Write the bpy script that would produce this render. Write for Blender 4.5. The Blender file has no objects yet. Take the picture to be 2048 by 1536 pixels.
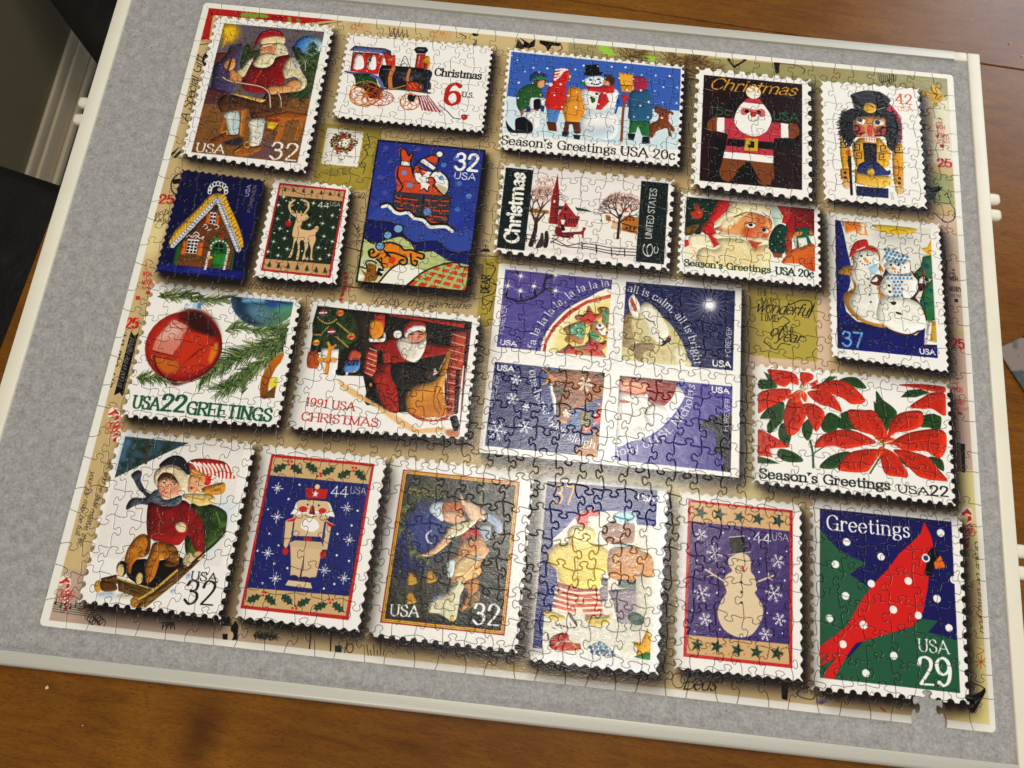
import bpy, bmesh, math, random
import numpy as np
from mathutils import Matrix, Vector

# ---------------------------------------------------------------- camera, world, lamps, exposure (metres; sheet centre at the origin, felt at z = 0)
SC = bpy.context.scene
COL = SC.collection
cam_d = bpy.data.cameras.new('camera'); cam = bpy.data.objects.new('camera', cam_d); COL.objects.link(cam)
cam_d.sensor_width = 36.0; cam_d.lens = 36.0*1420/2048; cam_d.clip_start = .02; cam_d.clip_end = 50
RV = np.array([[.99434029, .10568756, .01084095], [.10487282, -.96007157, -.25935355], [-.01700235, .25902261, -.9657216]])
M = Matrix.Identity(4)
for i in range(3):
    for j in range(3): M[i][j] = RV[j][i]*(1, -1, -1)[j]
M[0][3], M[1][3], M[2][3] = -.0148105, -.2253708, .604547
cam.matrix_world = M
SC.camera = cam
CAM = np.array([-.0148105, -.2253708, .604547])

world = bpy.data.worlds.new('World'); SC.world = world; world.use_nodes = True
bgn = world.node_tree.nodes['Background']; bgn.inputs[0].default_value = (.93, .94, 1., 1); bgn.inputs[1].default_value = .225

def lamp(name, loc, aim, sx, sy, watts, colour):
    d = bpy.data.lights.new(name, 'AREA'); d.shape = 'RECTANGLE'; d.size = sx; d.size_y = sy; d.energy = watts; d.color = colour
    o = bpy.data.objects.new(name, d); COL.objects.link(o); o.location = loc
    o.rotation_euler = (Vector(aim)-Vector(loc)).to_track_quat('-Z', 'Y').to_euler()
    return o
# a shaded ceiling fixture over the table, and daylight from a window beyond the far right corner
lamp('ceiling_lamp', (.23, .09, 1.85), (.05, 0, 0), .36, .60, 24, (1., .95, .86))
lamp('window_light', (2.3, 2.5, 1.75), (.1, 0, 0), 1.3, 1.1, 37, (.80, .90, 1.))
lamp('room_light', (-.6, -2.7, 1.9), (-.2, 0, 0), 1.0, .9, 17, (1., .93, .82))
SC.view_settings.view_transform = 'Standard'; SC.view_settings.look = 'None'; SC.view_settings.exposure = 0.0; SC.view_settings.gamma = 1.0
SC.view_settings.use_curve_mapping = False
SC.cycles.use_denoising = True

# ---------------------------------------------------------------- printed sheet: small vector rasteriser (numpy)
PX = 3.0                                   # print resolution, pixels per millimetre
SHW, SHH = 762.0, 608.0                    # sheet size in millimetres
IW, IH = int(SHW * PX), int(SHH * PX)
IMG = np.zeros((IH, IW, 3), np.float32)
NRNG = np.random.RandomState(7)

def col(h):
    if not isinstance(h, str): return np.array(h, np.float32)
    if len(h) == 3: h = h[0]*2 + h[1]*2 + h[2]*2
    return np.array([int(h[i:i+2], 16) / 255 for i in (0, 2, 4)], np.float32)

def pts(s):
    if isinstance(s, str): return np.cumsum(np.array([float(v) for v in s.split()]).reshape(-1, 2), 0)     # first point, then steps
    return np.array(s, float).reshape(-1, 2)

def smooth(p, closed, n=6):
    m = len(p)
    if m < 3: return p
    if closed: q = np.vstack([p[-1], p, p[0], p[1]])
    else: q = np.vstack([2*p[0]-p[1], p, 2*p[-1]-p[-2]])
    t = np.linspace(0, 1, n, endpoint=False)[:, None]
    out = []
    for i in range(len(q) - 3):
        a, b, c, d = q[i:i+4]
        out.append(.5*((2*b) + (c-a)*t + (2*a-5*b+4*c-d)*t*t + (3*b-a-3*c+d)*t**3))
    out = np.vstack(out)
    return out if closed else np.vstack([out, p[-1]])

def window(x0, y0, x1, y1, pad=2):
    return max(0, int(x0)-pad), max(0, int(y0)-pad), min(IW, int(x1)+pad+1), min(IH, int(y1)+pad+1)

def fill_mask(p, win):
    """anti-aliased even-odd coverage of polygon p (pixels) in a window"""
    x0, y0, x1, y1 = win
    w, h = x1-x0, y1-y0
    SS = 4
    a = p - [x0, y0]; b = np.roll(a, -1, 0)
    ys = (np.arange(h*SS) + .5) / SS
    lo = np.minimum(a[:, 1], b[:, 1]); hi = np.maximum(a[:, 1], b[:, 1])
    i0 = np.clip(np.ceil(lo*SS - .5).astype(int), 0, h*SS); i1 = np.clip(np.ceil(hi*SS - .5).astype(int), 0, h*SS)
    n = np.maximum(i1-i0, 0)
    if n.sum() == 0: return np.zeros((h, w), np.float32)
    e = np.repeat(np.arange(len(a)), n)
    r = np.arange(n.sum()) - np.repeat(np.cumsum(n)-n, n) + np.repeat(i0, n)
    dy = b[e, 1]-a[e, 1]
    x = a[e, 0] + (ys[r]-a[e, 1]) / np.where(dy == 0, 1, dy) * (b[e, 0]-a[e, 0])
    o = np.lexsort((x, r)); r = r[o]; x = x[o]
    first = np.r_[True, r[1:] != r[:-1]]
    start = np.maximum.accumulate(np.where(first, np.arange(len(r)), 0))
    sg = np.where((np.arange(len(r))-start) % 2 == 0, 1., -1.)
    x = np.clip(x, 0, w); k = np.minimum(x.astype(int), w); f = x-k
    d = np.zeros((h*SS, w+2))
    np.add.at(d, (r, k), sg*(1-f)); np.add.at(d, (r, k+1), sg*f)
    return np.clip(np.cumsum(d, 1)[:, :w].reshape(h, SS, w).mean(1), 0, 1).astype(np.float32)

def blur(m, r):
    r = int(round(r))
    if r < 1: return m
    for ax in (0, 1):
        for _ in range(3):
            c = np.cumsum(np.pad(m, [(r+1, r) if ax == 0 else (0, 0), (r+1, r) if ax == 1 else (0, 0)], mode='edge'), ax)
            m = (c[2*r+1:]-c[:-2*r-1]) / (2*r+1) if ax == 0 else (c[:, 2*r+1:]-c[:, :-2*r-1]) / (2*r+1)
    return m

CLIP = [None]
SHADE = [0.]
def comp(m, win, c):
    x0, y0, x1, y1 = win
    if x1 <= x0 or y1 <= y0: return
    if CLIP[0] is not None:
        cm, (a0, b0, a1, b1) = CLIP[0]
        u0, v0, u1, v1 = max(x0, a0), max(y0, b0), min(x1, a1), min(y1, b1)
        if u1 <= u0 or v1 <= v0: return
        m = m[v0-y0:v1-y0, u0-x0:u1-x0] * cm[v0-b0:v1-b0, u0-a0:u1-a0]
        if getattr(c, 'ndim', 1) == 3: c = c[v0-y0:v1-y0, u0-x0:u1-x0]
        x0, y0, x1, y1 = u0, v0, u1, v1
    v = IMG[y0:y1, x0:x1]
    v += (c - v) * m[..., None]

def noise(win, sx, sy, ang=0, seed=1, octv=3):
    """value noise on the sheet, feature size sx by sy pixels, turned by ang degrees"""
    x0, y0, x1, y1 = win
    X, Y = np.meshgrid(np.arange(x0, x1), np.arange(y0, y1))
    ca, sa = math.cos(math.radians(ang)), math.sin(math.radians(ang))
    u, v = (X*ca+Y*sa)/sx, (-X*sa+Y*ca)/sy
    tot = 0; am = 1; s = 0
    for o in range(octv):
        iu = np.floor(u).astype(np.int64); iv = np.floor(v).astype(np.int64); fu = u-iu; fv = v-iv
        fu = fu*fu*(3-2*fu); fv = fv*fv*(3-2*fv)
        def hsh(a, b):
            z = (a*374761393 + b*668265263 + seed*974711) & 0xffffffff
            z = ((z ^ (z >> 13))*1274126177) & 0xffffffff
            return ((z ^ (z >> 16)) & 0xffff) / 65535.
        n = (hsh(iu, iv)*(1-fu)+hsh(iu+1, iv)*fu)*(1-fv) + (hsh(iu, iv+1)*(1-fu)+hsh(iu+1, iv+1)*fu)*fv
        tot = tot + n*am; s += am; am *= .55; u = u*2.1; v = v*2.1
    return (tot/s).astype(np.float32)

def P(c, s, sm=0, soft=0, a=1., c2=None, g=None, nz=None):
    """polygon: colour, points in tenths of a millimetre, smoothed?, soft edge, opacity, gradient colour and axis, noise (colour, sx, sy, angle, amount)"""
    p = pts(s) * PX / 10
    if sm: p = smooth(p, True)
    sf = soft * PX / 10
    win = window(p[:, 0].min()-3*sf, p[:, 1].min()-3*sf, p[:, 0].max()+3*sf, p[:, 1].max()+3*sf)
    if win[2] <= win[0] or win[3] <= win[1]: return
    m = fill_mask(p, win)
    if sf: m = blur(m, sf)
    cc = col(c)
    if c2 is not None:
        g = np.array(g, float)*PX/10; d = g[2:]-g[:2]
        X, Y = np.meshgrid(np.arange(win[0], win[2])-g[0], np.arange(win[1], win[3])-g[1])
        t = np.clip((X*d[0]+Y*d[1])/(d@d), 0, 1)[..., None].astype(np.float32)
        cc = cc + (col(c2)-cc)*t
    if nz:
        n = noise(win, nz[1]*PX/10, nz[2]*PX/10, nz[3], int(p[0, 0]*7+p[0, 1]*13) % 977)
        n = np.clip((n-.5)*nz[4]+.5, 0, 1)[..., None]
        cc = cc + (col(nz[0])-cc)*n
    if SHADE[0]:                            # painted modelling: lit upper left, dark rim lower right
        ar = math.sqrt(max(m.sum(), 1)); r = min(max(.07*ar, 1.2), 7)
        b = blur(np.pad(m, 8), r); k = int(max(1, round(r*.8)))
        d = (np.roll(b, (k, k), (0, 1))-np.roll(b, (-k, -k), (0, 1)))[8:-8, 8:-8]; rim = (1-b)[8:-8, 8:-8]*m
        n = noise(win, 5, 2.2, 35, int(p[0, 0]*3+p[0, 1]) % 877, 2)
        f = (1+SHADE[0]*(.55*d-.50*rim+.30*(n-.5)))[..., None]
        cc = np.clip(cc*f, 0, 1)
    comp(m*a, win, cc)

def stroke_mask(segs, win):
    x0, y0, x1, y1 = win
    M = np.zeros((y1-y0, x1-x0), np.float32)
    for ax, ay, aw, bx, by, bw in segs:
        r = max(aw, bw)/2+1.5
        u0, v0, u1, v1 = max(x0, int(min(ax, bx)-r)), max(y0, int(min(ay, by)-r)), min(x1, int(max(ax, bx)+r)+2), min(y1, int(max(ay, by)+r)+2)
        if u1 <= u0 or v1 <= v0: continue
        X = np.arange(u0, u1)[None, :]+.5-ax; Y = np.arange(v0, v1)[:, None]+.5-ay
        dx, dy = bx-ax, by-ay; L = dx*dx+dy*dy
        t = np.clip((X*dx+Y*dy)/L, 0, 1) if L > 1e-9 else 0*X*Y
        d = np.hypot(X-t*dx, Y-t*dy) - (aw+(bw-aw)*t)/2
        sub = M[v0-y0:v1-y0, u0-x0:u1-x0]
        np.maximum(sub, np.clip(.5-d, 0, 1), out=sub)
    return M

def S(c, w, s, sm=0, a=1., soft=0, taper=0):
    """stroke: colour, width (tenths of a millimetre), points (several strokes parted by /); taper thins the far end"""
    if isinstance(s, str) and '/' in s:
        for q in s.split('/'): S(c, w, q, sm, a, soft, taper)
        return
    p = pts(s)*PX/10
    if sm: p = smooth(p, False)
    w = w*PX/10; k = 1.
    if w < 1: k = max(w, .25); w = 1.
    n = len(p)
    ws = np.linspace(w, w*(1-taper), n)
    win = window(p[:, 0].min()-w-3*soft, p[:, 1].min()-w-3*soft, p[:, 0].max()+w+3*soft, p[:, 1].max()+w+3*soft)
    if win[2] <= win[0] or win[3] <= win[1]: return
    m = stroke_mask([(p[i, 0], p[i, 1], ws[i], p[i+1, 0], p[i+1, 1], ws[i+1]) for i in range(n-1)], win)
    if soft: m = blur(m, soft*PX/10)
    comp(m*k*a, win, col(c))

def E(c, x, y, rx, ry=None, ang=0, soft=0, a=1., **k):
    ry = rx if ry is None else ry
    t = np.linspace(0, 2*math.pi, 28, endpoint=False); ca, sa = math.cos(math.radians(ang)), math.sin(math.radians(ang))
    P(c, np.c_[x+rx*np.cos(t)*ca-ry*np.sin(t)*sa, y+rx*np.cos(t)*sa+ry*np.sin(t)*ca].ravel(), 0, soft, a, **k)

def D(c, r, s, a=1.):
    for x, y in pts(s): E(c, x, y, r, a=a)

def RING(c, w, x, y, rx, ry=None, ang=0, a=1.):
    ry = rx if ry is None else ry
    t = np.linspace(0, 2*math.pi, 29); ca, sa = math.cos(math.radians(ang)), math.sin(math.radians(ang))
    S(c, w, np.c_[x+rx*np.cos(t)*ca-ry*np.sin(t)*sa, y+rx*np.cos(t)*sa+ry*np.sin(t)*ca].ravel(), 0, a)

def clip_to(s=None, sm=0):
    if s is None: CLIP[0] = None; return
    p = pts(s)*PX/10
    if sm: p = smooth(p, True)
    win = window(*p.min(0), *p.max(0)); CLIP[0] = (fill_mask(p, win), win)

def stamp(s, pitch, kind, shadow=1, paper='efebe2', depth=None):
    """perforated stamp paper with the drop shadow printed under it; corners TL TR BR BL"""
    q = pts(s); out = []
    for i in range(4):
        a, b = q[i], q[(i+1) % 4]; d = b-a; L = np.hypot(*d); n = max(3, int(round(L/pitch))); u = d/L; nrm = np.array([-u[1], u[0]]); st = L/n
        if kind == 0:                       # straight edge
            out.append(a); continue
        for k in range(n):
            if kind == 1:                   # round holes
                r = st*.30; c = a+u*st*(k+.5)
                out.append(a+u*st*k)
                for t in np.linspace(math.pi, 0, 8): out.append(c+u*r*math.cos(t)+nrm*r*1.05*math.sin(t))
            else:                           # wavy die-cut edge
                for j in range(10):
                    f = (k+j/10)
                    out.append(a+u*st*f+nrm*st*.26*(.5-.5*math.cos(2*math.pi*f)))
    o = np.array(out)
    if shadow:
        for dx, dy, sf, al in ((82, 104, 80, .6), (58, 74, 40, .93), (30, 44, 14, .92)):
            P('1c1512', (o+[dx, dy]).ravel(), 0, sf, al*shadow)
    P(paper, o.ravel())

def flake(x, y, r, c='f4f1ea', w=6, kind=0, rot=0):
    for k in range(6 if kind else 8):
        t = math.radians(rot+k*(60 if kind else 45)); rr = r if (kind or k % 2 == 0) else r*.62
        ca, sa = math.cos(t), math.sin(t)
        S(c, w, [x, y, x+ca*rr, y+sa*rr]); E(c, x+ca*rr, y+sa*rr, w*.75 if (kind == 0) else w*.6)
        if kind:
            for f in (.45, .75):
                for sg in (-1, 1):
                    t2 = t+sg*.9; S(c, w*.8, [x+ca*rr*f, y+sa*rr*f, x+ca*rr*f+math.cos(t2)*r*.28, y+sa*rr*f+math.sin(t2)*r*.28])

def twinkle(x, y, r, c='f6f3ec', w=5):
    for k in range(8):
        t = math.radians(k*45+8); rr = r if k % 2 == 0 else r*.6
        S(c, w, [x, y, x+math.cos(t)*rr, y+math.sin(t)*rr], 0, 1, 0, .75)
    E(c, x, y, w*1.1)

def star5(x, y, r, c, rot=0, inn=.42):
    o = []
    for k in range(10):
        t = math.radians(rot-90+k*36); rr = r if k % 2 == 0 else r*inn
        o += [x+rr*math.cos(t), y+rr*math.sin(t)]
    P(c, o)

def pine(x, y, h, c, rot=0):
    o = [(0, -1)]; L = [(.16, -.72), (.09, -.72), (.27, -.42), (.15, -.44), (.38, -.1), (.06, -.16), (.07, .02)]
    o += L + [(-a, b) for a, b in L[::-1]]
    ca, sa = math.cos(math.radians(rot)), math.sin(math.radians(rot))
    P(c, np.array([(x+h*(a*ca-b*sa), y+h*(a*sa+b*ca)) for a, b in o]).ravel())

def holly(x, y, L, ang, c='2f4a30'):
    o = []
    sp = [(-.5, 0), (-.38, -.13), (-.36, -.26), (-.2, -.14), (-.08, -.28), (.06, -.13), (.2, -.24), (.3, -.08), (.5, 0)]
    o = sp + [(a, -b) for a, b in sp[-2:0:-1]]
    ca, sa = math.cos(math.radians(ang)), math.sin(math.radians(ang))
    P(c, np.array([(x+L*(a*ca-b*sa), y+L*(a*sa+b*ca)) for a, b in o]).ravel())

def needles(s, ln, n, cs, w=4, spread=55, seed=1):
    """fir twig: needles leaving a curved stem on both sides"""
    rg = np.random.RandomState(seed); p = smooth(pts(s), False)
    S('6b5a34', w*1.3, p.ravel(), 0)
    cl = np.r_[0, np.cumsum(np.hypot(*np.diff(p, axis=0).T))]
    for i in range(n):
        d = rg.rand()*cl[-1]; k = min(np.searchsorted(cl, d, 'right')-1, len(p)-2); f = (d-cl[k])/max(cl[k+1]-cl[k], 1e-6)
        o = p[k]+(p[k+1]-p[k])*f; t = math.atan2(*(p[k+1]-p[k])[::-1])+rg.choice([-1, 1])*math.radians(spread*(.45+.6*rg.rand()))
        l = ln*(.7+.5*rg.rand())
        S(cs[rg.randint(len(cs))], w, [o[0], o[1], o[0]+l*math.cos(t), o[1]+l*math.sin(t)], 0, 1, 0, .4)

def branch(x, y, l, a, w, d, c):
    """bare winter branch that forks d times"""
    x2 = x+l*math.cos(a); y2 = y+l*math.sin(a); S(c, w, [x, y, x2, y2], taper=.3)
    if d:
        for k, da in enumerate((-.55, .1, .5)): branch(x2, y2, l*(.68+.06*k), a+da+.2*math.sin(x2*y2), w*.6, d-1, c)

def sprinkle(cs, x, y, rx, ry, ring, n, r, seed=1, a=1.):
    """n small dabs strewn over an ellipse, or along its rim when ring > 0"""
    rg = np.random.RandomState(seed)
    for i in range(n):
        t = rg.rand()*6.283; q = (1+ring*rg.randn()) if ring else math.sqrt(rg.rand())
        E(cs[i % len(cs)], x+rx*q*math.cos(t), y+ry*q*math.sin(t), r*(.7+.6*rg.rand()), r*(.5+.4*rg.rand()), ang=rg.rand()*180, a=a)

def engrave(s, amt, sx, sy, ang=0):
    """fine print texture: the halftone and brush grain of a painted stamp"""
    p = pts(s)*PX/10; win = window(*p.min(0), *p.max(0)); x0, y0, x1, y1 = win
    m = fill_mask(p, win); n = noise(win, sx*PX/10, sy*PX/10, ang, 5, 2)-.5
    v = IMG[y0:y1, x0:x1]; IMG[y0:y1, x0:x1] = np.clip(v*(1+amt*n*m*np.clip(1.7-1.7*v.mean(2), .12, 1))[..., None], 0, 1)

def leaf(c, s, c2, vein=None, sm=1, w=4):
    """petal or leaf given by base, tip and half width list along it; c2 shades its far side"""
    p = pts(s); P(c, p.ravel(), sm)
    q = smooth(p, True) if sm else p
    ctr = q.mean(0)
    P(c2, (ctr+(q-ctr)*[.72, .72]+[4, 4]).ravel(), 0, 8, .55)
    if vein is not None:
        a = pts(vein)
        hi = np.clip(col(c)*1.25+.05, 0, 1)
        for i in range(len(a)//2):
            u, v = a[2*i], a[2*i+1]; d = v-u; n = np.array([-d[1], d[0]])
            S(c2, w, [*u, *v], 0, .9); S(hi, w*.8, [*(u+n*.02), *(v+n*.01)], 0, .7)
            for f in (.2, .35, .5, .65, .8):
                for sg in (-1, 1):
                    q = u+d*f; e = q+d*.13+n*sg*.16*(1.15-f); S(c2, w*.7, [*q, *e], 0, .55); S(hi, w*.6, [*(q+d*.03), *(e+d*.03)], 0, .4)

def scrawl(x0, y0, x1, y1, h, c, w=4, seed=1, a=.9, loops=6):
    """a line of old handwriting too small to read"""
    rg = np.random.RandomState(seed); n = loops*4; p = []
    for i in range(n):
        f = i/(n-1); ph = i % 4
        yy = (0, -h*(.35+.65*rg.rand()*(rg.rand() < .5)), -h*.2*rg.rand(), h*.5*(rg.rand() < .15))[ph]
        p += [x0+(x1-x0)*f+h*.18*rg.randn()*.6, y0+(y1-y0)*f+yy]
    S(c, w, p, 1, a)

# ---------------------------------------------------------------- stroke lettering
# each glyph: width | strokes; a stroke starting with ~ is a smooth curve, others are straight; capital height 7, x height 4.6
GL = {}
def _g():
    src = """
A 6.2|0 0 3.1 7 6.2 0|1.2 2.4 5 2.4
B 5|.4 0 .4 7|~.4 7 3 7 4.5 6 4.3 4.4 3 3.7 .4 3.7|~.4 3.7 3.4 3.6 5 2.4 4.7 .8 3.2 0 .4 0
C 5.6|~5.4 5.4 4.6 6.6 3 7.1 1.1 6.1 .3 3.5 1.1 .9 3 -.1 4.7 .5 5.5 1.8
D 5.6|.4 0 .4 7|~.4 7 3 7 5.2 5.5 5.6 3.5 5.2 1.5 3 0 .4 0
E 4.8|.4 0 .4 7|.4 7 4.5 7|.4 3.6 3.6 3.6|.4 0 4.7 0
F 4.6|.4 0 .4 7|.4 7 4.5 7|.4 3.6 3.5 3.6
G 5.9|~5.4 5.4 4.6 6.6 3 7.1 1.1 6.1 .3 3.5 1.1 .9 3 -.1 4.6 .3 5.4 1|5.4 0 5.4 3|3.6 3 5.9 3
H 5.8|.4 0 .4 7|5.4 0 5.4 7|.4 3.6 5.4 3.6
I 1.2|.6 0 .6 7
J 3.6|~3 7 3 1.8 2.4 .2 1 0 .2 1
K 5.4|.4 0 .4 7|5 7 .5 2.8|1.9 4 5.3 0
L 4.5|.4 0 .4 7|.4 0 4.4 0
M 7|.6 0 .6 7|.6 7 3.5 .4|3.5 .4 6.4 7|6.4 7 6.4 0
N 5.8|.5 0 .5 7|.5 7 5.3 0|5.3 0 5.3 7
O 6|~3 7.1 1 6.1 .2 3.5 1 .9 3 -.1 5 .9 5.8 3.5 5 6.1 3 7.1
P 4.9|.4 0 .4 7|~.4 7 3.2 7 4.8 6.2 4.8 4.5 3.2 3.3 .4 3.3
R 5.3|.4 0 .4 7|~.4 7 3.2 7 4.7 6.2 4.7 4.6 3.2 3.6 .4 3.6|2.4 3.6 5.2 0
S 4.6|~4.2 5.6 3.5 6.9 2.1 7.1 .6 6.3 .5 4.9 2.2 3.8 4 2.9 4.4 1.5 3.4 .1 1.8 -.1 .6 .5 .2 1.7
T 5.2|2.6 0 2.6 7|0 7 5.2 7
U 5.6|~.5 7 .5 2.4 1.2 .5 2.8 -.1 4.4 .5 5.1 2.4 5.1 7
V 5.8|0 7 2.9 0|2.9 0 5.8 7
W 8|0 7 2 0|2 0 4 6.6|4 6.6 6 0|6 0 8 7
X 5.4|.2 0 5.2 7|.2 7 5.2 0
Y 5.6|0 7 2.8 3.3|5.6 7 2.8 3.3|2.8 3.3 2.8 0
a 4|~.5 3.7 1.4 4.6 2.7 4.5 3.3 3.5 3.3 1 3.6 .1 4.2 .2|~3.3 2.8 1.6 2.5 .4 1.7 .4 .6 1.4 0 2.6 .4 3.3 1.2
b 4.3|.5 0 .5 7|~.5 3.6 1.5 4.6 3 4.5 4 3.3 4 1.5 3 .1 1.5 0 .5 .9
c 3.7|~3.5 3.6 2.7 4.5 1.4 4.5 .3 3.2 .3 1.4 1.4 0 2.8 .1 3.6 1
d 4.4|3.8 0 3.8 7|~3.8 3.6 2.8 4.6 1.4 4.5 .3 3.2 .3 1.4 1.4 0 2.8 0 3.8 .9
e 3.9|~.4 2.5 3.6 2.5 3.5 3.7 2.5 4.6 1.2 4.4 .3 3.2 .3 1.4 1.4 0 2.8 .1 3.7 1
f 2.8|~2.9 6.5 2.2 7.1 1.3 6.4 1.2 5 1.2 0|.1 4.5 2.5 4.5
g 4.2|~2 4.6 .8 4.3 .4 3.2 .9 2 2 1.7 3.1 2 3.5 3.2 3.1 4.3 2 4.6|~3.2 4.2 3.8 4.8 4.4 4.7|~1 2 .5 1.3 1 .7 3 .5 4 -.4 3.6 -1.6 2 -2 .5 -1.5 .4 -.6 1.1 .5
h 4.6|.6 0 .6 7|~.6 3.4 1.8 4.6 3.2 4.5 3.9 3.4 3.9 0
i 1.6|.8 0 .8 4.6|.8 6.3 .8 6.6
j 1.8|~1 4.6 1 -1 .4 -2 -.6 -1.9|1 6.3 1 6.6
k 4.3|.5 0 .5 7|3.9 4.6 .6 1.9|1.7 2.8 4.2 0
l 1.6|.8 0 .8 7
m 7.1|.6 0 .6 4.6|~.6 3.4 1.6 4.6 2.8 4.5 3.5 3.4 3.5 0|~3.5 3.4 4.6 4.6 5.8 4.5 6.5 3.4 6.5 0
n 4.6|.6 0 .6 4.6|~.6 3.4 1.8 4.6 3.2 4.5 3.9 3.4 3.9 0
o 4.2|~2.1 4.7 .8 4.1 .2 2.3 .8 .5 2.1 -.1 3.4 .5 4 2.3 3.4 4.1 2.1 4.7
p 4.3|.5 -2 .5 4.6|~.5 3.6 1.5 4.6 3 4.5 4 3.3 4 1.5 3 .1 1.5 0 .5 .9
q 4.3|3.8 -2 3.8 4.6|~3.8 3.6 2.8 4.6 1.4 4.5 .3 3.2 .3 1.4 1.4 0 2.8 0 3.8 .9
r 3.2|.7 0 .7 4.6|~.7 3 1.5 4.4 2.6 4.6 3.1 4
s 3.3|~3 3.7 2.3 4.6 1.1 4.6 .4 3.7 .9 2.7 2.4 2.1 3 1.1 2.4 .1 1.1 -.1 .3 .8
t 2.8|~1.2 6.2 1.2 1 1.8 0 2.8 .5|.1 4.5 2.6 4.5
u 4.6|~.6 4.6 .6 1.3 1.2 .1 2.6 0 3.8 1.2|3.8 0 3.8 4.6
v 4.2|0 4.6 2.1 0|2.1 0 4.2 4.6
w 6.2|0 4.6 1.6 0|1.6 0 3.1 4.4|3.1 4.4 4.6 0|4.6 0 6.2 4.6
x 4.2|.2 0 4 4.6|.2 4.6 4 0
y 4.3|0 4.6 2.2 .2|~4.3 4.6 2.2 0 1.4 -1.7 .3 -1.9
0 4.6|~2.3 7.1 .8 6.1 .2 3.5 .8 .9 2.3 -.1 3.8 .9 4.4 3.5 3.8 6.1 2.3 7.1
1 3|1.7 0 1.7 7|.4 5.8 1.7 7
2 4.6|~.4 5.2 .9 6.6 2.3 7.1 3.9 6.4 4.1 5 3 3.1 .4 .1|.4 0 4.4 0
3 4.6|~.5 5.6 1.2 6.8 2.6 7 3.9 6.1 3.6 4.4 1.9 3.8|~1.9 3.8 3.8 3.3 4.3 1.8 3.4 .3 1.8 -.1 .2 1.1
4 4.8|3.4 0 3.4 7|3.4 7 .1 2.1|.1 2 4.8 2
5 4.6|4 6.9 1 6.9|1 6.9 .8 3.9|~.8 3.8 2.3 4.5 3.9 3.8 4.3 2.1 3.5 .4 1.8 -.1 .3 1
6 4.6|~4 6.4 2.6 7.1 1 5.9 .3 3.3 .7 .9 2.3 -.1 3.9 .8 4.3 2.2 3.6 3.8 2.2 4.2 .8 3.2 .4 2.2
7 4.4|.2 6.9 4.2 6.9|4.2 6.9 1.6 0
8 4.6|~2.3 7.1 1 6.6 .6 5.4 1.3 4.2 2.3 3.7 3.6 3 4.3 1.8 3.7 .4 2.3 -.1 .9 .4 .3 1.8 1 3 2.3 3.7 3.3 4.3 4 5.4 3.6 6.6 2.3 7.1
9 4.6|~.6 .6 2 -.1 3.6 1.1 4.3 3.7 3.9 6.1 2.3 7.1 .7 6.2 .3 4.8 1 3.2 2.4 2.8 3.8 3.8 4.2 4.8
' 1.2|.7 7 .4 5.6
, 1.4|~.8 .5 .9 -.3 .3 -1.2
. 1.4|.7 .1 .7 .3
- 3|.4 2.6 2.6 2.6
" 2|.6 7 .5 5.8|1.5 7 1.4 5.8
"""
    for ln in src.strip('\n').split('\n'):
        k, r = ln[0], ln[2:].split('|')
        st = []
        for t in r[1:]:
            cv = t.startswith('~'); q = np.array([float(v) for v in t.lstrip('~').split()]).reshape(-1, 2)
            st.append((cv, q, smooth(q, False, 5) if cv else q))
        GL[k] = (float(r[0]), st)
_g()
# style: thick, thin, nib angle, serif, slant, tracking
STY = {'serif': (1.15, .42, 12, 1, 0, 1.1), 'slab': (1.5, .75, 8, 1, 0, 1.0), 'light': (.8, .3, 12, 1, 0, 1.1), 'sans': (.85, .85, 0, 0, 0, 1.1), 'bold': (1.5, 1.4, 0, 0, 0, 1.2),
       'thin': (.55, .5, 0, 0, 0, 1.3), 'script': (.85, .28, 35, 0, .45, .45), 'black': (1.7, .3, 38, 0, 0, .7), 'fat': (1.9, .7, 10, 1, 0, .9), 'cond': (.8, .7, 0, 0, 0, .9)}

def text_width(t, tr): return sum(3. if ch == ' ' else GL[ch][0]+tr for ch in t)-tr

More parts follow.
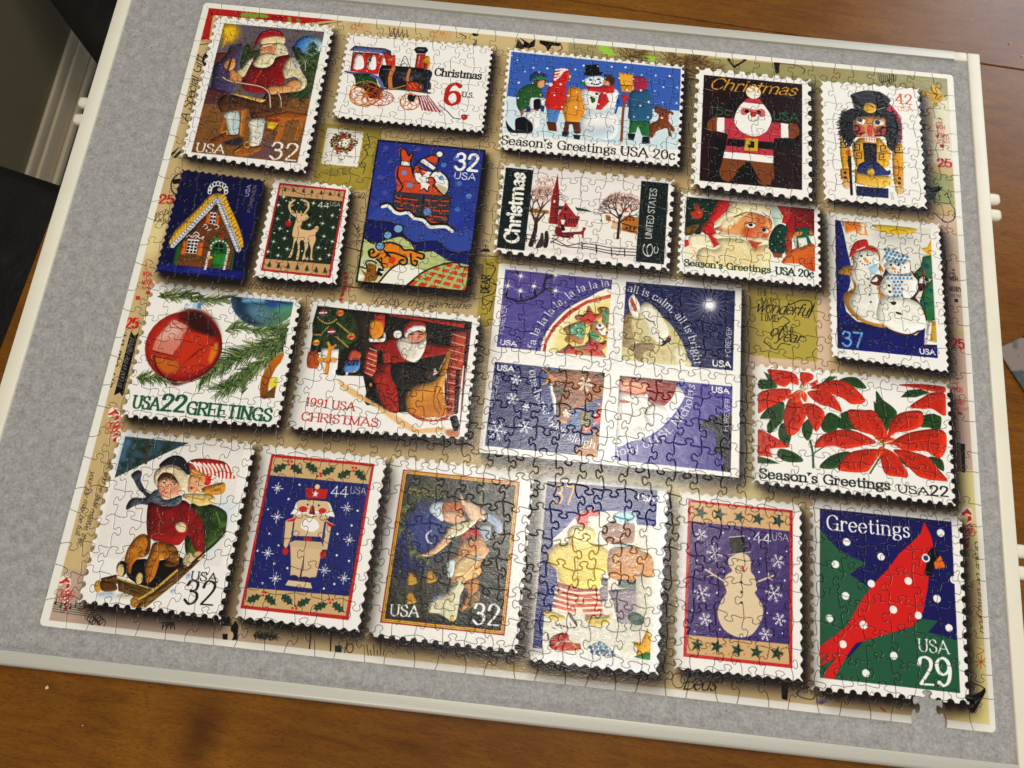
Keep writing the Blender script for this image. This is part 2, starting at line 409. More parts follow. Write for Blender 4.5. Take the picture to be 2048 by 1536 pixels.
def T(t, s, h, c, sty='serif', a=1., sm=0, wt=1.):
    """lettering along a baseline (points, tenths of a millimetre) with capitals h high"""
    thick, thin, nib, serif, slant, tr = STY[sty]; thick *= wt; thin *= wt
    base = pts(s); base = smooth(base, False, 8) if sm else base
    cl = np.r_[0, np.cumsum(np.hypot(*np.diff(base, axis=0).T))]
    tot = text_width(t, tr); kx = cl[-1]/tot; ky = h/7.; x = 0
    wk = min(ky, 1.15*kx)*PX/10 if sty != 'fat' else ky*PX/10
    segs = []; nb = math.radians(nib)
    for ch in t:
        if ch == ' ': x += 3.; continue
        w, st = GL[ch]; d = (x+w/2)*kx; i = min(max(np.searchsorted(cl, d, 'right')-1, 0), len(base)-2)
        u = (base[i+1]-base[i])/max(cl[i+1]-cl[i], 1e-6); v = np.array([u[1], -u[0]]); o = base[i]+u*(d-cl[i])
        def put(p): return (o+np.outer((p[:, 0]-w/2)*kx+p[:, 1]*slant*ky, u)+np.outer(p[:, 1]*ky, v))*PX/10
        def wid(dx, dy): return (thin+(thick-thin)*abs(math.sin(math.atan2(dy, dx)-nb)))*wk
        for cv, raw, q in st:
            P2 = put(q)
            for j in range(len(q)-1):
                dx, dy = q[j+1]-q[j]; ww = wid(dx, dy)
                if ch in 'ij' and raw[0, 1] == 6.3: ww = thick*wk*1.1
                segs.append((P2[j, 0], P2[j, 1], ww, P2[j+1, 0], P2[j+1, 1], ww))
            if serif:
                for e, nx in ((0, 1), (-1, -2)):
                    dx, dy = raw[e]-raw[nx]
                    if abs(raw[e, 1]) in (0, 7, 4.6, 2) or raw[e, 1] == -2:
                        if abs(dy) > abs(dx)*.8 and not (cv and abs(dy) < 1.2):
                            hl = thick*.5+.55; one = (raw[e, 1] == 4.6 or (raw[e, 1] == 7 and ch in 'bdhkl'))
                            q2 = put(np.array([[raw[e, 0]-hl, raw[e, 1]], [raw[e, 0]+(0 if one else hl), raw[e, 1]]])); tw = thin*wk*1.1
                            segs.append((q2[0, 0], q2[0, 1], tw, q2[1, 0], q2[1, 1], tw))
                    elif not cv and abs(dx) > abs(dy) and ch in 'EFLTZ' and raw[e, 0] not in (.4,):
                        sg = 1 if raw[e, 1] < 1 else -1
                        q2 = put(np.array([raw[e], raw[e]+[0, sg*1.5]])); tw = thick*.5*wk
                        segs.append((q2[0, 0], q2[0, 1], tw, q2[1, 0], q2[1, 1], tw))
                    elif cv and ch in 'CGScs' and abs(dx)+abs(dy) > .3:
                        q2 = put(np.array([raw[e], raw[e]+[0, (1 if raw[e, 1] > 3 else -1)*.9]])); tw = thick*.6*wk
                        segs.append((q2[0, 0], q2[0, 1], tw, q2[1, 0], q2[1, 1], tw))
                    elif cv and ch in 'af2369r' and e == 0 or (cv and ch == 'r' and e == -1) or (cv and ch == 'f' and e == 0):
                        q2 = put(raw[[e]]); tw = thick*1.05*wk
                        segs.append((q2[0, 0], q2[0, 1], tw, q2[0, 0]+.1, q2[0, 1], tw))
        x += w+tr
    k = 1.
    mw = max(z[2] for z in segs)
    if mw < 1.1: k = max(.45, mw/1.1); segs = [(z[0], z[1], max(z[2], .9), z[3], z[4], max(z[5], .9)) for z in segs]
    A = np.array(segs)
    win = window(min(A[:, 0].min(), A[:, 3].min())-3, min(A[:, 1].min(), A[:, 4].min())-3, max(A[:, 0].max(), A[:, 3].max())+3, max(A[:, 1].max(), A[:, 4].max())+3)
    if win[2] <= win[0] or win[3] <= win[1]: return
    comp(stroke_mask(segs, win)*k*a, win, col(c))

def ink():
    """ink on coated card: full blacks, a little more chroma"""
    global IMG
    g = IMG.mean(2, keepdims=True); IMG = g+(IMG-g)*1.06
    IMG = np.clip(IMG-.05*np.clip(1-IMG*1.15, 0, 1), .012, .96).astype(np.float32)

# ---------------------------------------------------------------- the artwork of the sheet, in tenths of a millimetre from its far left corner
# sheet border and the collage of old cards behind the stamps
P('ebe7db', '-104 -71 7848 -59 -28 6279 -7762 8')
clip_to('69 68 7484 -12 16 5962 -7494 11')
P('cfb888', '-544 43 8700 -1019 -520 7169 -7677 802', nz=('c2a878', 269.6, 1797.2, 15, 1.2))
P('e6d69c', '50 2529 168 -132 25 358 -159 96 -71 -110', sm=1, soft=45.2, a=0.8)
P('c0a792', '82 5619 214 15 1 426 -185 19', soft=6.2)
P('b9a18f', '65 5834 1256 108 885 84 31 172 -2215 -59', soft=45.4)
P('b02318', '45 61 1374 -6 -376 91 -915 2 22 320 -95 2')
S('e8c8b0', 12, '70 463 107 -17')
S('7d5c30', 14, '73 515 90 -25')
P('cdb684', '1157 162 270 -108 27 159 -282 33')
S('6b4a22', 16, '1218 140 213 -63')
holly(473.6, 107.3, 152.9, -6.7, c='7d9a3c')
holly(554, 107.6, 133.8, -26.7, c='7d9a3c')
holly(641.3, 102.2, 114.7, 3.3, c='7d9a3c')
holly(908.4, 114.2, 78, 63.3, c='7d9a3c')
holly(1001.3, 117.7, 69.3, 53.3, c='7d9a3c')
D('8c1418', 29, '721 122')
D('d86050', 7, '713 113')
D('8c1418', 30, '763 88')
D('d86050', 7, '755 79')
D('8c1418', 29, '816 115')
D('d86050', 7, '808 107')
D('8c1418', 30, '793 99')
D('d86050', 7, '785 90')
P('cbb584', '1321 93 1866 -174 39 378 -1854 89', soft=19.4)
P('a99c70', '3743 49 1389 -13 19 565 -1389 -320', soft=5.6, nz=('9a8d60', 67, 67, 0, 1))
P('a39b6a', '4847 86 1679 -26 -4 239 -1663 64', nz=('948c5c', 50.9, 50.9, 0, 1))
P('a39a6a', '6085 59 1468 -3 -14 257 -1454 58', nz=('958d5e', 50.7, 50.7, 0, 1))
P('e0dabd', '7398 365 51 -96 100 6 44 711 -228 60', soft=11.5)
P('9ea06c', '7256 1137 287 18 4 319 -307 9', soft=2.4)
P('cdb49c', '7330 1596 249 4 76 1119 -353 39', soft=7.5)
P('c9ad9c', '7421 2808 180 -20 -15 1216 -211 23', soft=4.2)
P('dccf92', '7375 4027 211 -23 27 931 -289 31', soft=3.9)
P('8d8560', '4890 359 311 -36 37 1140 -298 33', soft=32.7, a=0.5)
P('ab9a46', '1441 1265 597 0 -40 676 -523 37', soft=1.4, nz=('9c8a38', 55.7, 55.7, 0, 1))
P('a8943a', '3160 2487 162 7 -1 669 -144 -8', soft=1.6)
P('d6c190', '3071 1449 122 -14 71 1060 -107 12', soft=9.7)
P('ac9b46', '5632 2547 610 2 -2 630 -609 15', soft=2.2)
P('d3b79a', '6245 2531 126 -14 -30 776 -726 36 13 -132 610 -18', soft=3.2)
P('a8954a', '5612 2474 143 -16 9 716 -140 -14', soft=2.2)
P('d8bca4', '5556 3197 208 -23 2 182 -207 23', soft=2.1)
P('d9cb8e', '5506 3985 212 -23 7 454 -208 22', soft=30.1)
P('d5c68c', '5571 4380 192 -21 -22 146 -168 -18', soft=16.8)
P('d8c896', '3834 4397 1349 -146 -193 1004 -1177 126', soft=23.5)
P('d8c888', '7325 5280 253 -27 10 845 -308 -9', soft=21.9)
P('e2d28e', '7455 5446 158 -17 -41 597 -231 -12', soft=7.8)
T('A Special Gift', '151 1403 -9 -757', 86.8, '1d1714', 'script', a=0.95)
S('1d1a18', 34, '159 617 -9 66 29 61', sm=1)
T('25', '75 2291 134 -11', 84.7, 'c22a20', 'fat')
scrawl(66.8, 2414.4, 216.3, 2389.4, 68.8, '2c241c', w=4.6, seed=3, a=0.9, loops=6)
scrawl(67.5, 2479.1, 220.3, 2469.9, 76.2, '2c241c', w=4.6, seed=4, a=0.9, loops=6)
P('1a1614', '144 2033 80 -20 2 52 -61 17')
RING('1a1614', 11.7, 238, 2074, 92.5, 116.9, ang=-6.5)
S('1f2a1c', 26, '82 1765 48 -80', sm=1, taper=0.8)
S('1f2a1c', 26, '117 1793 34 -57', sm=1)
star5(109.2, 2926.6, 16.3, 'c23a2c', -6.4)
T('WE', '105 2975 35 0', 29.6, 'c23a2c', 'cond')
T('WISH', '101 3027 77 -1', 42.8, 'c23a2c', 'bold')
T('YOU A', '109 3058 75 -2', 23.5, 'c23a2c', 'cond')
T('MERRY', '114 3110 108 -1', 40.3, 'c23a2c', 'bold')
T('CHRISTMAS', '108 3160 150 -3', 30.7, 'c23a2c', 'cond')
P('c23a2c', '168 3171 38 -1 9 30 -40 0')
star5(7458.6, 532.9, 18.2, 'b8342c', -6.5)
T('WE', '7439 590 37 0', 33, 'b8342c', 'cond')
T('WISH', '7418 651 82 -1', 47.7, 'b8342c', 'bold')
T('YOU A', '7416 688 80 -2', 26.3, 'b8342c', 'cond')
T('MERRY', '7406 749 114 -1', 45, 'b8342c', 'bold')
T('CHRISTMAS', '7384 808 159 -3', 34.2, 'b8342c', 'cond')
P('b8342c', '7444 821 39 0 1 34 -42 1')
P('c23a2c', '90 3226 40 0 7 37 -41 0')
T('25', '68 3534 109 -8', 89.4, 'c22a20', 'fat')
T('on earth', '84 4099 9 -499', 87.6, '17130f', 'script')
P('141110', '127 3560 43 46 30 -41 2 591 -34 -31 -42 31')
T('to God in the highest', '172 4089 3 -461', 52.5, 'b8b0a0', 'script', a=0.8)
S('efe6d8', 37, '134 4330 9 -49 45 8 17 50', sm=1)
S('c22c2a', 17, '127 4325 25 -8/140 4317 18 -11/153 4308 11 -13/167 4300 3 -16/183 4305 -3 -12/200 4310 -9 -7')
S('c22c2a', 29, '201 4340 30 203', sm=1)
S('efe6d8', 14, '193 4384 22 -20/197 4420 22 -20/201 4455 22 -19')
S('efe6d8', 13, '205 4491 22 -20/209 4526 22 -19')
RING('c23a34', 5.1, 145, 4424, 22, 28.7, ang=-6.2)
RING('c23a34', 5.1, 170, 4447, 21.9, 28.7, ang=-6.2)
RING('c23a34', 5.1, 182, 4420, 22, 28.7, ang=-6.2)
RING('c23a34', 5.1, 206, 4443, 21.9, 28.7, ang=-6.2)
RING('c23a34', 5.1, 218, 4416, 22, 28.7, ang=-6.2)
RING('c23a34', 5.1, 243, 4439, 21.9, 28.7, ang=-6.2)
RING('c23a34', 5.1, 255, 4412, 22, 28.7, ang=-6.2)
S('efe6d8', 34, '91 5741 8 -43 43 7 16 44', sm=1)
S('c22c2a', 16, '84 5737 24 -7/97 5730 16 -10/109 5722 10 -12/122 5715 2 -14/137 5719 -2 -10/153 5724 -8 -7')
S('c22c2a', 26, '154 5750 28 179', sm=1)
S('efe6d8', 12, '147 5789 21 -18/150 5820 21 -17/154 5852 21 -17/158 5883 21 -17/162 5915 21 -17')
RING('c23a34', 4.6, 102, 5824, 20.1, 26.2, ang=-6.1)
RING('c23a34', 4.6, 125, 5845, 20, 26.2, ang=-6.1)
RING('c23a34', 4.6, 136, 5820, 20.1, 26.2, ang=-6.1)
RING('c23a34', 4.6, 159, 5841, 20, 26.2, ang=-6.1)
RING('c23a34', 4.6, 170, 5817, 20.1, 26.2, ang=-6.1)
RING('c23a34', 4.6, 193, 5837, 20, 26.2, ang=-6.1)
RING('c23a34', 4.6, 205, 5813, 20.1, 26.2, ang=-6.1)
S('efe6d8', 43, '7438 4409 28 -57 48 9 2 59', sm=1)
S('c22c2a', 20, '7431 4404 32 -10/7449 4394 25 -13/7468 4384 16 -16/7486 4374 9 -19/7503 4380 1 -14/7521 4386 -8 -9')
S('c22c2a', 33, '7511 4420 -39 237', sm=1)
S('efe6d8', 16, '7486 4472 33 -23/7478 4514 32 -23/7469 4555 33 -23/7461 4597 32 -23/7453 4638 32 -23')
RING('c23a34', 5.9, 7417, 4518, 25.4, 33.2, ang=-6.1)
RING('c23a34', 5.9, 7437, 4545, 25.4, 33.2, ang=-6.1)
RING('c23a34', 5.9, 7460, 4514, 25.4, 33.2, ang=-6.1)
RING('c23a34', 5.9, 7480, 4540, 25.4, 33.2, ang=-6.1)
RING('c23a34', 5.9, 7503, 4509, 25.4, 33.2, ang=-6.1)
RING('c23a34', 5.9, 7523, 4536, 25.4, 33.2, ang=-6.1)
RING('c23a34', 5.9, 7547, 4504, 25.4, 33.2, ang=-6.1)
S('241e1a', 3.8, '63 5888 373 17/68 5905 372 16/73 5923 371 14/78 5940 371 13/83 5958 370 11')
D('1a1614', 8, '90 5896')
S('1a1614', 5, '96 5895 -9 -37')
D('1a1614', 8, '136 5919')
S('1a1614', 5, '142 5918 -8 -36')
D('1a1614', 8, '170 5898')
S('1a1614', 5, '177 5897 -9 -37')
D('1a1614', 8, '217 5921')
S('1a1614', 5, '223 5920 -9 -36')
D('1a1614', 8, '251 5900')
S('1a1614', 5, '257 5899 -8 -37')
D('1a1614', 8, '285 5879')
S('1a1614', 5, '292 5878 -9 -37')
D('1a1614', 8, '331 5902')
S('1a1614', 5, '338 5901 -9 -37')
D('1a1614', 8, '366 5881')
S('1a1614', 5, '372 5880 -8 -37')
D('1a1614', 8, '412 5904')
S('1a1614', 5, '418 5903 -8 -37')
RING('1a1614', 5.3, 400, 5980, 24.4, 29, ang=-6.1)
RING('1a1614', 5.3, 423, 5996, 24.4, 28.9, ang=-6.1)
RING('1a1614', 5.3, 446, 6012, 24.3, 28.9, ang=-6.1)
RING('1a1614', 5.3, 456, 5974, 24.4, 29, ang=-6.1)
RING('1a1614', 5.3, 479, 5990, 24.4, 28.9, ang=-6.1)
RING('1a1614', 5.3, 502, 6006, 24.3, 28.9, ang=-6.1)
T('"ask, and ye shall receive, that', '234 4689 -83 735', 42.2, '2a241e', 'script')
T('your joy may be full."', '99 4821 6 552', 42.1, '2a241e', 'script')
T('HAPPY NEW ', '1495 105 248 -22', 21.4, 'c4683c', 'cond', a=0.9)
T('HAPPY NEW Y', '1506 130 232 -21', 21.4, 'c4683c', 'cond', a=0.9)
T('HAPPY NEW YE', '1517 154 216 -18', 21.4, 'c4683c', 'cond', a=0.9)
T('HAPPY NEW ', '1528 179 200 -17', 21.3, 'c4683c', 'cond', a=0.9)
E('c4683c', 1629, 101, 25.3, 19.5, ang=-6.6, a=0.7)
star5(1628.7, 100.5, 11.7, 'e2c890', -6.6)
T('HAPPY NEW ', '2330 105 248 -23', 21.4, 'c4683c', 'cond', a=0.9)
T('HAPPY NEW Y', '2340 129 232 -21', 21.3, 'c4683c', 'cond', a=0.9)
T('HAPPY NEW YE', '2351 153 215 -18', 21.3, 'c4683c', 'cond', a=0.9)
T('HAPPY NEW ', '2361 178 200 -17', 21.3, 'c4683c', 'cond', a=0.9)
E('c4683c', 2463, 100, 25.2, 19.4, ang=-6.6, a=0.7)
star5(2463.4, 99.8, 11.7, 'e2c890', -6.6)
S('1c1814', 7, '1923 88 35 113 21 -104/1969 91 30 105 18 -82/2014 94 25 98 16 -61/2060 98 20 89 14 -39/2105 101 15 81 12 -17', sm=1)
S('1c1814', 9, '2641 84 66 30 -6 27', sm=1)
P('1c1814', '2764 65 70 -8 -5 32 -48 6')
S('1c1814', 10, '2817 139 1 47 -25 8')
P('14110f', '3243 58 111 61 56 -62 -1 93 -59 31 -64 -11 15 -57')
P('14110f', '3453 70 220 12 -18 39 -73 -4 -34 78 -26 -58 -65 -30')
S('14110f', 9, '3236 83 -11 101/3245 95 -9 91/3255 106 -9 82/3264 117 -7 74/3274 128 -6 65/3283 140 -5 56/3292 151 -3 47/3302 162 -2 39')
S('14110f', 9, '3662 83 26 59 -38 41', sm=1)
holly(4142.8, 120.2, 213.7, 23.4, c='9cc04a')
holly(4579.7, 161.6, 168, 13.4, c='9cc04a')
needles('4356 212 74 -131', 145.9, 60, ('5c4426', '7a5c34', '46331c', '8a7040'), 7.9, 80, 20)
needles('4768 225 77 -131', 145.5, 60, ('5c4426', '7a5c34', '46331c', '8a7040'), 7.8, 80, 21)
needles('4975 250 77 -131', 145.2, 60, ('5c4426', '7a5c34', '46331c', '8a7040'), 7.8, 80, 22)
needles('4898 368 77 -130', 144.3, 60, ('5c4426', '7a5c34', '46331c', '8a7040'), 7.8, 80, 23)
needles('4914 190 202 -79', 127.9, 60, ('5c4426', '7a5c34', '46331c'), 6.8, 50, 31)
needles('4933 262 389 -82', 76.4, 70, ('6a5430', '8a7040', '54401f'), 5.9, 40, 32)
S('17130f', 29, '5366 82 57 77 108 -96')
S('a89c6c', 9, '5382 94 41 47 84 -66')
P('14110f', '5817 63 63 -3 -15 131 -27 -1')
S('17130f', 7, '5884 69 157 0 86 46 -16 48', sm=1)
T('HAPPY NEW', '6314 158 179 7', 59.4, 'b06a40', 'cond', a=0.7)
S('1a1712', 8, '6867 70 12 91 31 33/6888 74 11 85 25 22/6910 78 9 78 19 11/6932 82 6 72 15 -1/6953 86 5 66 9 -12/6976 62 1 88 3 31/6998 66 -1 81 -3 21/7019 70 -3 75 -7 9/7041 74 -5 69 -13 -2', sm=1)
P('c89a26', '7280 243 172 -47 66 83 -90 92')
P('d8a820', '7393 138 60 39 35 83 -31 8 -52 -49')
S('2a2014', 8, '7386 158 11 62 52 44', sm=1)
P('d8b030', '7390 366 66 -80 -29 112')
T('25', '7412 1070 132 -6', 84.3, 'b8242a', 'fat')
P('10100e', '7308 1309 90 -23 52 7 -71 75 -33 70 -59 -1')
S('14120f', 6, '7379 1368 -19 85 81 8 67 -8 -18 -81 11 -60', sm=1)
S('14120f', 6, '7407 1394 16 -10/7453 1376 30 -20 11 16')
S('14120f', 9, '7508 1453 40 79 -12 83 -54 43 -58 -14 -70 -66', sm=1)
S('c8b090', 3.1, '7507 1462 37 70 -12 79 -50 41 -54 -12', sm=1)
star5(7500.8, 2147.5, 16.6, '1c1814', -6.4)
T('WE', '7484 2200 38 0', 30.1, '1c1814', 'cond')
T('WISH', '7464 2257 70 0', 46.5, '1c1814', 'bold')
T('MERRY', '7450 2360 114 3', 44.7, '1c1814', 'bold')
T('CHRISTMAS', '7443 2419 128 -3', 31.2, '3a3028', 'cond')
P('14201a', '7492 2436 35 0 -1 31 -34 0')
T('25', '7442 2914 118 -6', 84.3, 'bc2620', 'fat')
star5(7477.3, 3203.9, 14.9, 'bc3a2c', -6.3)
T('WE', '7457 3260 38 -1', 29.6, 'bc3a2c', 'cond')
T('WISH', '7437 3322 78 0', 46.4, 'bc3a2c', 'bold')
T('MERRY', '7423 3439 109 -2', 46, 'bc3a2c', 'bold')
T('CHRISTMAS', '7430 3491 136 -7', 31.3, 'bc3a2c', 'cond')
P('bc3a2c', '7463 3500 38 0 -4 28 -37 1')
P('1c1814', '7469 3787 40 0 -13 252 -26 -2')
P('3c3630', '7434 3775 35 7 -5 256 -39 -16', a=0.6)
T('Grace be unto you', '7542 4604 1 730', 51.3, '1f1a14', 'script')
P('0e0e10', '7425 5831 90 -47 36 -35 4 31 -30 53 -67 107 -34 16 -23 -60')
S('0e0e10', 7, '7425 5724 86 16 39 22', sm=1)
S('8aa0c0', 6, '7476 5863 22 -21')
S('c23a2a', 5, '7533 5560 54 -6/7533 5560 35 33/7533 5560 -6 51/7533 5560 -43 39/7533 5560 -54 3/7533 5560 -34 -35/7533 5560 7 -52/7533 5560 44 -37')
S('c23a2a', 5, '7509 5453 53 20 -63 39', sm=1)
S('b02820', 10, '6717 5987 39 20')
T('CHRISTMAS', '6103 5933 294 44', 45.3, '1a1512', 'cond', a=0.7)
T('THE', '5687 2599 107 0', 68.8, '221c10', 'light')
T('MOST', '5731 2686 181 -3', 68.4, '221c10', 'light')
T('wonderful', '5679 2760 498 -10', 109.8, '221c10', 'script')
T('TIME', '5717 2841 175 -2', 67.8, '221c10', 'light')
T('of', '5809 2977 105 0', 108.4, '221c10', 'script')
T('THE', '5919 2948 131 -3', 69.4, '221c10', 'light')
T('year', '5861 3016 231 2', 102.6, '221c10', 'script')
S('221c10', 8, '5891 2811 43 -28 53 40 -42 38', sm=1)
S('221c10', 9, '5986 2663 107 -57 85 2 10 67 -32 95', sm=1)
S('221c10', 8, '5998 3045 -84 -2 -52 62 -105 -66', sm=1)
T('DEAR', '3255 2848 -12 -171', 70.7, '17130f', 'bold')
S('17130f', 8, '3200 2566 88 32 -38 136 64 26 -14 83 -92 59 23 70 63 -47 -12 98', sm=1)
T('I play the genuine', '2230 3068 871 -49', 62, '231c18', 'script', a=0.9)
scrawl(2132.7, 3214.7, 2474.5, 3184.7, 30.7, '33291f', w=4.6, seed=8, a=0.9, loops=6)
T('this day is born', '1065 3045 609 -28', 64.2, '2a1c16', 'script', a=0.8)
S('b82a24', 30, '1932 2799 13 74 -13 189', sm=1, a=0.9)
S('d8c8a0', 9, '1918 2828 32 -17/1921 2882 30 -17/1924 2936 29 -17/1926 2989 28 -17/1929 3042 27 -16')
RING('b84a3c', 3.9, 1921, 2922, 21.9)
RING('b84a3c', 3.9, 1944, 2953, 21.9)
RING('b84a3c', 3.9, 1956, 2919, 21.9)
RING('b84a3c', 3.9, 1979, 2950, 21.9)
RING('b84a3c', 3.9, 1991, 2915, 21.9)
RING('b84a3c', 3.9, 2013, 2946, 21.9)
RING('b84a3c', 3.9, 2025, 2911, 21.9)
S('2a241c', 5, '1905 2289 61 57 5 -50/1935 2312 33 50 19 -44/1964 2336 7 43 32 -39/1994 2359 -20 36 8 -29/1922 2394 55 18 21 -24/1952 2418 27 10 36 -18/1981 2441 1 4 11 -8/2011 2464 -26 -3 25 -2/1940 2499 47 -21 39 2/1969 2522 21 -28 15 13', sm=1)
S('201a16', 8, '1896 2542 131 20/1865 2925 233 5')
T('2', '1954 2033 32 -4', 61.1, '201a16', 'light')
T('e of', '1884 2041 62 -14', 40.7, '201a16', 'script')
T('HAPPY NEW', '1535 1796 288 -85', 23.5, '3a3218', 'cond', a=0.85)
T('HAPPY NEW', '1576 1810 232 -70', 23.5, '3a3218', 'cond', a=0.85)
T('HAPPY NEW', '1618 1823 175 -55', 23.4, '3a3218', 'cond', a=0.85)
T('HAPPY NEW', '1660 1837 118 -41', 23.4, '3a3218', 'cond', a=0.85)
S('2a2412', 6, '1895 1335 43 101 -46 51 45 70 -45 95 42 54 -10 60', sm=1)
RING('2a2412', 5.6, 1911, 1477, 28)
RING('2a2412', 5.5, 1910, 1679, 27.7)
T('and peace', '2151 1431 850 -171', 51.3, '2a2018', 'script', a=0.8)
P('1c1a16', '3124 2449 100 -7 -19 -28 -46 1')
S('1c1a16', 7, '3169 2368 9 41/3084 2495 206 -14')
S('2a241c', 6, '3085 2570 85 7/3093 2585 79 6/3101 2599 73 6/3108 2613 67 6/3116 2627 61 6/3124 2641 54 6/3132 2655 48 6/3140 2669 42 6/3147 2683 36 6')
P('15130f', '1528 5929 28 -55 32 41 10 103 -43 5')
D('c8b090', 36, '1490 5940')
P('17140f', '1427 5865 76 -16 31 72 -87 2')
P('17140f', '1472 5987 43 -5 5 44 -34 4')
E('cdb894', 1541, 5994, 22.7, 34.1, ang=-6.1)
S('1c1814', 7, '984 5949 5 52/994 5948 2 37/1003 5947 0 23/1012 5946 9 52/1022 5945 7 37/1031 5944 5 22/1040 5943 14 51/1050 5942 11 36/1059 5941 10 22/1068 5940 18 51')
needles('1718 5969 183 -13', 40.9, 70, ('1c241c', '2a3426', '14181a'), 5.5, 60, 41)
D('1a1a16', 7, '1818 5990 43 1')
S('1a1a16', 6, '1784 5977 63 -3')
S('201c16', 10, '2171 5881 12 145/2327 5858 26 170')
P('22301f', '2380 5979 56 -3 5 49 -53 3')
S('22301f', 5, '2411 5976 -2 -33')
RING('201c16', 6.1, 2502, 5986, 25.8, 34, ang=-6)
S('201c16', 7, '2473 5942 -8 81')
S('201c16', 6, '2630 5946 26 77/2664 5982 16 38/2685 5940 18 78/2719 5976 8 39/2741 5934 9 79/2775 5970 -1 40')
T('Beds', '5164 6011 252 -16', 102.7, '1a1512', 'script')
RING('2a2018', 5.4, 5122, 5953, 48.8, 54.3, ang=-6)
P('14110f', '5935 5867 57 5 -5 136 -45 -5')
S('2a2018', 6, '6053 5949 79 -50 67 14 -11 64 -90 -1 -45 -27', sm=1)
D('2a2018', 6, '6171 5918')
S('5a4a90', 5, '6254 6006 -44 -2/6254 6006 -40 -15/6254 6006 -31 -28/6254 6006 -18 -36/6254 6006 -4 -41/6254 6006 11 -41/6254 6006 24 -38/6254 6006 35 -29/6254 6006 42 -19')
clip_to()
# bottom row of stamps
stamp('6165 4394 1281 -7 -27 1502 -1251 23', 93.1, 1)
clip_to('6251 4475 1105 -7 -5 1345 -1108 1')
P('1d1c57', '6251 4475 1105 -7 -5 1345 -1108 1')
P('2b5a40', '6250 4646 128 132 117 68 140 37 -143 106 104 57 68 43 -202 310 -14 783 -254 27')
P('2b5a40', '6196 5872 170 -113 266 -297 311 -87 130 -96 131 2 -84 97 119 15 112 26 72 491 -1228 129')
P('c9241f', '7125 4493 28 50 32 78 7 81 -37 176 -25 162 -43 183 -86 119 -370 148 -92 32 -81 94 -216 109 1 -129 219 -197 131 -224 120 -159 96 -101 98 -136 110 -105 74 -78')
P('c9241f', '7003 5314 -187 102 -184 52 -92 37 -82 127 -104 181 -96 0 167 -242 -183 169 0 -32 149 -123 -143 64 -5 -70 219 -175 143 -236 291 -65')
P('2b5a40', '6244 5689 87 -92 -87 122')
P('2b5a40', '6244 5782 158 -187 -92 138 -46 79 -21 2')
P('141214', '7181 4697 40 25 21 55 -44 51 -14 47 -8 47 -47 14 -16 -30 14 -59 22 -106')
P('d9702a', '7248 4756 42 94 -88 23 -10 -50')
D('f2efe8', 34, '7127 4792')
D('1e3a6c', 21, '7127 4792')
D('f0ede4', 32, '6473 4730')
D('f0ede4', 31, '6756 4820')
D('f0ede4', 32, '7261 4572')
D('f0ede4', 31, '6377 4922 292 124 305 -54 -517 173')
D('f0ede4', 30, '6324 5355')
D('f0ede4', 31, '7204 5108 -360 124')
D('f0ede4', 30, '7045 5256 -448 118')
D('f0ede4', 31, '7349 4943')
D('f0ede4', 30, '6600 5379 690 -52 -860 216 406 44 -227 155')
T('Greetings', '6309 4643 692 -8', 117.7, 'f4f1e8', 'serif', wt=0.8)
T('USA', '7039 5531 238 -5', 94.1, 'f4f1e8', 'serif', wt=0.75)
T('29', '7034 5778 258 -13', 201.4, 'f4f1e8', 'serif', wt=0.95)
clip_to()
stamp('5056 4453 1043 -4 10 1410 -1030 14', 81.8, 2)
clip_to('5143 4522 882 -6 0 1252 -871 3')
P('c02a28', '5143 4522 882 -6 0 1252 -871 3')
clip_to('5164 4541 833 -2 2 1203 -820 3')
P('4c3568', '5086 4600 1013 -110 -1 1345 -1010 106', c2='43346c', g=(5150.5, 4710.8, 5984.9, 5633.7))
P('cda878', '5143 4522 909 -27 -12 197 -890 7')
P('cda878', '5141 5604 912 -16 0 182 -904 32')
star5(5251.8, 4619.7, 61.7, '26402f', 17.8)
star5(5406.8, 4616, 59.3, '26402f', 11.9)
star5(5576.1, 4620.2, 56.8, '26402f', 17.9)
star5(5730.8, 4618.9, 59.2, '26402f', 11.9)
star5(5899.7, 4618.4, 61.5, '26402f', 17.9)
S('8a4a2a', 6, '5187 4571 5 -7/5220 4633 6 -7/5253 4695 6 -6/5282 4627 6 -6/5315 4690 6 -7/5344 4623 6 -7/5377 4684 5 -6/5406 4617 5 -6/5438 4679 6 -7/5467 4612 6 -7/5500 4674 6 -6/5529 4606 6 -6/5562 4669 5 -7/5591 4601 6 -7/5623 4663 6 -6/5653 4597 6 -7/5685 4658 6 -7/5715 4591 6 -6/5747 4652 6 -6/5777 4586 6 -7/5808 4648 6 -6/5839 4580 6 -6/5870 4643 6 -7/5901 4575 5 -7/5932 4637 6 -6/5962 4570 6 -6')
star5(5260.1, 5672.2, 55.3, '26402f', 6)
star5(5417, 5666.3, 57.5, '26402f', 14)
star5(5582.2, 5675.7, 57.4, '26402f', 16)
star5(5735.5, 5675.6, 57.4, '26402f', 8)
star5(5900, 5669, 59.5, '26402f', 10)
S('8a4a2a', 6, '5205 5624 5 -6/5238 5680 5 -6/5270 5737 6 -6/5299 5675 5 -6/5332 5731 5 -6/5360 5670 6 -6/5393 5726 5 -6/5422 5665 5 -6/5454 5720 5 -5/5483 5659 5 -6/5515 5716 6 -6/5544 5654 6 -6/5576 5711 6 -6/5605 5649 6 -6/5637 5705 6 -6/5667 5644 5 -6/5698 5700 6 -6/5728 5639 6 -6/5760 5695 5 -6/5789 5633 6 -6/5821 5690 5 -6/5851 5628 5 -6/5882 5685 6 -6/5912 5623 6 -6/5943 5679 6 -6/5973 5618 6 -6')
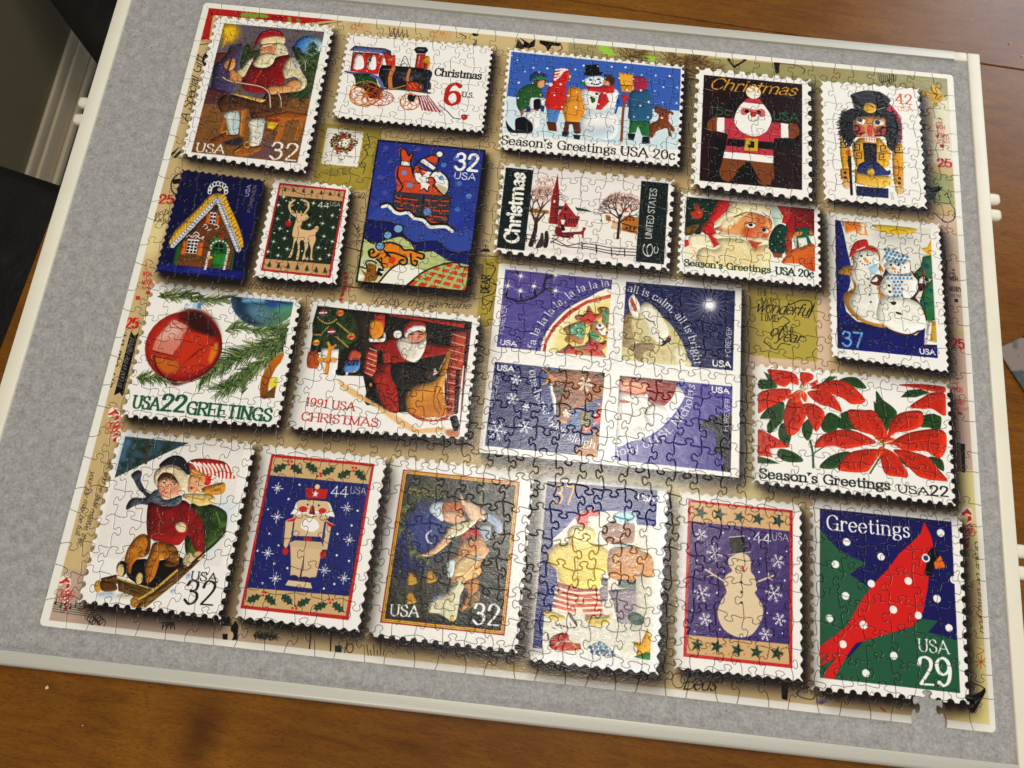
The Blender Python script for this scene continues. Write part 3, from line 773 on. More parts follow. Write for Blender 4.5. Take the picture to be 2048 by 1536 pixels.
P('d9c3a0', '5577 4921 64 -1 37 47 1 80 36 53 19 88 -17 35 59 83 7 88 -39 92 -56 66 -91 26 -104 -33 -59 -70 -16 -86 34 -93 33 -59 -25 -76 22 -59 45 -39 -30 -42 4 -58', sm=1)
S('d9c3a0', 14, '5739 5129 81 -40 46 -22', sm=1)
S('d9c3a0', 9, '5825 5088 3 -40/5825 5088 35 13')
S('d9c3a0', 14, '5466 5155 -89 -42 -71 -37', sm=1)
S('d9c3a0', 9, '5377 5113 -52 17/5341 5094 5 -28')
P('151314', '5497 4796 124 -28 14 129 41 2 -111 23 -76 14 40 -33 -24 -32')
S('e8e0d0', 7, '5497 4796 124 -25')
S('f0e8d8', 5, '5489 4939 187 -43')
D('1d1a18', 10, '5603 5148 4 78 3 82')
D('1d1a18', 6, '5570 4981 58 -6')
P('b8302c', '5596 5016 18 -2 19 49 -12 7')
S('3a2a20', 5, '5550 5040 36 17 46 -5 17 -25', sm=1)
flake(5260.8, 4804.2, 49.2, w=5.9, kind=1, rot=8.9)
flake(5377.5, 4942.1, 67.3, w=5.8, kind=1, rot=8.9)
flake(5900, 4949.3, 55.5, w=5.8, kind=1, rot=8.9)
flake(5283.3, 5269.6, 68.2, w=5.7, kind=1, rot=8.9)
flake(5870.7, 5207, 70.5, w=5.7, kind=1, rot=8.9)
flake(5319.2, 5470.7, 50.4, w=5.6, kind=1, rot=8.9)
flake(5917.4, 5407.1, 50.5, w=5.6, kind=1, rot=8.9)
flake(5807.5, 5533, 50.1, w=5.6, kind=1, rot=3.9)
D('f2efe8', 7, '5210 5410 27 162 202 -38 194 29 186 -197 125 145')
D('f2efe8', 8, '5444 4764 216 23 312 74 -213 82 -299 133 287 -25 -340 200 552 -155 -726 -83 139 -149')
T('44', '5698 4815 142 -1', 84.1, 'f4f1e8', 'sans', wt=0.8)
T('USA', '5854 4781 133 -6', 60.9, 'f4f1e8', 'sans', wt=0.6)
T('2009', '5905 5563 68 -1', 22.2, '2a2038', 'cond')
clip_to()
SHADE[0] = 0.8
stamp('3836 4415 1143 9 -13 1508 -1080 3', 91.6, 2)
clip_to('3943 4494 934 -22 14 1353 -941 7')
P('e2dccb', '3943 4494 934 -22 14 1353 -941 7')
P('23286a', '3867 4490 1035 -39 -13 322 -161 0 -54 -107 -142 16 -142 15 -143 16 -107 141 -109 116 60 268 21 111 -37 225 -160 17', c2='2a2f70', g=(4004.1, 4667.6, 4843.2, 4695.6))
P('262c6c', '3868 5114 214 23 -3 102 -17 193 -45 137 7 260 -85 9')
P('d6d0be', '4707 5195 159 -74 16 509 -149 -6', soft=22.6)
P('e3c65a', '4210 4834 118 -1 57 41 -12 82 61 17 74 50 54 97 -19 70 -82 -3 -4 102 -90 44 -127 13 -121 -54 -30 -76 -76 -60 -14 -90 71 -65 92 -22 -13 -91', sm=1, c2='dfc65c', g=(4025.2, 4900.9, 4519.7, 5192.5))
S('8a7a3a', 6, '4163 4990 75 50 36 291', sm=1)
S('8a7a3a', 5, '4250 5039 184 -66', sm=1)
P('f0dc90', '4188 4860 130 -14 52 64 -31 62 -106 -1 -51 -40', sm=1)
D('2a2018', 7, '4307 4894')
D('2a2018', 6, '4244 4895')
S('a04028', 6, '4243 4947 48 12 45 -22', sm=1)
P('c23c3c', '4205 4776 43 -52 70 -31 84 9 -9 36 -71 14 -12 72 -54 -1', sm=1)
S('8c2420', 9, '4229 4785 97 13')
P('8a5f44', '4446 4821 68 -55 93 -33 85 26 17 92 -18 83 -93 21 -83 -2 -75 -50', sm=1)
P('a9ccd4', '4522 4712 81 -44 96 14 16 63 -58 29 -14 -33 -44 51 -74 -39', sm=1)
D('f4f1e8', 14, '4524 4833 69 -3')
D('2a1a10', 6, '4524 4833 69 -3')
S('f0e4d0', 7, '4535 4898 48 13 34 -21', sm=1)
P('c48a4e', '4507 5011 91 -44 105 -23 73 38 85 37 19 135 -57 40 -72 -38 -7 69 -151 16 -85 -47', sm=1)
S('a9ccd4', 16, '4551 4960 71 -1 57 -24', sm=1)
sprinkle(('f0e0c0',), 4688.2, 5083.5, 149.9, 103.8, 0, 30, 9.2, 4)
P('4d5c54', '4592 5230 152 -5 -3 62 -138 9')
P('545a56', '4453 5234 58 5 4 55 -53 -5')
P('c8553e', '4103 5304 100 18 118 15 115 -18 42 102 18 97 -135 37 -52 -72 -87 64 -142 -40 14 -101')
S('efe0c4', 17, '4094 5345 125 28 93 -1', sm=1)
S('efe0c4', 17, '4312 5370 149 -23')
S('efe0c4', 17, '4091 5387 131 26 93 -1', sm=1)
S('efe0c4', 17, '4315 5409 153 -23')
S('efe0c4', 17, '4088 5430 138 22 92 -1', sm=1)
S('efe0c4', 17, '4318 5449 158 -24')
S('efe0c4', 17, '4085 5473 144 19 92 -1', sm=1)
S('efe0c4', 17, '4321 5488 162 -23')
S('efe0c4', 17, '4082 5515 150 16 92 -1', sm=1)
S('efe0c4', 17, '4324 5528 167 -25')
P('cdb458', '4013 5531 164 32 -3 33 -97 5 -60 -32', sm=1)
P('cdb458', '4361 5560 182 -30 -8 50 -78 30 -81 -13', sm=1)
S('4a4a2c', 8, '4349 5556 102 -27 92 -5', sm=1)
P('8f8288', '4518 5327 229 -46 12 110 -9 133 -100 55 -36 -18 -44 -139', nz=('a59aa0', 11.3, 67.6, 0, 1.5))
P('8f8288', '4448 5324 66 -52 9 133 -56 28')
E('3f5a4c', 4761, 5523, 69.4, 47, ang=13.9)
E('5a7464', 4755, 5513, 33.6, 17.9, ang=-6.1)
P('b33a2a', '4085 5747 92 -58 46 11 29 62 68 -2 -2 49 -209 16', sm=1)
S('c8c0b8', 13, '4129 5797 42 -37 68 -7', sm=1)
P('d88c30', '4238 5742 36 18 49 37 -10 23')
S('3c3c38', 7, '4065 5717 -8 12')
S('4a4a44', 7, '4094 5660 24 8/4209 5527 21 42')
S('3c3c38', 7, '4072 5731 -8 12')
S('4a4a44', 7, '4121 5641 20 3/4221 5539 19 40')
S('3c3c38', 7, '4079 5746 -8 11')
S('4a4a44', 7, '4148 5623 20 40/4234 5551 16 37')
S('3c3c38', 7, '4086 5760 -8 12')
S('4a4a44', 7, '4179 5650 12 -12/4246 5562 14 36')
S('3c3c38', 7, '4093 5775 -8 11')
S('4a4a44', 7, '4206 5632 12 25/4259 5574 11 34')
S('3c3c38', 7, '4100 5789 -8 11')
S('4a4a44', 7, '4233 5614 8 19/4271 5586 9 32')
S('3c3c38', 7, '4107 5803 -8 12')
S('4a4a44', 7, '4264 5641 4 11/4284 5598 6 30')
clip_to('4383 5770 105 -49 59 31 84 66 -67 14 -159 0')
P('e4ded0', '4328 5721 340 -36 10 150 -338 36')
P('4d87a8', '4397 5730 22 16 -19 22 -19 -18')
D('d89a90', 8, '4418 5731')
P('4d87a8', '4411 5761 22 16 -19 22 -20 -18')
D('d89a90', 8, '4432 5762')
P('4d87a8', '4425 5792 22 16 -19 21 -20 -17')
D('d89a90', 8, '4445 5793')
P('4d87a8', '4439 5823 21 16 -19 21 -19 -17')
D('d89a90', 8, '4459 5824')
P('4d87a8', '4438 5726 22 16 -19 21 -20 -17')
D('d89a90', 8, '4459 5727')
P('4d87a8', '4452 5757 22 16 -19 21 -20 -17')
D('d89a90', 8, '4472 5758')
P('4d87a8', '4466 5788 21 16 -19 21 -19 -17')
D('d89a90', 8, '4486 5789')
P('4d87a8', '4479 5818 22 16 -19 22 -20 -18')
D('d89a90', 8, '4500 5819')
P('4d87a8', '4479 5722 22 16 -19 21 -20 -17')
D('d89a90', 8, '4500 5723')
P('4d87a8', '4493 5753 21 16 -19 21 -19 -17')
D('d89a90', 8, '4513 5754')
P('4d87a8', '4506 5783 22 16 -19 22 -20 -18')
D('d89a90', 8, '4527 5784')
P('4d87a8', '4520 5814 21 16 -19 21 -19 -17')
D('d89a90', 8, '4540 5815')
P('4d87a8', '4520 5717 21 16 -19 22 -19 -17')
D('d89a90', 8, '4540 5718')
P('4d87a8', '4533 5748 22 16 -19 22 -19 -18')
D('d89a90', 8, '4554 5749')
P('4d87a8', '4547 5779 21 16 -18 21 -20 -17')
D('d89a90', 8, '4567 5780')
P('4d87a8', '4560 5810 22 16 -19 21 -19 -17')
D('d89a90', 8, '4581 5811')
P('4d87a8', '4561 5713 21 16 -19 22 -19 -18')
D('d89a90', 8, '4581 5714')
P('4d87a8', '4574 5744 22 16 -19 21 -20 -17')
D('d89a90', 8, '4595 5745')
P('4d87a8', '4588 5775 21 16 -19 21 -19 -17')
D('d89a90', 8, '4608 5776')
P('4d87a8', '4601 5806 22 15 -19 22 -20 -17')
D('d89a90', 8, '4622 5807')
P('4d87a8', '4601 5709 22 16 -19 21 -20 -17')
D('d89a90', 8, '4622 5710')
P('4d87a8', '4615 5740 21 16 -19 21 -19 -17')
D('d89a90', 8, '4635 5741')
P('4d87a8', '4628 5771 22 15 -19 22 -20 -17')
D('d89a90', 8, '4649 5772')
P('4d87a8', '4642 5801 21 16 -19 21 -19 -17')
D('d89a90', 8, '4662 5802')
clip_to('3943 4494 934 -22 14 1353 -941 7')
P('e2a81e', '4738 5700 74 3 45 -119 33 78 0 118 -34 -7 -77 41 7 -66')
P('3c7a40', '4756 5816 100 -48 36 1 1 59')
T('37', '4010 4667 174 -5', 148.5, 'e0a83c', 'sans', wt=0.9)
T('USA', '4719 4573 135 -7', 50.1, 'f4f1e8', 'bold')
clip_to()
T('2005', '3949 5882 85 -5', 41.7, '5a5650', 'thin')
SHADE[0] = 0
stamp('2601 4416 1230 3 2 1466 -1228 -4', 88.7, 1)
clip_to('2715 4525 999 -1 3 1239 -1007 6')
P('a02a1c', '2715 4525 999 -1 3 1239 -1007 6')
P('e6c840', '2727 4537 975 -1 3 1215 -983 6')
P('3a2a10', '2734 4544 961 -1 3 1201 -969 6')
P('e6c840', '2738 4548 953 -1 3 1193 -961 6')
P('8c2418', '2746 4556 937 -1 3 1177 -945 6')
P('2a2a26', '2752 4562 925 -1 3 1165 -933 6')
clip_to('2752 4562 925 -1 3 1165 -933 6')
SHADE[0] = 1
P('34332c', '2646 4518 1122 -47 -28 1146 -987 105', nz=('48463c', 43.1, 43.1, 30, 1.6))
P('2c3a7a', '2788 4874 117 -116 234 78 4 145 -59 221 -307 103 -41 -280', sm=1, soft=50.7, a=0.9)
P('1f2450', '2762 5201 314 2 -183 195 -120 -22', sm=1, soft=35.5, a=0.8)
sprinkle(('5c6a34', '8a8a4a', '7a3a28', 'b0a860'), 2941.3, 4695.1, 177.3, 44.3, 0, 70, 10.3, 4)
needles('3040 4647 -141 68 -88 112 -57 123 4 72 88 48 41 82 -23 45', 50.9, 130, ('46522c', '6a7440', '2c3420', '848a50'), 6.5, 80, 51)
needles('2864 5197 92 33 90 18', 42.8, 60, ('46522c', '6a7440', '2c3420', '848a50'), 6.4, 80, 52)
D('7c2a20', 10, '2970 4685 -96 65 -65 267 12 135')
P('b9c4cc', '2981 4824 24 -47 72 -15 54 16 -20 134 -37 -4 -72 -43', sm=1, c2='dfe4e0', g=(3055.9, 4771.4, 3073.1, 4901.3))
P('c8782c', '3085 4798 28 -47 73 -8 77 21 15 57 -43 19 -68 -15 -65 15', sm=1, nz=('8c4a1c', 22, 14.7, 20, 1.5))
P('dcb08c', '3086 4827 52 2 44 -5 60 8 50 46 -4 87 -53 49 -71 15 -21 -48 53 -42 -77 -28 -20 -42', sm=1)
S('7a3c20', 5, '3097 4855 30 4')
S('a04830', 7, '3122 4881 16 6')
P('d8c8a8', '3162 4957 62 -36 84 -31 85 -30 -21 67 -93 82 -141 51 11 -58', sm=1)
P('dcb894', '3261 4749 44 -12 108 40 49 39 -22 60 -103 4 -52 -60', sm=1)
P('dcb08c', '3223 4680 35 40 27 41 -37 4', sm=1)
P('d8ac84', '3123 5055 74 6 -37 54 -98 89 -93 14 -10 -17 76 -37 64 -71', sm=1)
P('a81e20', '3273 5024 125 -129 -9 52 57 44 -84 38 -78 23', sm=1)
P('7286a8', '3442 4832 42 -19 71 36 48 39 0 65 -48 27 -23 -70 -64 -44', sm=1, nz=('c8ccd0', 29.1, 11.6, 40, 1.6))
P('9aa2a8', '3410 4938 92 -32 12 107 -40 33 -34 -40', sm=1)
S('c09068', 7, '3616 4872 -19 96 -133 115', sm=1)
P('d6bd8a', '3253 5098 52 -55 120 -42 68 79 26 40 -60 112 23 68 -99 80 -52 48 -51 170 -71 8 17 -209 -43 -163 72 -65', sm=1, nz=('c07a44', 35.5, 113.6, 25, 1.8))
P('c8a26a', '3263 5239 100 -81 74 70 -90 100 -100 11', sm=1, a=0.8, nz=('e0cf9c', 14.2, 85.3, 60, 1.8))
P('c8d0cc', '3184 5241 62 -21 1 119 -41 18', sm=1)
P('b8bcc0', '3401 5175 64 -21 -3 43 -48 26', sm=1, a=0.8)
S('a8623c', 6, '3270 5175 112 -41 68 -43/3240 5396 106 -81 62 -84', sm=1)
P('c9c2a0', '3082 5645 10 -95 119 -68 47 -83 94 1 -32 115 -4 155 -43 26 -98 -44', sm=1, nz=('e0d8b8', 13.5, 67.5, 20, 1.6))
P('a86a3c', '3340 5401 76 -53 48 18 -8 123 -80 109 -46 4 54 -127', sm=1, nz=('d0a060', 11.3, 56.5, 20, 1.6))
P('6a5438', '3411 5505 61 -73 11 88 -84 75', sm=1, nz=('a88a50', 9, 33.8, 60, 2))
P('58708c', '3091 5539 75 -46 3 27 -65 35', sm=1)
S('e2d9c0', 29, '3304 5394 7 144 -9 111', sm=1)
E('c8b040', 3282, 5673, 17.8, 24.5, ang=-6.1)
S('e0dcd0', 14, '3019 5007 -32 44 26 50 31 4', sm=1)
P('b88a2c', '2880 5372 46 -5 35 66 -67 23', sm=1)
S('d8b040', 7, '2891 5454 72 -24')
P('b88a2c', '3033 5338 46 -5 35 67 -67 23', sm=1)
S('d8b040', 7, '3044 5421 72 -24')
P('b88a2c', '2895 5521 46 -4 35 65 -67 22', sm=1)
S('d8b040', 7, '2907 5602 71 -23')
D('d8c870', 8, '2814 5356 710 124 90 -238 -336 -61')
engrave('2758 4566 914 -9 5 1151 -919 10', 0.45, 8.9, 5.2, 30)
T('USA', '2785 5707 223 -13', 83.7, 'f0ede4', 'serif')
T('32', '3452 5699 211 -9', 155.7, 'f0ede4', 'serif', wt=0.9)
P('cfc4a0', '3319 4610 20 -17 144 14 -70 37 26 101 -46 -10 -23 -71', sm=1, soft=7.4, a=0.5, nz=('3a3a30', 22.2, 22.2, 0, 2))
clip_to()
SHADE[0] = 0
stamp('1478 4436 1092 -4 -11 1428 -1017 0', 84.6, 2)
clip_to('1581 4515 886 -11 -11 1274 -882 1')
P('b82a24', '1581 4515 886 -11 -11 1274 -882 1')
clip_to('1603 4541 842 -13 -17 1219 -831 7')
P('262b66', '1376 4569 1114 -121 238 1536 -1111 117')
P('c8a878', '1567 4541 902 -30 -26 170 -846 14')
P('c8a878', '1560 5615 877 -21 -1 171 -856 16')
holly(1680.7, 4621, 134.3, -31.2, c='2c4432')
holly(1820.7, 4623.1, 134.2, 28.8, c='2c4432')
holly(1948.1, 4598, 134.4, 28.8, c='2c4432')
holly(2092.3, 4603.5, 134.2, -31.2, c='2c4432')
holly(2230, 4616.4, 134, -31.2, c='2c4432')
holly(2369.1, 4616.3, 134, 33.8, c='2c4432')
D('b82a24', 11, '1734 4563 31 -2 -20 27 258 72 21 -25 9 20 255 -98 28 0 -16 26')
holly(1672.6, 5689.5, 125.2, -28.1, c='2c4432')
holly(1806.5, 5692.3, 125.1, 33.9, c='2c4432')
holly(1939.8, 5674.7, 125.2, 33.9, c='2c4432')
holly(2077, 5677.2, 125.1, -31.1, c='2c4432')
holly(2216.4, 5693.2, 124.9, -26.1, c='2c4432')
holly(2359.7, 5691.6, 124.8, 31.9, c='2c4432')
D('b82a24', 10, '1730 5635 23 3 -16 23 254 73 19 -22 13 22 250 -98 30 -1 -17 25')
T('44', '2144 4815 140 -7', 88.2, 'f4f1e8', 'sans', wt=0.75)
T('USA', '2301 4773 130 -3', 58.9, 'f4f1e8', 'sans', wt=0.6)
flake(1687.7, 4794.5, 45.7, w=5.9, rot=1.8)
flake(1729.3, 5030.2, 47.2, w=5.8, rot=1.9)
flake(1709.9, 5328.6, 46.3, w=5.7, rot=1.9)
flake(2295.7, 4898.4, 47.5, w=5.8, rot=1.8)
flake(2354.3, 5152.6, 44.6, w=5.7, rot=1.9)
flake(2196.3, 5413.8, 45.9, w=5.7, rot=1.9)
flake(1810.7, 5520.7, 46.4, w=5.6, rot=-0.1)
flake(2365.1, 5458.7, 46.5, w=5.6, rot=-0.1)
D('f4f1e8', 9, '1713 5569 67 -163 112 24 403 83 -79 44 167 -237')
D('f4f1e8', 10, '1866 4745 -68 131')
D('f4f1e8', 9, '1690 5172 95 88 -163 59 631 -204 23 171 112 -377 -30 126 -717 -59')
P('d4b890', '1880 5243 270 -8 -11 227 -4 14 -207 22 -13 -110')
P('d4b890', '1886 5254 259 -6 -52 238 -159 6')
P('262b66', '2009 5270 9 224 -14 1')
P('c8ad88', '1871 5230 39 -26 240 -12 36 61 -303 4')
P('d4b890', '1805 5057 74 -19 -3 -18 247 -26 68 50 -1 208 -44 -2 -25 -97 -232 17 -11 59 -28 46 -22 -19')
P('262b66', '1882 5056 7 114 -17 67 -11 22 17 -87 -8 -122')
P('262b66', '2145 5035 4 172 10 34 -27 -47 -3 -165')
P('2c2a60', '1888 5167 59 -1 2 34 -58 -1')
P('2c2a60', '2065 5169 80 -5 -2 29 -69 4')
P('b82a24', '1973 5170 76 -2 -4 32 -59 -4')
P('d4b890', '1874 4889 85 -24 148 -5 49 28 8 87 -46 34 -232 25 -17 -49', sm=1)
P('efeae0', '1867 4893 -11 64 -22 39 60 0 70 -22 48 24 77 -30 121 16 -54 -96 -34 -26 39 55 -1 36 -90 -5 -96 3 -86 17')
P('efeae0', '1940 5086 18 -60 87 -10 47 53 -23 39 -34 14 -61 -11 -25 -12', sm=1)
E('b83030', 1932, 4945, 36.5, 24.8, ang=-6.2)
E('b83030', 2095, 4942, 32.8, 23.3, ang=-6.2)
P('8a2020', '1987 4979 9 -70 23 1 24 70')
D('1a1614', 8, '1964 4903 94 -2')
S('2a1a14', 4, '1956 4993 43 12 56 -15', sm=1)
P('b82a24', '1919 4769 193 -9 -5 80 -162 12')
star5(2012.1, 4809, 30.9, 'f0ece2', -1.2)
D('e2c8a0', 21, '2018 4748')
S('26264c', 9, '1946 4857 160 -1 7 -22', sm=1)
P('b82a24', '1806 5046 89 -39 -14 42 -57 13')
P('b82a24', '2118 5009 110 35 -48 23 -30 -26')
S('f0d8c8', 4, '1815 5052 75 -37/2127 5015 94 33')
E('b82a24', 1851, 5299, 25, 28.5, ang=-6.1)
E('b82a24', 2163, 5292, 25.7, 32.8, ang=-6.1)
P('2c2458', '1920 5511 13 -29 42 -3 22 17 1 28 -72 0', sm=1)
P('2c2458', '2000 5513 20 -27 50 -5 22 19 -3 24 -82 6', sm=1)
P('d8bd98', '1918 5522 182 1 23 44 -224 -2')
T('2009', '2347 5576 58 -2', 19.6, '141a40', 'cond')
clip_to()
stamp('242 4438 1191 -10 4 1451 -1169 -4', 93.5, 1)
P('e5ddd4', '322 4502 1020 -22 0 760 2 236 -1055 35 15 -481', soft=3.2, a=0.8)
P('3f5a68', '312 4499 551 -3 -177 111 -168 110 -208 140', nz=('22301f', 49.9, 41.6, 20, 1.8))
P('5b7ea4', '313 4503 76 -4 -49 212 -33 71', soft=16.7, a=0.7)
S('4a3c24', 22, '518 4523 23 183')
P('d4dde0', '1227 4930 94 -26 76 89 -71 169 -62 245 -110 90', soft=24.1, a=0.7)
S('c8ccd0', 6, '1383 4962 -89 91')
SHADE[0] = 1
P('4a6230', '966 5024 156 -42 167 47 38 101 -17 114 -117 139 -139 31 -65 -215', sm=1, nz=('22301a', 48.1, 96.2, 60, 1.8))
S('22301a', 11, '1184 5041 -12 58 -6 160', sm=1)
S('6a8040', 10, '1218 5045 53 91', sm=1)
P('c22f2c', '892 4660 67 -37 133 -10 122 20 86 91 7 33 -116 4 -71 -17 -1 75 -47 13 -50 -77 -103 -48', sm=1)
S('efe4d4', 17, '908 4658 57 28 37 54/947 4657 53 31 34 55/985 4657 51 34 31 55/1024 4656 48 38 27 55/1062 4655 46 42 24 56/1100 4654 44 46 20 56/1139 4653 41 49 17 57/1177 4652 38 53 14 57/1216 4652 35 56 11 57/1254 4651 33 60 7 57', sm=1)
P('d89a50', '905 4717 39 -12 111 46 14 65 -53 -11 -82 -33', sm=1)
P('e0a878', '934 4772 67 1 56 27 -7 84 -61 23 -44 -12', sm=1)
E('f0efe8', 1002, 4815, 11.5, 7.4, ang=-6.2)
D('2a2a28', 6, '1003 4815')
P('a03028', '958 4861 30 5 -8 17 -18 -2')
P('d8a040', '1055 4867 82 -42 95 -27 22 64 -34 36 -114 13', sm=1, nz=('a8682c', 11.5, 49.1, 70, 1.6))
P('dcc07c', '905 4940 118 -29 152 9 -5 57 -91 34 -52 -10', sm=1)
P('26262c', '663 4727 34 -71 75 -42 79 17 70 84 3 50 -106 -22', sm=1)
P('e8dcc0', '641 4845 -3 -82 71 -58 100 -2 98 64 31 96 -45 62 -41 -36 -67 -109 -76 0 -31 45 9 73', sm=1, nz=('c8b48c', 13.2, 13.2, 0, 1.2))
P('4a2c18', '670 4826 37 -58 86 11 68 76 -29 -14 -82 -32 -47 13 -17 35', sm=1)
P('e2a882', '682 4841 50 -38 89 23 59 60 -15 59 -75 37 -51 -7 -50 -69', sm=1)
E('d88870', 723, 4927, 29.4, soft=8.2, a=0.6)
E('d88870', 839, 4907, 32.7, soft=8.2, a=0.6)
E('f0ece2', 733, 4852, 18, 9.8, ang=-6.2)
D('2a1c14', 8, '733 4852')
E('f0ece2', 824, 4860, 16.4, 9, ang=-6.2)
D('2a1c14', 7, '824 4860')
S('3a2418', 6, '705 4830 23 -9 27 11/799 4841 33 0', sm=1)
S('b07050', 7, '760 4890 15 9 9 -8', sm=1)
P('b8403a', '743 4924 27 8 16 -10 -17 22')
P('5c6066', '442 4817 47 -46 39 20 7 66 61 76 76 41 9 72 -99 3 -67 31 -34 28 -16 -30 33 -69 111 -20 -82 -65 -48 -61', sm=1, nz=('2e3238', 24.5, 40.8, 30, 1.6))
P('8e2420', '643 5059 40 -37 105 21 118 -62 80 24 125 116 55 138 16 109 -73 0 -74 -110 -44 60 -50 29 -202 -26 -59 -73', sm=1, c2='a82c26', g=(646.4, 5074.4, 1022.4, 5274.8), nz=('6a1818', 64.1, 96.2, 20, 1.0))
P('363c44', '644 4960 47 -46 58 68 58 2 90 -43 13 56 -57 43 -99 -2 -79 -16', sm=1, nz=('707880', 32.5, 11.4, -10, 1.8))
S('5a1414', 10, '691 5053 42 141 -13 50', sm=1)
S('6a1818', 10, '917 5029 74 105 47 99', sm=1)
S('c85a4c', 6, '731 5081 54 91 26 6/743 5273 82 -1', sm=1)
P('e2cca8', '905 5192 33 -36 53 18 5 56 -56 6', sm=1)
P('1c1611', '704 5482 122 2 176 -50 44 89 -201 176 -224 -61 -28 -113', sm=1)
P('c98a2e', '607 5319 57 -34 66 36 6 126 -72 39 -34 58 1 70 -70 -86 3 -118', sm=1, nz=('8a4c18', 23.7, 47.4, 30, 1.2))
P('c98a2e', '762 5350 78 -17 102 21 52 81 -22 49 -118 -18 -13 79 -14 79 -46 43 -43 -111 10 -126', sm=1, nz=('8a4c18', 23.6, 55.1, 30, 1.2))
P('3a2414', '859 5347 83 7 50 73 -5 87 -106 -4 30 -82', sm=1, a=0.8, nz=('a8702c', 9.5, 39.4, 70, 1.8))
P('3a2414', '683 5295 47 26 14 109 -40 20 12 -87', sm=1, a=0.7)
E('1d1814', 553, 5576, 43.8, 62.6, ang=-16.1)
E('d8bc84', 544, 5589, 29.7, 51.6, ang=-16.1)
E('1d1814', 723, 5627, 39, 54.6, ang=-6.1)
E('d8bc84', 711, 5636, 28, 46.7, ang=-6.1)
P('8a5a28', '403 5669 118 -43 33 66 -111 73', nz=('4a2c14', 46.6, 9.3, -20, 1.6))
E('c8963c', 399, 5731, 34.1, 46.5, ang=-16.1)
P('5c3c1c', '408 5692 114 3 29 51 -108 19', sm=1)
P('7a5a2a', '534 5648 313 58 5 53 -114 28 -169 -36', nz=('3a2814', 69.7, 10.8, 17, 1.8))
S('c8a860', 11, '536 5655 312 55')
P('8a6a34', '997 5521 94 -49 90 -73 31 -3 -189 238 -205 220 -95 3 -28 -50 154 -93', nz=('3a2814', 93.4, 12.5, -35, 1.8))
S('c8a050', 20, '720 5812 123 -90 159 -179', sm=1)
E('b07a30', 718, 5819, 30.8, 47.7, ang=-6.1)
E('c8b88c', 1070, 5450, 39.4, 59.1, ang=8.9)
D('4a3c28', 16, '1051 5507')
P('dca870', '1106 5392 44 -21 39 28 -16 40 -41 -3', sm=1)
S('2c2014', 17, '1127 5452 143 -165 62 -94', sm=1, taper=0.5)
P('bccbd6', '400 5785 139 -23 11 45 -126 6', soft=10.8)
P('c9cfae', '574 5774 113 3 6 22 -143 8', soft=10.8)
P('a8bcd4', '1088 5565 28 -18 10 45 -37 12', soft=7.8)
P('a8bcd4', '976 5708 50 -28 -6 46', soft=7.7)
SHADE[0] = 0
engrave('312 4499 1029 -23 59 1377 -1074 -15', 0.16, 7.4, 7.4, 0)
T('USA', '1129 5603 208 -4', 66.2, '1c1a18', 'serif', wt=0.9)
T('32', '1111 5789 241 -11', 180.8, '1c1a18', 'serif', wt=0.75)
# poinsettias
stamp('5661 3257 1742 -23 -5 1100 -1724 -12', 84.2, 1)
clip_to('5713 3295 1657 -25 -30 862 -1619 14')
SHADE[0] = 0.7
leaf('2f5226', '5720 3408 83 -9 83 50 -82 30 -83 -1', '1c3418', w=5.3, vein='5721 3435 144 21')
leaf('2f5226', '5760 3322 63 26 63 90 -73 -24', '1c3418', sm=0, w=5.3)
leaf('2f5226', '6268 3375 73 -73 73 -3 -94 70', '1c3418', sm=0, w=5.3)
leaf('2f5226', '6423 3336 63 -39 104 -6 80 82 -82 9 -103 -31', '1c3418', w=5.3, vein='6465 3320 185 50')
leaf('2f5226', '5938 3582 -122 56 -81 114 92 -10 -30 66 21 70 81 -81 40 -67', '1c3418', w=5.2, vein='5928 3604 -110 243')
leaf('2f5226', '5909 3796 61 -28 41 79 -40 139 -71 -85', '1c3418', w=5.1, vein='5929 3794 42 161')
leaf('2f5226', '6112 3753 72 -50 10 103 -41 98 -51 -67', '1c3418', w=5.1, vein='6148 3728 5 166')
leaf('2f5226', '6276 3714 62 -80 91 42 -32 108 -92 31 -40 -48', '1c3418', w=5.2, vein='6317 3667 -1 126')
leaf('2f5226', '6337 3644 143 48 59 66 -101 11 -81 -43', '1c3418', w=5.2, vein='6358 3663 171 91')
leaf('2f5226', '6439 3643 73 -39 28 102 40 58 -101 -30', '1c3418', w=5.2, vein='6480 3639 80 117')
leaf('2f5226', '6752 3397 60 68 80 55 39 59 -54 90 -44 88 -38 -58 -28 -81', '1c3418', w=5.2, vein='6772 3437 72 298')
leaf('2f5226', '6729 3485 50 47 48 101 -12 64 -79 -75', '1c3418', sm=0, w=5.2)
leaf('2f5226', '7156 3576 82 -30 41 6 39 27 -26 118 -80 -22 -81 -2', '1c3418', w=5.2, vein='7162 3659 126 -87')
leaf('2f5226', '6967 3427 65 -72 114 -23 81 23 -126 57', '1c3418', sm=0, w=5.3)
leaf('2f5226', '7190 3935 110 9 14 100 -77 -43', '1c3418', w=5.1, vein='7199 3944 111 90')
leaf('2f5226', '5911 4003 100 9 81 42 10 40 -130 14 -81 -42', '1c3418', w=5.1, vein='5921 4032 171 53')
leaf('2f5226', '5720 4085 111 18 81 27 -191 21', '1c3418', sm=0, w=5)
leaf('2f5226', '6252 4123 81 -95 102 -52 80 -8 -62 98 -81 60', '1c3418', w=5.1, vein='6262 4117 233 -137')
leaf('2f5226', '6909 3925 59 34 47 87 -59 -34', '1c3418', sm=0, w=5.1)
S('2e5a34', 18, '6173 3902 20 111 4 122', sm=1)
S('2e5a34', 10, '6198 4012 96 -72')
S('2e5a34', 14, '6766 3991 -84 141')
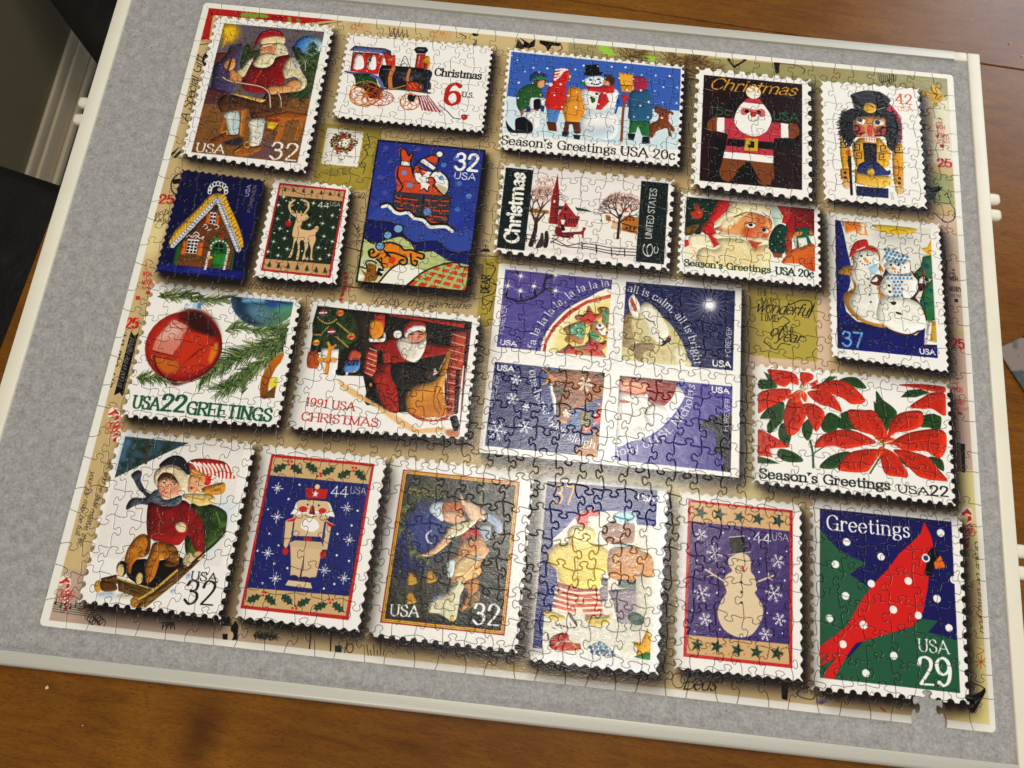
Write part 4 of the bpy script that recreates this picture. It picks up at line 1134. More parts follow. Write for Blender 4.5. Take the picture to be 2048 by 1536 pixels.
leaf('cf3a1e', '5802 3296 166 -2 83 29 21 89 -62 -20 -62 50 -83 -23 -42 -60', 'a82412', w=5.3, vein='5823 3315 228 94')
leaf('cf3a1e', '6087 3292 99 5 15 42 -57 49 -41 48', 'a82412', w=5.3, vein='6134 3292 -31 122')
leaf('cf3a1e', '6165 3402 72 -56 -21 56', 'a82412', w=5.3, vein='6175 3396 41 -27')
leaf('cf3a1e', '6175 3428 155 -82 135 -15 102 54 90 108 -113 44 -82 -44 -102 -32 -82 -23', 'a82412', w=5.3, vein='6216 3418 421 66 -276 -120 122 126')
leaf('cf3a1e', '5712 3543 112 -66 165 -18 11 52 -52 49 -142 89 -92 53', 'a82412', w=5.2, vein='5989 3480 -265 189')
leaf('cf3a1e', '6154 3462 124 -24 102 42 70 131 -112 -30 -82 -13 -82 -55', 'a82412', w=5.2, vein='6164 3466 276 125 -162 -142 -1 106')
leaf('cf3a1e', '5990 3544 61 -38 62 78 30 81 -31 77 -50 100 -81 29 -42 -141 20 -108', 'a82412', w=5.2, vein='6051 3527 -50 321 71 -281 41 144')
leaf('cf3a1e', '6113 3584 102 -11 82 65 -22 97 -51 79 -50 -68 -31 -70', 'a82412', w=5.2, vein='6133 3592 101 200')
leaf('cf3a1e', '6051 3559 62 46 20 82 -61 133 -51 -36 -11 -104', 'a82412', w=5.2, vein='6072 3567 -21 245')
leaf('e0582a', '5969 3547 72 -72 51 -17 -20 67', 'cf3a1e', w=4.2)
leaf('e0582a', '6092 3458 52 37 -11 66 -31 -29', 'cf3a1e', w=4.2)
leaf('e0582a', '6010 3563 62 -81 31 -14 -31 99', 'cf3a1e', w=4.2)
leaf('cf3a1e', '5717 3858 112 30 71 33 96 52 -106 21 -70 18 31 69 60 3 -141 -5 -50 -15', 'a82412', w=5.1, vein='5728 3961 243 12')
leaf('cf3a1e', '6951 3316 155 -28 248 0 2 53 -97 0 -154 -15', 'a82412', w=5.3, vein='7002 3310 330 7')
leaf('cf3a1e', '7046 3503 117 -98 85 -52 118 9 -10 187 -115 -46 -83 9', 'a82412', w=5.2, vein='7067 3499 282 -114')
leaf('cf3a1e', '6502 3594 133 -14 82 -9 50 47 67 119 -13 94 -120 -38 -121 -29 -50 -57', 'a82412', w=5.2, vein='6512 3604 300 208 -177 -221 96 198')
leaf('cf3a1e', '6854 3734 24 -86 94 -84 175 -30 -5 127 -125 66 -102 22 -73 59', 'a82412', w=5.2, vein='7136 3546 -283 241')
leaf('cf3a1e', '6213 3959 41 -97 122 -70 153 -22 151 46 59 45 -101 32 -163 48 -120 -18', 'a82412', w=5.1, vein='6223 3948 496 -90 -292 -56 -52 119')
leaf('cf3a1e', '6882 3835 155 -100 236 -57 79 44 -7 125 -65 89 -118 -49 -162 18 -79 -33', 'a82412', w=5.1, vein='6891 3839 449 -95 -358 101 300 50')
leaf('cf3a1e', '6412 4131 42 -106 92 -71 192 -41 29 37 -63 109 -72 69', 'a82412', w=5.1, vein='6422 4120 326 -198 -213 54 37 148')
leaf('cf3a1e', '6778 3908 110 19 77 94 36 107 -169 3 -48 -80', 'a82412', w=5.1, vein='6788 3928 184 193')
leaf('cf3a1e', '6889 3906 131 -4 160 34 95 102 65 94 -209 -8 -78 -42 -77 -83', 'a82412', w=5.1, vein='6899 3916 421 208 -261 -195 73 165')
leaf('e0582a', '6711 3792 70 13 9 50', 'cf3a1e', w=4.1)
leaf('e0582a', '6779 3888 -52 67 29 27 53 -77', 'cf3a1e', w=4.1)
leaf('e0582a', '6811 3843 102 -32 -71 -13', 'cf3a1e', w=4.1)
leaf('e0582a', '6830 3861 152 -6 -100 -20', 'cf3a1e', w=4.1)
sprinkle(('d8c060', '6a7a2c', 'e0d890', 'a03020'), 6107.7, 3440.5, 29.5, 27.4, 0, 30, 8.4, 3)
sprinkle(('d8c060', '6a7a2c', 'e0d890', 'a03020'), 6795.1, 3852.8, 32.7, 30.7, 0, 36, 8.2, 4)
S('e8e0d0', 4, '6113 3443 38 -59/6113 3443 63 -38/6113 3443 72 -8/6113 3443 63 23/6113 3443 38 50/6113 3443 4 63/6113 3443 -31 61/6113 3443 -59 44/6113 3443 -72 17/6113 3443 -68 -16/6113 3443 -48 -44/6113 3443 -16 -62/6113 3443 20 -64/6113 3443 51 -52')
clip_to()
T("Season's Greetings", '5738 4270 1110 -15', 77.8, '20261f', 'slab')
T('USA', '6917 4267 257 -3', 61.7, '20261f', 'slab', wt=0.9)
T('22', '7189 4263 154 -4', 81.5, '20261f', 'slab')
engrave('5713 3295 1657 -25 -30 862 -1619 14', 0.22, 14.4, 6.2, 40)
SHADE[0] = 0
# four carol stamps
stamp('3315 2545 2233 -25 18 1770 -2230 21', 72.6, 0, shadow=0.9)
stamp('3322 2548 2230 -32 10 1755 -2225 20', 40, 2, shadow=0)
S('b8b0a6', 3, '4409 2509 -9 9 -5 9 1 9 7 9 9 9 8 8 4 9 -3 9 -7 10 -9 9 -7 9 -1 9 4 9 8 9 9 9 6 9 1 9 -6 9 -9 9 -8 9 -4 9 2 9 7 9 9 9 8 9 3 9 -3 9 -8 9 -9 9 -6 9 -1 9 4 9 9 9 9 9 5 9 0 9 -6 9 -9 9 -8 9 -3 9 2 9 7 9 10 9 7 9 2 9 -3 9 -8 9 -9 9 -6 9 0 9 5 9 9 9 9 9 4 9 -1 9 -6 9 -9 9 -8 9 -3 9 3 9 8 9 9 9 7 9 2 9 -4 9 -9 9 -8 9 -6 10 1 9 6 9 9 8 8 9 4 9 -1 9 -7 9 -9 10 -8 9 -2 9 4 9 8 9 9 8 6 9 1 9 -4 9 -9 10 -8 9 -5 9 1 9 13 9 -9 8 -6 9 1 9 5 9 9 10 7 9 3 10 -3 9 -7 8 -10 9 -7 8 -3 9 4 10 8 9 8 10 5 9 0 9 -6 9 -9 8 -9 9 -5 9 1 9 6 9 9 10 7 9 2 9 -3 9 -8 9 -10 8 -7 9 -2 9 5 9 8 10 8 9 5 10 -1 9 -7 8 -9 9 -9 9 -4 8 2 10 6 9 9 9 7 10 1 9 -4 9 -8 8 -10 9 -6 9 -1 9 5 9 8 10 8 9 4 9 -2 9 -7 9 -9 9 -8 8 -4 9 2 9 7 10 9 9 6 10 1 9 -4 9 -9 8 -10 9 -6 8 0 10 5 9 9 9 8 10 3 9 -2 9 -7 9 -10 8 -8 9 -3 9 3 9 8 9 8 10 6 9 0 9 -5 9 -9 9 -9 8 -6 9 1 9 5 10 9 9 7 10 3 9 -2 9 -8 8 -10 9 -7 9 -3 9 4 9 8 9 8 10 5 9 0 9 -6 9 -9 8', a=.7)
S('b8b0a6', 3, '3315 3438 10 8 10 4 9 -1 8 -7 9 -10 8 -9 9 -4 9 1 10 7 10 8 10 6 9 1 9 -5 8 -9 8 -9 9 -7 9 -1 10 5 10 8 9 7 10 4 9 -3 8 -7 9 -10 8 -8 9 -4 9 2 10 7 10 8 10 6 9 0 9 -5 8 -10 8 -9 9 -6 9 0 10 5 10 8 10 7 9 3 9 -3 8 -8 9 -10 8 -8 9 -3 9 3 10 7 10 8 10 6 9 -1 8 -14 9 9 9 5 9 -1 9 -6 9 -9 9 -8 9 -4 9 3 9 7 9 9 9 7 9 2 9 -4 9 -8 9 -9 10 -6 9 0 9 6 9 9 9 8 9 4 9 -1 9 -7 9 -9 9 -7 9 -3 9 3 9 8 9 9 9 6 9 2 9 -5 9 -8 9 -9 9 -5 9 0 9 6 9 9 9 8 9 4 9 -2 9 -7 9 -9 10 -7 9 -3 9 4 9 8 9 9 9 6 9 1 9 -5 9 -9 9 -8 9 -5 9 1 9 7 9 9 9 8 9 3 9 -3 9 -8 9 -9 9 -6 9 -2 9 5 9 8 9 9 9 5 9 0 9 -6 9 -8 10 -9 9 -4 9 2 9 7 9 9 9 8 9 2 9 -3 9 -8 9 -9 9 -6 9 -1 9 5 9 9 9 8 9 5 9 -1 9 -6 9 -9 9 -8 9 -3 9 2 9 8 9 9 9 7 9 2 9 -4 9 -8 9 -9 10 -6 9 0 9 5 9 9 9 9 9 4 9 -2 9 -6 9 -9 9 -8 9 -3 9 4 9 7 9 9 9 7 9 1 9 -4 9 -9 9 -9 9 -5 9 1 9 6 9 9 9 8 9 4 9 -2 9 -8 9 -9 10 -7 9 -2 9 4 9 8 9 9 9 6 9 1 9 -6 9 -8 9 -9 9 -5 9 2 9 6 9 9 9 8 9 3 9 -2 9 -8 9 -9 9 -7 9 -1 9 4 9 8 9 9 9 6 9 0 9 -6 9 -9 10 -8 9 -4 9 2 9 7 9 9 9 7 9 3 9 -4 9 -7 9 -10 9 -6 9 -1 9 5 9 9 9 9 9 5 9 -1 9 -6 9 -9 9 -8 9 -4 9 3 9 7 9 9 9 7 9 2 9 -4 9 -8 10 -9 9 -6 9 0 9 6 9 9 9 8 9 5 9 -2 9 -7 9 -9 9 -7 9 -3', a=.7)
clip_to('3380 2599 983 -4 -3 750 -976 5')
P('5e4f92', '3291 2594 1108 -123 60 900 -1068 117', c2='4a4284', g=(3370.8, 2663.4, 3859.5, 3290.4))
P('3a3a66', '3768 3359 17 -112 58 -140 113 -163 181 -127 236 -95 -9 -127 -468 317 -175 394', soft=36.3, a=0.5)
P('f0ead0', '3776 3373 9 -126 58 -140 126 -172 168 -126 243 -96 45 662 -656 72', sm=1)
P('b8321e', '3790 3371 16 -126 58 -141 120 -156 161 -124 236 -95 2 38 -229 86 -146 123 -121 148 -59 133 -10 111')
P('f2eccf', '3821 3368 11 -111 58 -129 118 -149 147 -122 228 -87 42 605 -607 66')
P('e2d27c', '3907 3432 -23 -108 34 -166 127 -164 133 -113 208 -69 39 563', sm=1, soft=28.8)
SHADE[0] = 0.8
P('a8703a', '4053 3001 18 -32 70 -16 22 -78 30 20 32 49 56 -6 17 28 -67 60 17 36 -71 -7 -86 -21', sm=1)
P('b8322a', '4091 2997 57 -44 21 -52 39 45 74 -1 -60 52 -10 54 -44 -18 -64 -15')
P('a8703a', '4251 2903 26 -33 79 14 5 173 -60 -39 -4 -59', sm=1)
P('5a9a6c', '4279 2900 78 -1 -7 54 8 14 -6 68 -29 -19 -5 -60')
P('a8703a', '3957 3124 26 -33 94 -55 77 -1 -1 164 -31 48 -72 -22 -40 19 -31 -26 17 -46', sm=1)
P('62a078', '3991 3105 107 -64 54 9 -4 127 -52 13 -23 -27 -42 -3')
D('f0ede4', 9, '4067 3073 -26 49 53 -10 -4 49')
P('a8703a', '4201 3089 9 -61 48 -20 47 55 46 62 -11 38 -43 -17 -72 -22', sm=1)
E('f4f1e8', 4287, 3057, 37.6, 34.7, ang=-6.3)
P('f4f1e8', '4264 3090 69 -30 13 73 -36 4')
D('1c1a18', 13, '4283 3049')
D('1c1a18', 12, '4259 3087')
P('b83030', '4271 3089 28 -3 27 -22 -19 36')
D('1c1a18', 11, '4352 3110')
P('5a9a6c', '4178 3152 32 -34 72 22 -11 46 -70 0', sm=1)
P('a8703a', '3907 3351 92 -69 18 -38 51 31 89 -25 32 -48 9 -53 38 33 59 31 60 -36 4 58 -38 49 46 60 -464 37')
P('b8322a', '3935 3355 79 -60 18 -38 37 32 46 39 -13 20')
P('b8322a', '4159 3272 38 -56 11 -38 30 26 57 16 47 -27 -4 37 -40 34 53 60 -117 17 -38 -44 -42 -2')
SHADE[0] = 0
S('1c1a22', 18, '3407 2868 59 16 66 16 76 -24 68 -38 59 -53 25 -33 -10 -30 10 -125', sm=1)
S('1c1a22', 13, '3760 2744 37 19 35 -12 -37 -11', sm=1)
S('1c1a22', 19, '3414 2867 5 -85/3559 2889 -14 -67/3683 2837 -20 -90/3758 2651 62 -34/3488 2611 16 22')
twinkle(3527.8, 2649.8, 63.2, w=6.7)
E('fbf8f0', 3528, 2650, 13.4, soft=3.7)
twinkle(3417, 2759, 62.8, w=6.7)
E('fbf8f0', 3417, 2759, 13.3, soft=3.7)
twinkle(3539.1, 2795.4, 62.7, w=6.6)
E('fbf8f0', 3539, 2795, 13.3, soft=3.7)
twinkle(3658.5, 2735.9, 62.9, w=6.7)
E('fbf8f0', 3658, 2736, 13.3, soft=3.7)
twinkle(3857.6, 2759.9, 62.7, w=6.6)
E('fbf8f0', 3858, 2760, 13.3, soft=3.7)
twinkle(3843.6, 2602.9, 63.3, w=6.7)
E('fbf8f0', 3844, 2603, 13.4, soft=3.7)
T('FOREVER', '3425 3227 9 -279', 42, 'f4f1ea', 'sans', wt=0.9)
T('USA', '3411 3325 147 2', 44.3, 'f4f1ea', 'bold', wt=1.1)
T('fa la la la la, la la la la', '3724 3335 15 -135 71 -142 61 -105 91 -101 93 -87 124 -60 164 -49', 69.3, 'f2efe8', 'serif', sm=1, wt=0.75)
clip_to()
T('2017', '3355 3353 17 -68', 24.3, '8a8478', 'thin')
clip_to('4492 2599 999 -20 -2 764 -992 8')
P('1d2150', '4396 2571 1143 -128 20 936 -1101 121', c2='22264e', g=(4472, 2639.9, 5418.6, 3285.5))
SHADE[0] = 0.5
P('cdc08c', '4506 3386 -10 -368 16 -85 47 -43 55 -36 53 -67 64 8 67 54 45 55 74 60 44 55 53 76 39 84 24 71 4 109', sm=1)
P('8a744c', '4503 3225 19 -31 70 7 96 -33 92 12 -5 45 -81 38 -9 89 -50 -17 -32 -62 -58 -38', sm=1)
P('a08c5c', '4489 3019 23 -86 62 -29 -8 106 21 110 -9 82 -76 9', sm=1, nz=('8a744c', 43.4, 43.4, 0, 1.3))
P('e9e4d0', '4630 2898 24 -87 77 -8 68 61 45 55 46 70 17 73 -39 64 -41 26 -42 -17 -60 -68 -33 -86', sm=1)
P('e6dfc4', '4955 3190 41 -19 58 38 25 99 -74 59 -46 -89', sm=1, a=0.8)
P('efeadb', '4535 2847 -8 -75 29 -49 14 -9 31 42 32 73 -8 99 -34 19 -31 -42', sm=1)
P('b5503e', '4542 2786 12 -40 28 51 24 50 -8 39 -27 -35', sm=1)
RING('8a744c', 3.6, 4520, 2940, 18.9, 17.5, ang=-6.3)
RING('8a744c', 2.9, 4520, 2940, 8.7, 8, ang=-6.3)
RING('8a744c', 3.6, 4547, 2986, 18.9, 17.4, ang=-6.3)
RING('8a744c', 2.9, 4547, 2986, 8.7, 8, ang=-6.3)
RING('8a744c', 3.6, 4533, 3044, 18.8, 17.4, ang=-6.3)
RING('8a744c', 2.9, 4533, 3044, 8.7, 8, ang=-6.3)
RING('8a744c', 3.6, 4589, 3097, 18.7, 17.3, ang=-6.3)
RING('8a744c', 2.9, 4589, 3097, 8.7, 7.9, ang=-6.3)
RING('8a744c', 3.6, 4665, 3126, 18.7, 17.3, ang=-6.3)
RING('8a744c', 2.9, 4665, 3126, 8.6, 7.9, ang=-6.3)
RING('8a744c', 3.6, 4714, 3128, 18.7, 17.3, ang=-6.3)
RING('8a744c', 2.9, 4714, 3128, 8.6, 7.9, ang=-6.3)
RING('8a744c', 3.6, 4525, 3141, 18.7, 17.3, ang=-6.3)
RING('8a744c', 2.9, 4525, 3141, 8.6, 7.9, ang=-6.3)
RING('8a744c', 3.6, 4761, 3226, 18.6, 17.2, ang=-6.3)
RING('8a744c', 2.9, 4761, 3226, 8.6, 7.9, ang=-6.3)
RING('8a744c', 3.6, 4736, 3273, 18.5, 17.1, ang=-6.3)
RING('8a744c', 2.9, 4736, 3273, 8.6, 7.8, ang=-6.3)
RING('8a744c', 3.6, 4606, 3199, 18.6, 17.2, ang=-6.3)
RING('8a744c', 2.9, 4606, 3199, 8.6, 7.9, ang=-6.3)
RING('8a744c', 3.6, 4805, 3051, 18.8, 17.3, ang=-6.3)
RING('8a744c', 2.9, 4805, 3051, 8.7, 7.9, ang=-6.3)
RING('8a744c', 3.6, 4860, 3252, 18.5, 17.1, ang=-6.3)
RING('8a744c', 2.9, 4860, 3252, 8.6, 7.8, ang=-6.3)
RING('8a744c', 3.6, 4598, 2946, 18.9, 17.5, ang=-6.3)
RING('8a744c', 2.9, 4598, 2946, 8.7, 8, ang=-6.3)
RING('8a744c', 3.6, 4568, 3040, 18.8, 17.4, ang=-6.3)
RING('8a744c', 2.9, 4568, 3040, 8.7, 8, ang=-6.3)
S('1d1814', 12, '4696 2939 37 19 35 3', sm=1)
S('1d1814', 7, '4761 2962 20 36')
S('7a6438', 4, '4508 3203 91 -7 61 -25 83 -28 43 14', sm=1)
P('1d1814', '4836 3174 5 -30 28 -11 26 -32 27 -18 2 37 -20 24 -27 18 -20 17', sm=1)
S('1d1814', 10, '4821 3101 33 19 8 21', sm=1)
E('b07068', 4912, 3088, 15.8, 10.1, ang=-6.3)
E('efeadb', 4842, 3158, 11.5, 14.3, ang=-6.3)
S('6a5430', 4, '4898 3167 46 83 -3 88', sm=1)
SHADE[0] = 0
S('e8e4da', 4, '5304 2742 149 -6/5303 2748 86 9/5302 2755 201 52/5299 2761 54 23/5297 2767 140 87/5293 2772 56 49/5288 2777 121 143/5283 2781 37 59/5278 2785 59 139/5272 2787 22 87/5266 2788 19 175/5260 2789 -2 64/5254 2789 -32 178/5248 2788 -26 79/5243 2786 -90 188/5238 2783 -33 48/5232 2779 -110 129/5229 2775 -76 66/5225 2769 -159 108/5222 2764 -63 31/5220 2758 -143 48/5219 2752 -87 15/5219 2745 -212 9/5220 2739 -60 -7/5221 2732 -163 -43/5224 2726 -71 -30/5226 2720 -160 -101/5230 2715 -53 -45/5234 2710 -98 -116/5240 2706 -48 -76/5245 2702 -68 -161/5251 2700 -16 -61/5257 2699 -19 -181/5263 2698 3 -83/5269 2698 37 -208/5275 2699 18 -54/5280 2701 75 -155/5285 2704 56 -85/5291 2708 127 -148/5294 2712 54 -47/5298 2718 128 -87/5301 2723 81 -40/5303 2729 206 -69/5303 2735 61 -11', a=0.95, taper=0.8)
E('f4f1ea', 5262, 2744, 51.4, soft=11.8)
E('fffdf8', 5265, 2743, 29.4, soft=4.4)
S('c8c8d0', 3.6, '5261 2828 5 261', a=0.6, taper=0.7)
T('all is calm, all is bright', '4511 2690 195 39 131 62 111 94 97 117 62 134 42 186', 72.7, 'f2efe8', 'serif', sm=1, wt=0.7)
T('FOREVER', '5459 3219 8 -282', 44.6, 'f4f1ea', 'sans', wt=0.9)
T('USA', '5308 3316 159 -1', 51, 'f4f1ea', 'bold', wt=1.1)
clip_to()
T('2017', '4459 3355 16 -75', 24.2, '8a8478', 'thin')
clip_to('3384 3491 977 -3 -10 757 -969 3')
P('20285a', '3230 3471 1173 -129 65 941 -1128 122', c2='2c3868', g=(3383.7, 3599.3, 4121.7, 4150.7))
P('34487c', '3775 3491 153 -2 55 470 -148 16', soft=13.9, a=0.5)
P('4a6aa0', '4078 3794 120 36 47 170 -135 14', soft=13.7, a=0.7)
SHADE[0] = 1
P('9a5a22', '3825 3504 98 14 74 -33 374 -2 10 136 -22 88 -66 35 -65 36 -103 81 -46 -58 4 49 19 61 -12 29 -27 3 -9 43 -43 -23 -37 -31 -20 -153 -49 -79 -35 -82 -44 40 33 -89', nz=('6a3a14', 83.3, 62.5, 20, 1.3))
P('5a3418', '4031 3485 340 -2 9 122 -103 -82 -140 -14', soft=8.4)
P('c07a34', '3870 3546 58 29 30 26 -61 14 -31 -40', sm=1)
S('d89a48', 14, '3811 3509 52 30')
S('c88a3c', 17, '3825 3651 33 -18 3 -36', sm=1)
P('efeae0', '3875 3639 35 -4 9 63 33 67 7 70 4 126 -33 -137 -29 -95')
P('3c3a2e', '3922 3662 74 -22 22 90 -53 27')
S('4a4a38', 11, '3996 3633 38 166', sm=1)
S('2c3a34', 10, '3878 3624 88 -10 72 35 34 75', sm=1)
S('c8b890', 10, '3973 3606 23 27')
S('20241e', 10, '3957 3814 122 -6')
E('2c1c10', 4052, 3853, 9.7, 17.9, ang=-26.2)
S('6a4420', 6, '4057 3867 11 48')
P('c88a3c', '3974 3932 77 19 11 -29 -2 56 -49 -8', sm=1)
P('8a6a3c', '4179 3853 69 7 16 124 -59 27 -32 -59', sm=1, nz=('5a6a30', 13.7, 27.4, 0, 1.6))
P('b83a30', '4355 3736 13 181 -58 48 -30 -39 46 -117')
P('b83a30', '4192 4019 78 -50 29 25 -77 56')
D('e0d0c0', 12, '4330 3774 -27 101 -1 77 -70 56')
P('b07a40', '4153 4202 62 -62 75 -76 22 -72 66 62 -20 194 -200 21', sm=1, nz=('8a5424', 40.6, 40.6, 0, 1.4))
P('7a4418', '3974 3621 79 34 30 110 -31 46 -33 -67', sm=1, soft=9.7, a=0.7)
P('c88a48', '4071 3545 138 -8 73 57 -63 71 -112 -16', sm=1, soft=28, a=0.5)
S('4a2810', 6, '4074 3667 36 95 -2 57', sm=1)
S('d8a058', 7, '3910 3599 60 -28 77 13', sm=1)
SHADE[0] = 0
flake(3588.3, 3634.3, 43.4, w=7, kind=1, rot=5.7)
flake(3575.6, 3810.2, 49.9, w=6.9, kind=1, rot=5.7)
flake(3698.4, 3870.8, 33.1, w=6.9, kind=1, rot=5.8)
flake(3467.6, 4105.1, 88.4, w=6.8, kind=1, rot=5.8)
flake(3709, 4044.2, 61.4, w=6.8, kind=1, rot=5.8)
flake(4194, 3610.8, 66.5, w=7, kind=1, rot=5.7)
flake(4058.8, 3887.6, 34.4, w=6.9, kind=1, rot=5.8)
T('one-horse open sleigh', '3696 3540 36 150 76 148 79 110 105 107 100 65 110 29 117 21', 72, 'f2efe8', 'serif', sm=1, wt=0.7)
T('FOREVER', '3417 3898 24 -283', 43.1, 'f4f1ea', 'sans', wt=0.9)
T('USA', '3411 3564 146 -2', 46.4, 'f4f1ea', 'bold', wt=1.1)
clip_to()
T('2017', '3356 4251 14 -53', 23, '8a8478', 'thin')
clip_to('4494 3497 996 -8 2 762 -993 0')
P('5a4e94', '4385 3437 1173 -129 21 974 -1127 122', c2='4a4488', g=(5011.5, 3512.5, 5377.7, 4236.9))
SHADE[0] = 0.9
P('efebe0', '4502 3640 212 -23 229 -97 128 86 -62 148 -64 98 -90 100 -117 82 -106 39 -140 36', sm=1)
P('9a2c22', '4493 3498 214 -6 283 -2 -8 126 -32 60 -52 55 -123 -8 -31 -53 -42 -24 -68 22 -138 -20', c2='7a2018', g=(4666.5, 3514.5, 4952.9, 3732.2))
P('d8886c', '4495 3533 102 -25 133 28 -3 79 -94 32 -49 -16 -83 -5', sm=1)
P('e8b090', '4511 3560 54 -13 10 56 -54 13', sm=1)
P('e0a484', '4599 3536 118 9 -4 50 -96 11', sm=1)
S('6a2a1c', 7, '4593 3551 33 -14 35 7', sm=1)
P('b04030', '4500 3718 48 -4 69 13 -40 12 -75 4')
P('efebe0', '4634 3668 110 2 17 55 -54 20 -28 -25')
P('efebe0', '4703 3661 39 -33 16 48')
E('f2eee4', 4831, 3816, 99.9, 95.1, ang=-6.2)
S('c8c2b4', 3.4, '4568 3816 -5 244/4583 3818 0 236/4598 3819 5 228/4613 3820 10 221/4629 3821 14 214/4644 3822 19 207/4659 3823 24 199/4674 3825 29 191/4689 3826 34 184/4704 3827 39 176', sm=1)
S('c8c2b4', 3.5, '4950 3676 90 18')
S('b8b2a4', 3.4, '4693 3732 93 200')
S('c8c2b4', 3.5, '4965 3696 69 22')
S('b8b2a4', 3.4, '4700 3760 107 178')
S('c8c2b4', 3.5, '4979 3715 49 26')
S('b8b2a4', 3.4, '4707 3787 120 157')
S('c8c2b4', 3.5, '4994 3735 29 29')
S('b8b2a4', 3.4, '4714 3815 134 135')
S('c8c2b4', 3.5, '5009 3754 8 33')
S('b8b2a4', 3.4, '4721 3842 148 114')
S('c8c2b4', 3.4, '5023 3774 -12 36')
S('b8b2a4', 3.4, '4728 3869 161 94')
S('c8c2b4', 3.4, '5038 3793 -33 40')
S('b8b2a4', 3.4, '4735 3896 175 73')
P('241f28', '5204 3887 46 -61 80 -37 163 -25 12 486 -60 0 -34 -30 25 -64 -62 -54 -28 -11 2 -158 -35 -37 -40 -3 -48 5', sm=1)
P('4a4280', '5273 3907 75 19 5 165 -40 -10 -76 -33 -3 -95', sm=1)
S('3c3a66', 10, '5345 3829 63 63 30 107', sm=1)
S('3c3a66', 8, '5406 3809 57 105 9 109', sm=1)
RING('4a4480', 8.1, 5369, 4164, 60.5, 60.5, ang=-6.2)
P('6c60a8', '5133 3977 66 -48 68 -8 -10 98 -27 10 -81 2', soft=13.6, a=0.8)
P('2a2a40', '5223 4023 19 -30 8 34')
S('2c2854', 10, '5240 3931 29 45 -6 42', sm=1)
P('8078b8', '5046 4138 30 -86 26 -16 -21 132', soft=13.5, a=0.7)
S('8a8478', 5, '4722 3757 11 70 24 67 42 30', sm=1)
RING('b4aea0', 4.8, 4831, 3816, 100.6, 96.4, ang=-6.2)
S('a8a294', 4, '4530 3750 -7 99 -39 144/4649 3794 47 -6 31 67', sm=1)
P('cfc9bc', '4503 3654 36 32 82 -9 26 -25 -69 -6', sm=1, soft=5.6, a=0.7)
P('c4beb0', '4651 3947 110 16 -23 71 -93 38', sm=1, soft=20.4, a=0.5)
SHADE[0] = 0
T('jolly old St. Nicholas', '4516 4212 135 -38 118 -61 105 -52 90 -93 90 -114 70 -126 36 -210', 71.7, 'f2efe8', 'serif', sm=1, wt=0.7)
T('FOREVER', '5462 3897 10 -292', 42.8, 'f4f1ea', 'sans', wt=0.9)
T('USA', '5309 3558 151 0', 47.5, 'f4f1ea', 'bold', wt=1.1)
clip_to()
# 1991 santa at the chimney
stamp('1661 3069 1545 8 15 1135 -1554 75', 80.7, 1)
clip_to('1732 3142 1406 -1 14 1065 -1371 25 -57 15 -14 -830')
P('23201c', '1732 3142 1406 -1 0 392 -239 171 -205 323 -160 17 -195 -48 -92 -248 -231 17 -22 -233 -251 64')
SHADE[0] = 0.9
P('1f2c1c', '1732 3142 277 7 142 218 -86 120 -63 44 -236 -48', sm=1, nz=('3a4a2c', 35.9, 35.9, 0, 1.6))
P('4a3a2c', '2107 3204 103 -21 87 443 -51 113 -46 -230', soft=26.7, a=0.7)
D('b03a30', 33, '1794 3199')
S('e8e4e0', 13, '1763 3208 62 -11')
S('3a4080', 9, '1769 3221 55 -10')
D('c88a30', 33, '1946 3184')
S('c04030', 13, '1915 3193 62 -11')
S('b8702c', 9, '1921 3206 55 -10')
D('b03a30', 30, '1900 3369')
S('e0e0ea', 13, '1872 3377 58 -10')
S('3a4080', 9, '1877 3390 52 -10')
D('c89030', 34, '2080 3393')
S('c04030', 13, '2048 3402 66 -11')
S('b8702c', 9, '2054 3415 58 -11')
D('d8c060', 30, '1782 3486')
S('c04030', 12, '1754 3495 58 -10')
S('b8702c', 9, '1760 3507 51 -9')
D('d8b060', 8, '1756 3252 182 31')
D('d8b060', 7, '1754 3415')
D('d8b060', 8, '1946 3408 -172 -141 177 25')
D('d8b060', 7, '1765 3414')
D('d8b060', 8, '1958 3416 -167 -137 173 22')
D('d8b060', 7, '1776 3413')
D('d8b060', 8, '1969 3424 -162 -137 170 23')
D('d8b060', 7, '1788 3412')
D('d8b060', 8, '1980 3432 -157 -139 167 26')
D('d8b060', 7, '1799 3410')
D('d8b060', 8, '1991 3440 -152 -144 164 31')
D('d8b060', 7, '1810 3409')
D('d8b060', 8, '2002 3448 -148 -152 162 40')
D('d8b060', 7, '1819 3395')
D('d8b060', 8, '2013 3456 -145 -164 161 53')
D('d8b060', 7, '1828 3381')
D('d8b060', 8, '2024 3464 -142 -178 160 68')
D('d8b060', 7, '1837 3367')
D('d8b060', 8, '2035 3472 -139 -195 159 86')
D('d8b060', 7, '1846 3353')
D('d8b060', 8, '2046 3480 -137 -214 159 105')
D('d8b060', 7, '1855 3339')
D('d8b060', 8, '2057 3488 -136 -237 160 129')
D('d8b060', 7, '1864 3325')
D('d8b060', 8, '2068 3496')
P('b0542a', '1732 3588 76 -18 33 88 -7 59 -87 1', sm=1)
P('efeade', '1836 3531 156 -8 13 225 -103 11 -49 -84')
S('d8952c', 30, '1913 3522 6 235')
S('d8952c', 26, '1833 3636 151 -8')
S('c04830', 7, '1927 3525 9 231/1836 3654 152 -5')
S('d8952c', 23, '1888 3479 30 43')
S('d8952c', 21, '1957 3494 -30 31')
P('b8503a', '2089 3576 25 -58 73 20 9 53 -54 43 -47 -22', sm=1)
P('5a8cc0', '2069 3669 27 -48 103 -12 -10 101 -84 18 -48 -31', sm=1)
P('22305c', '2088 3621 101 -20 0 55 -94 10')
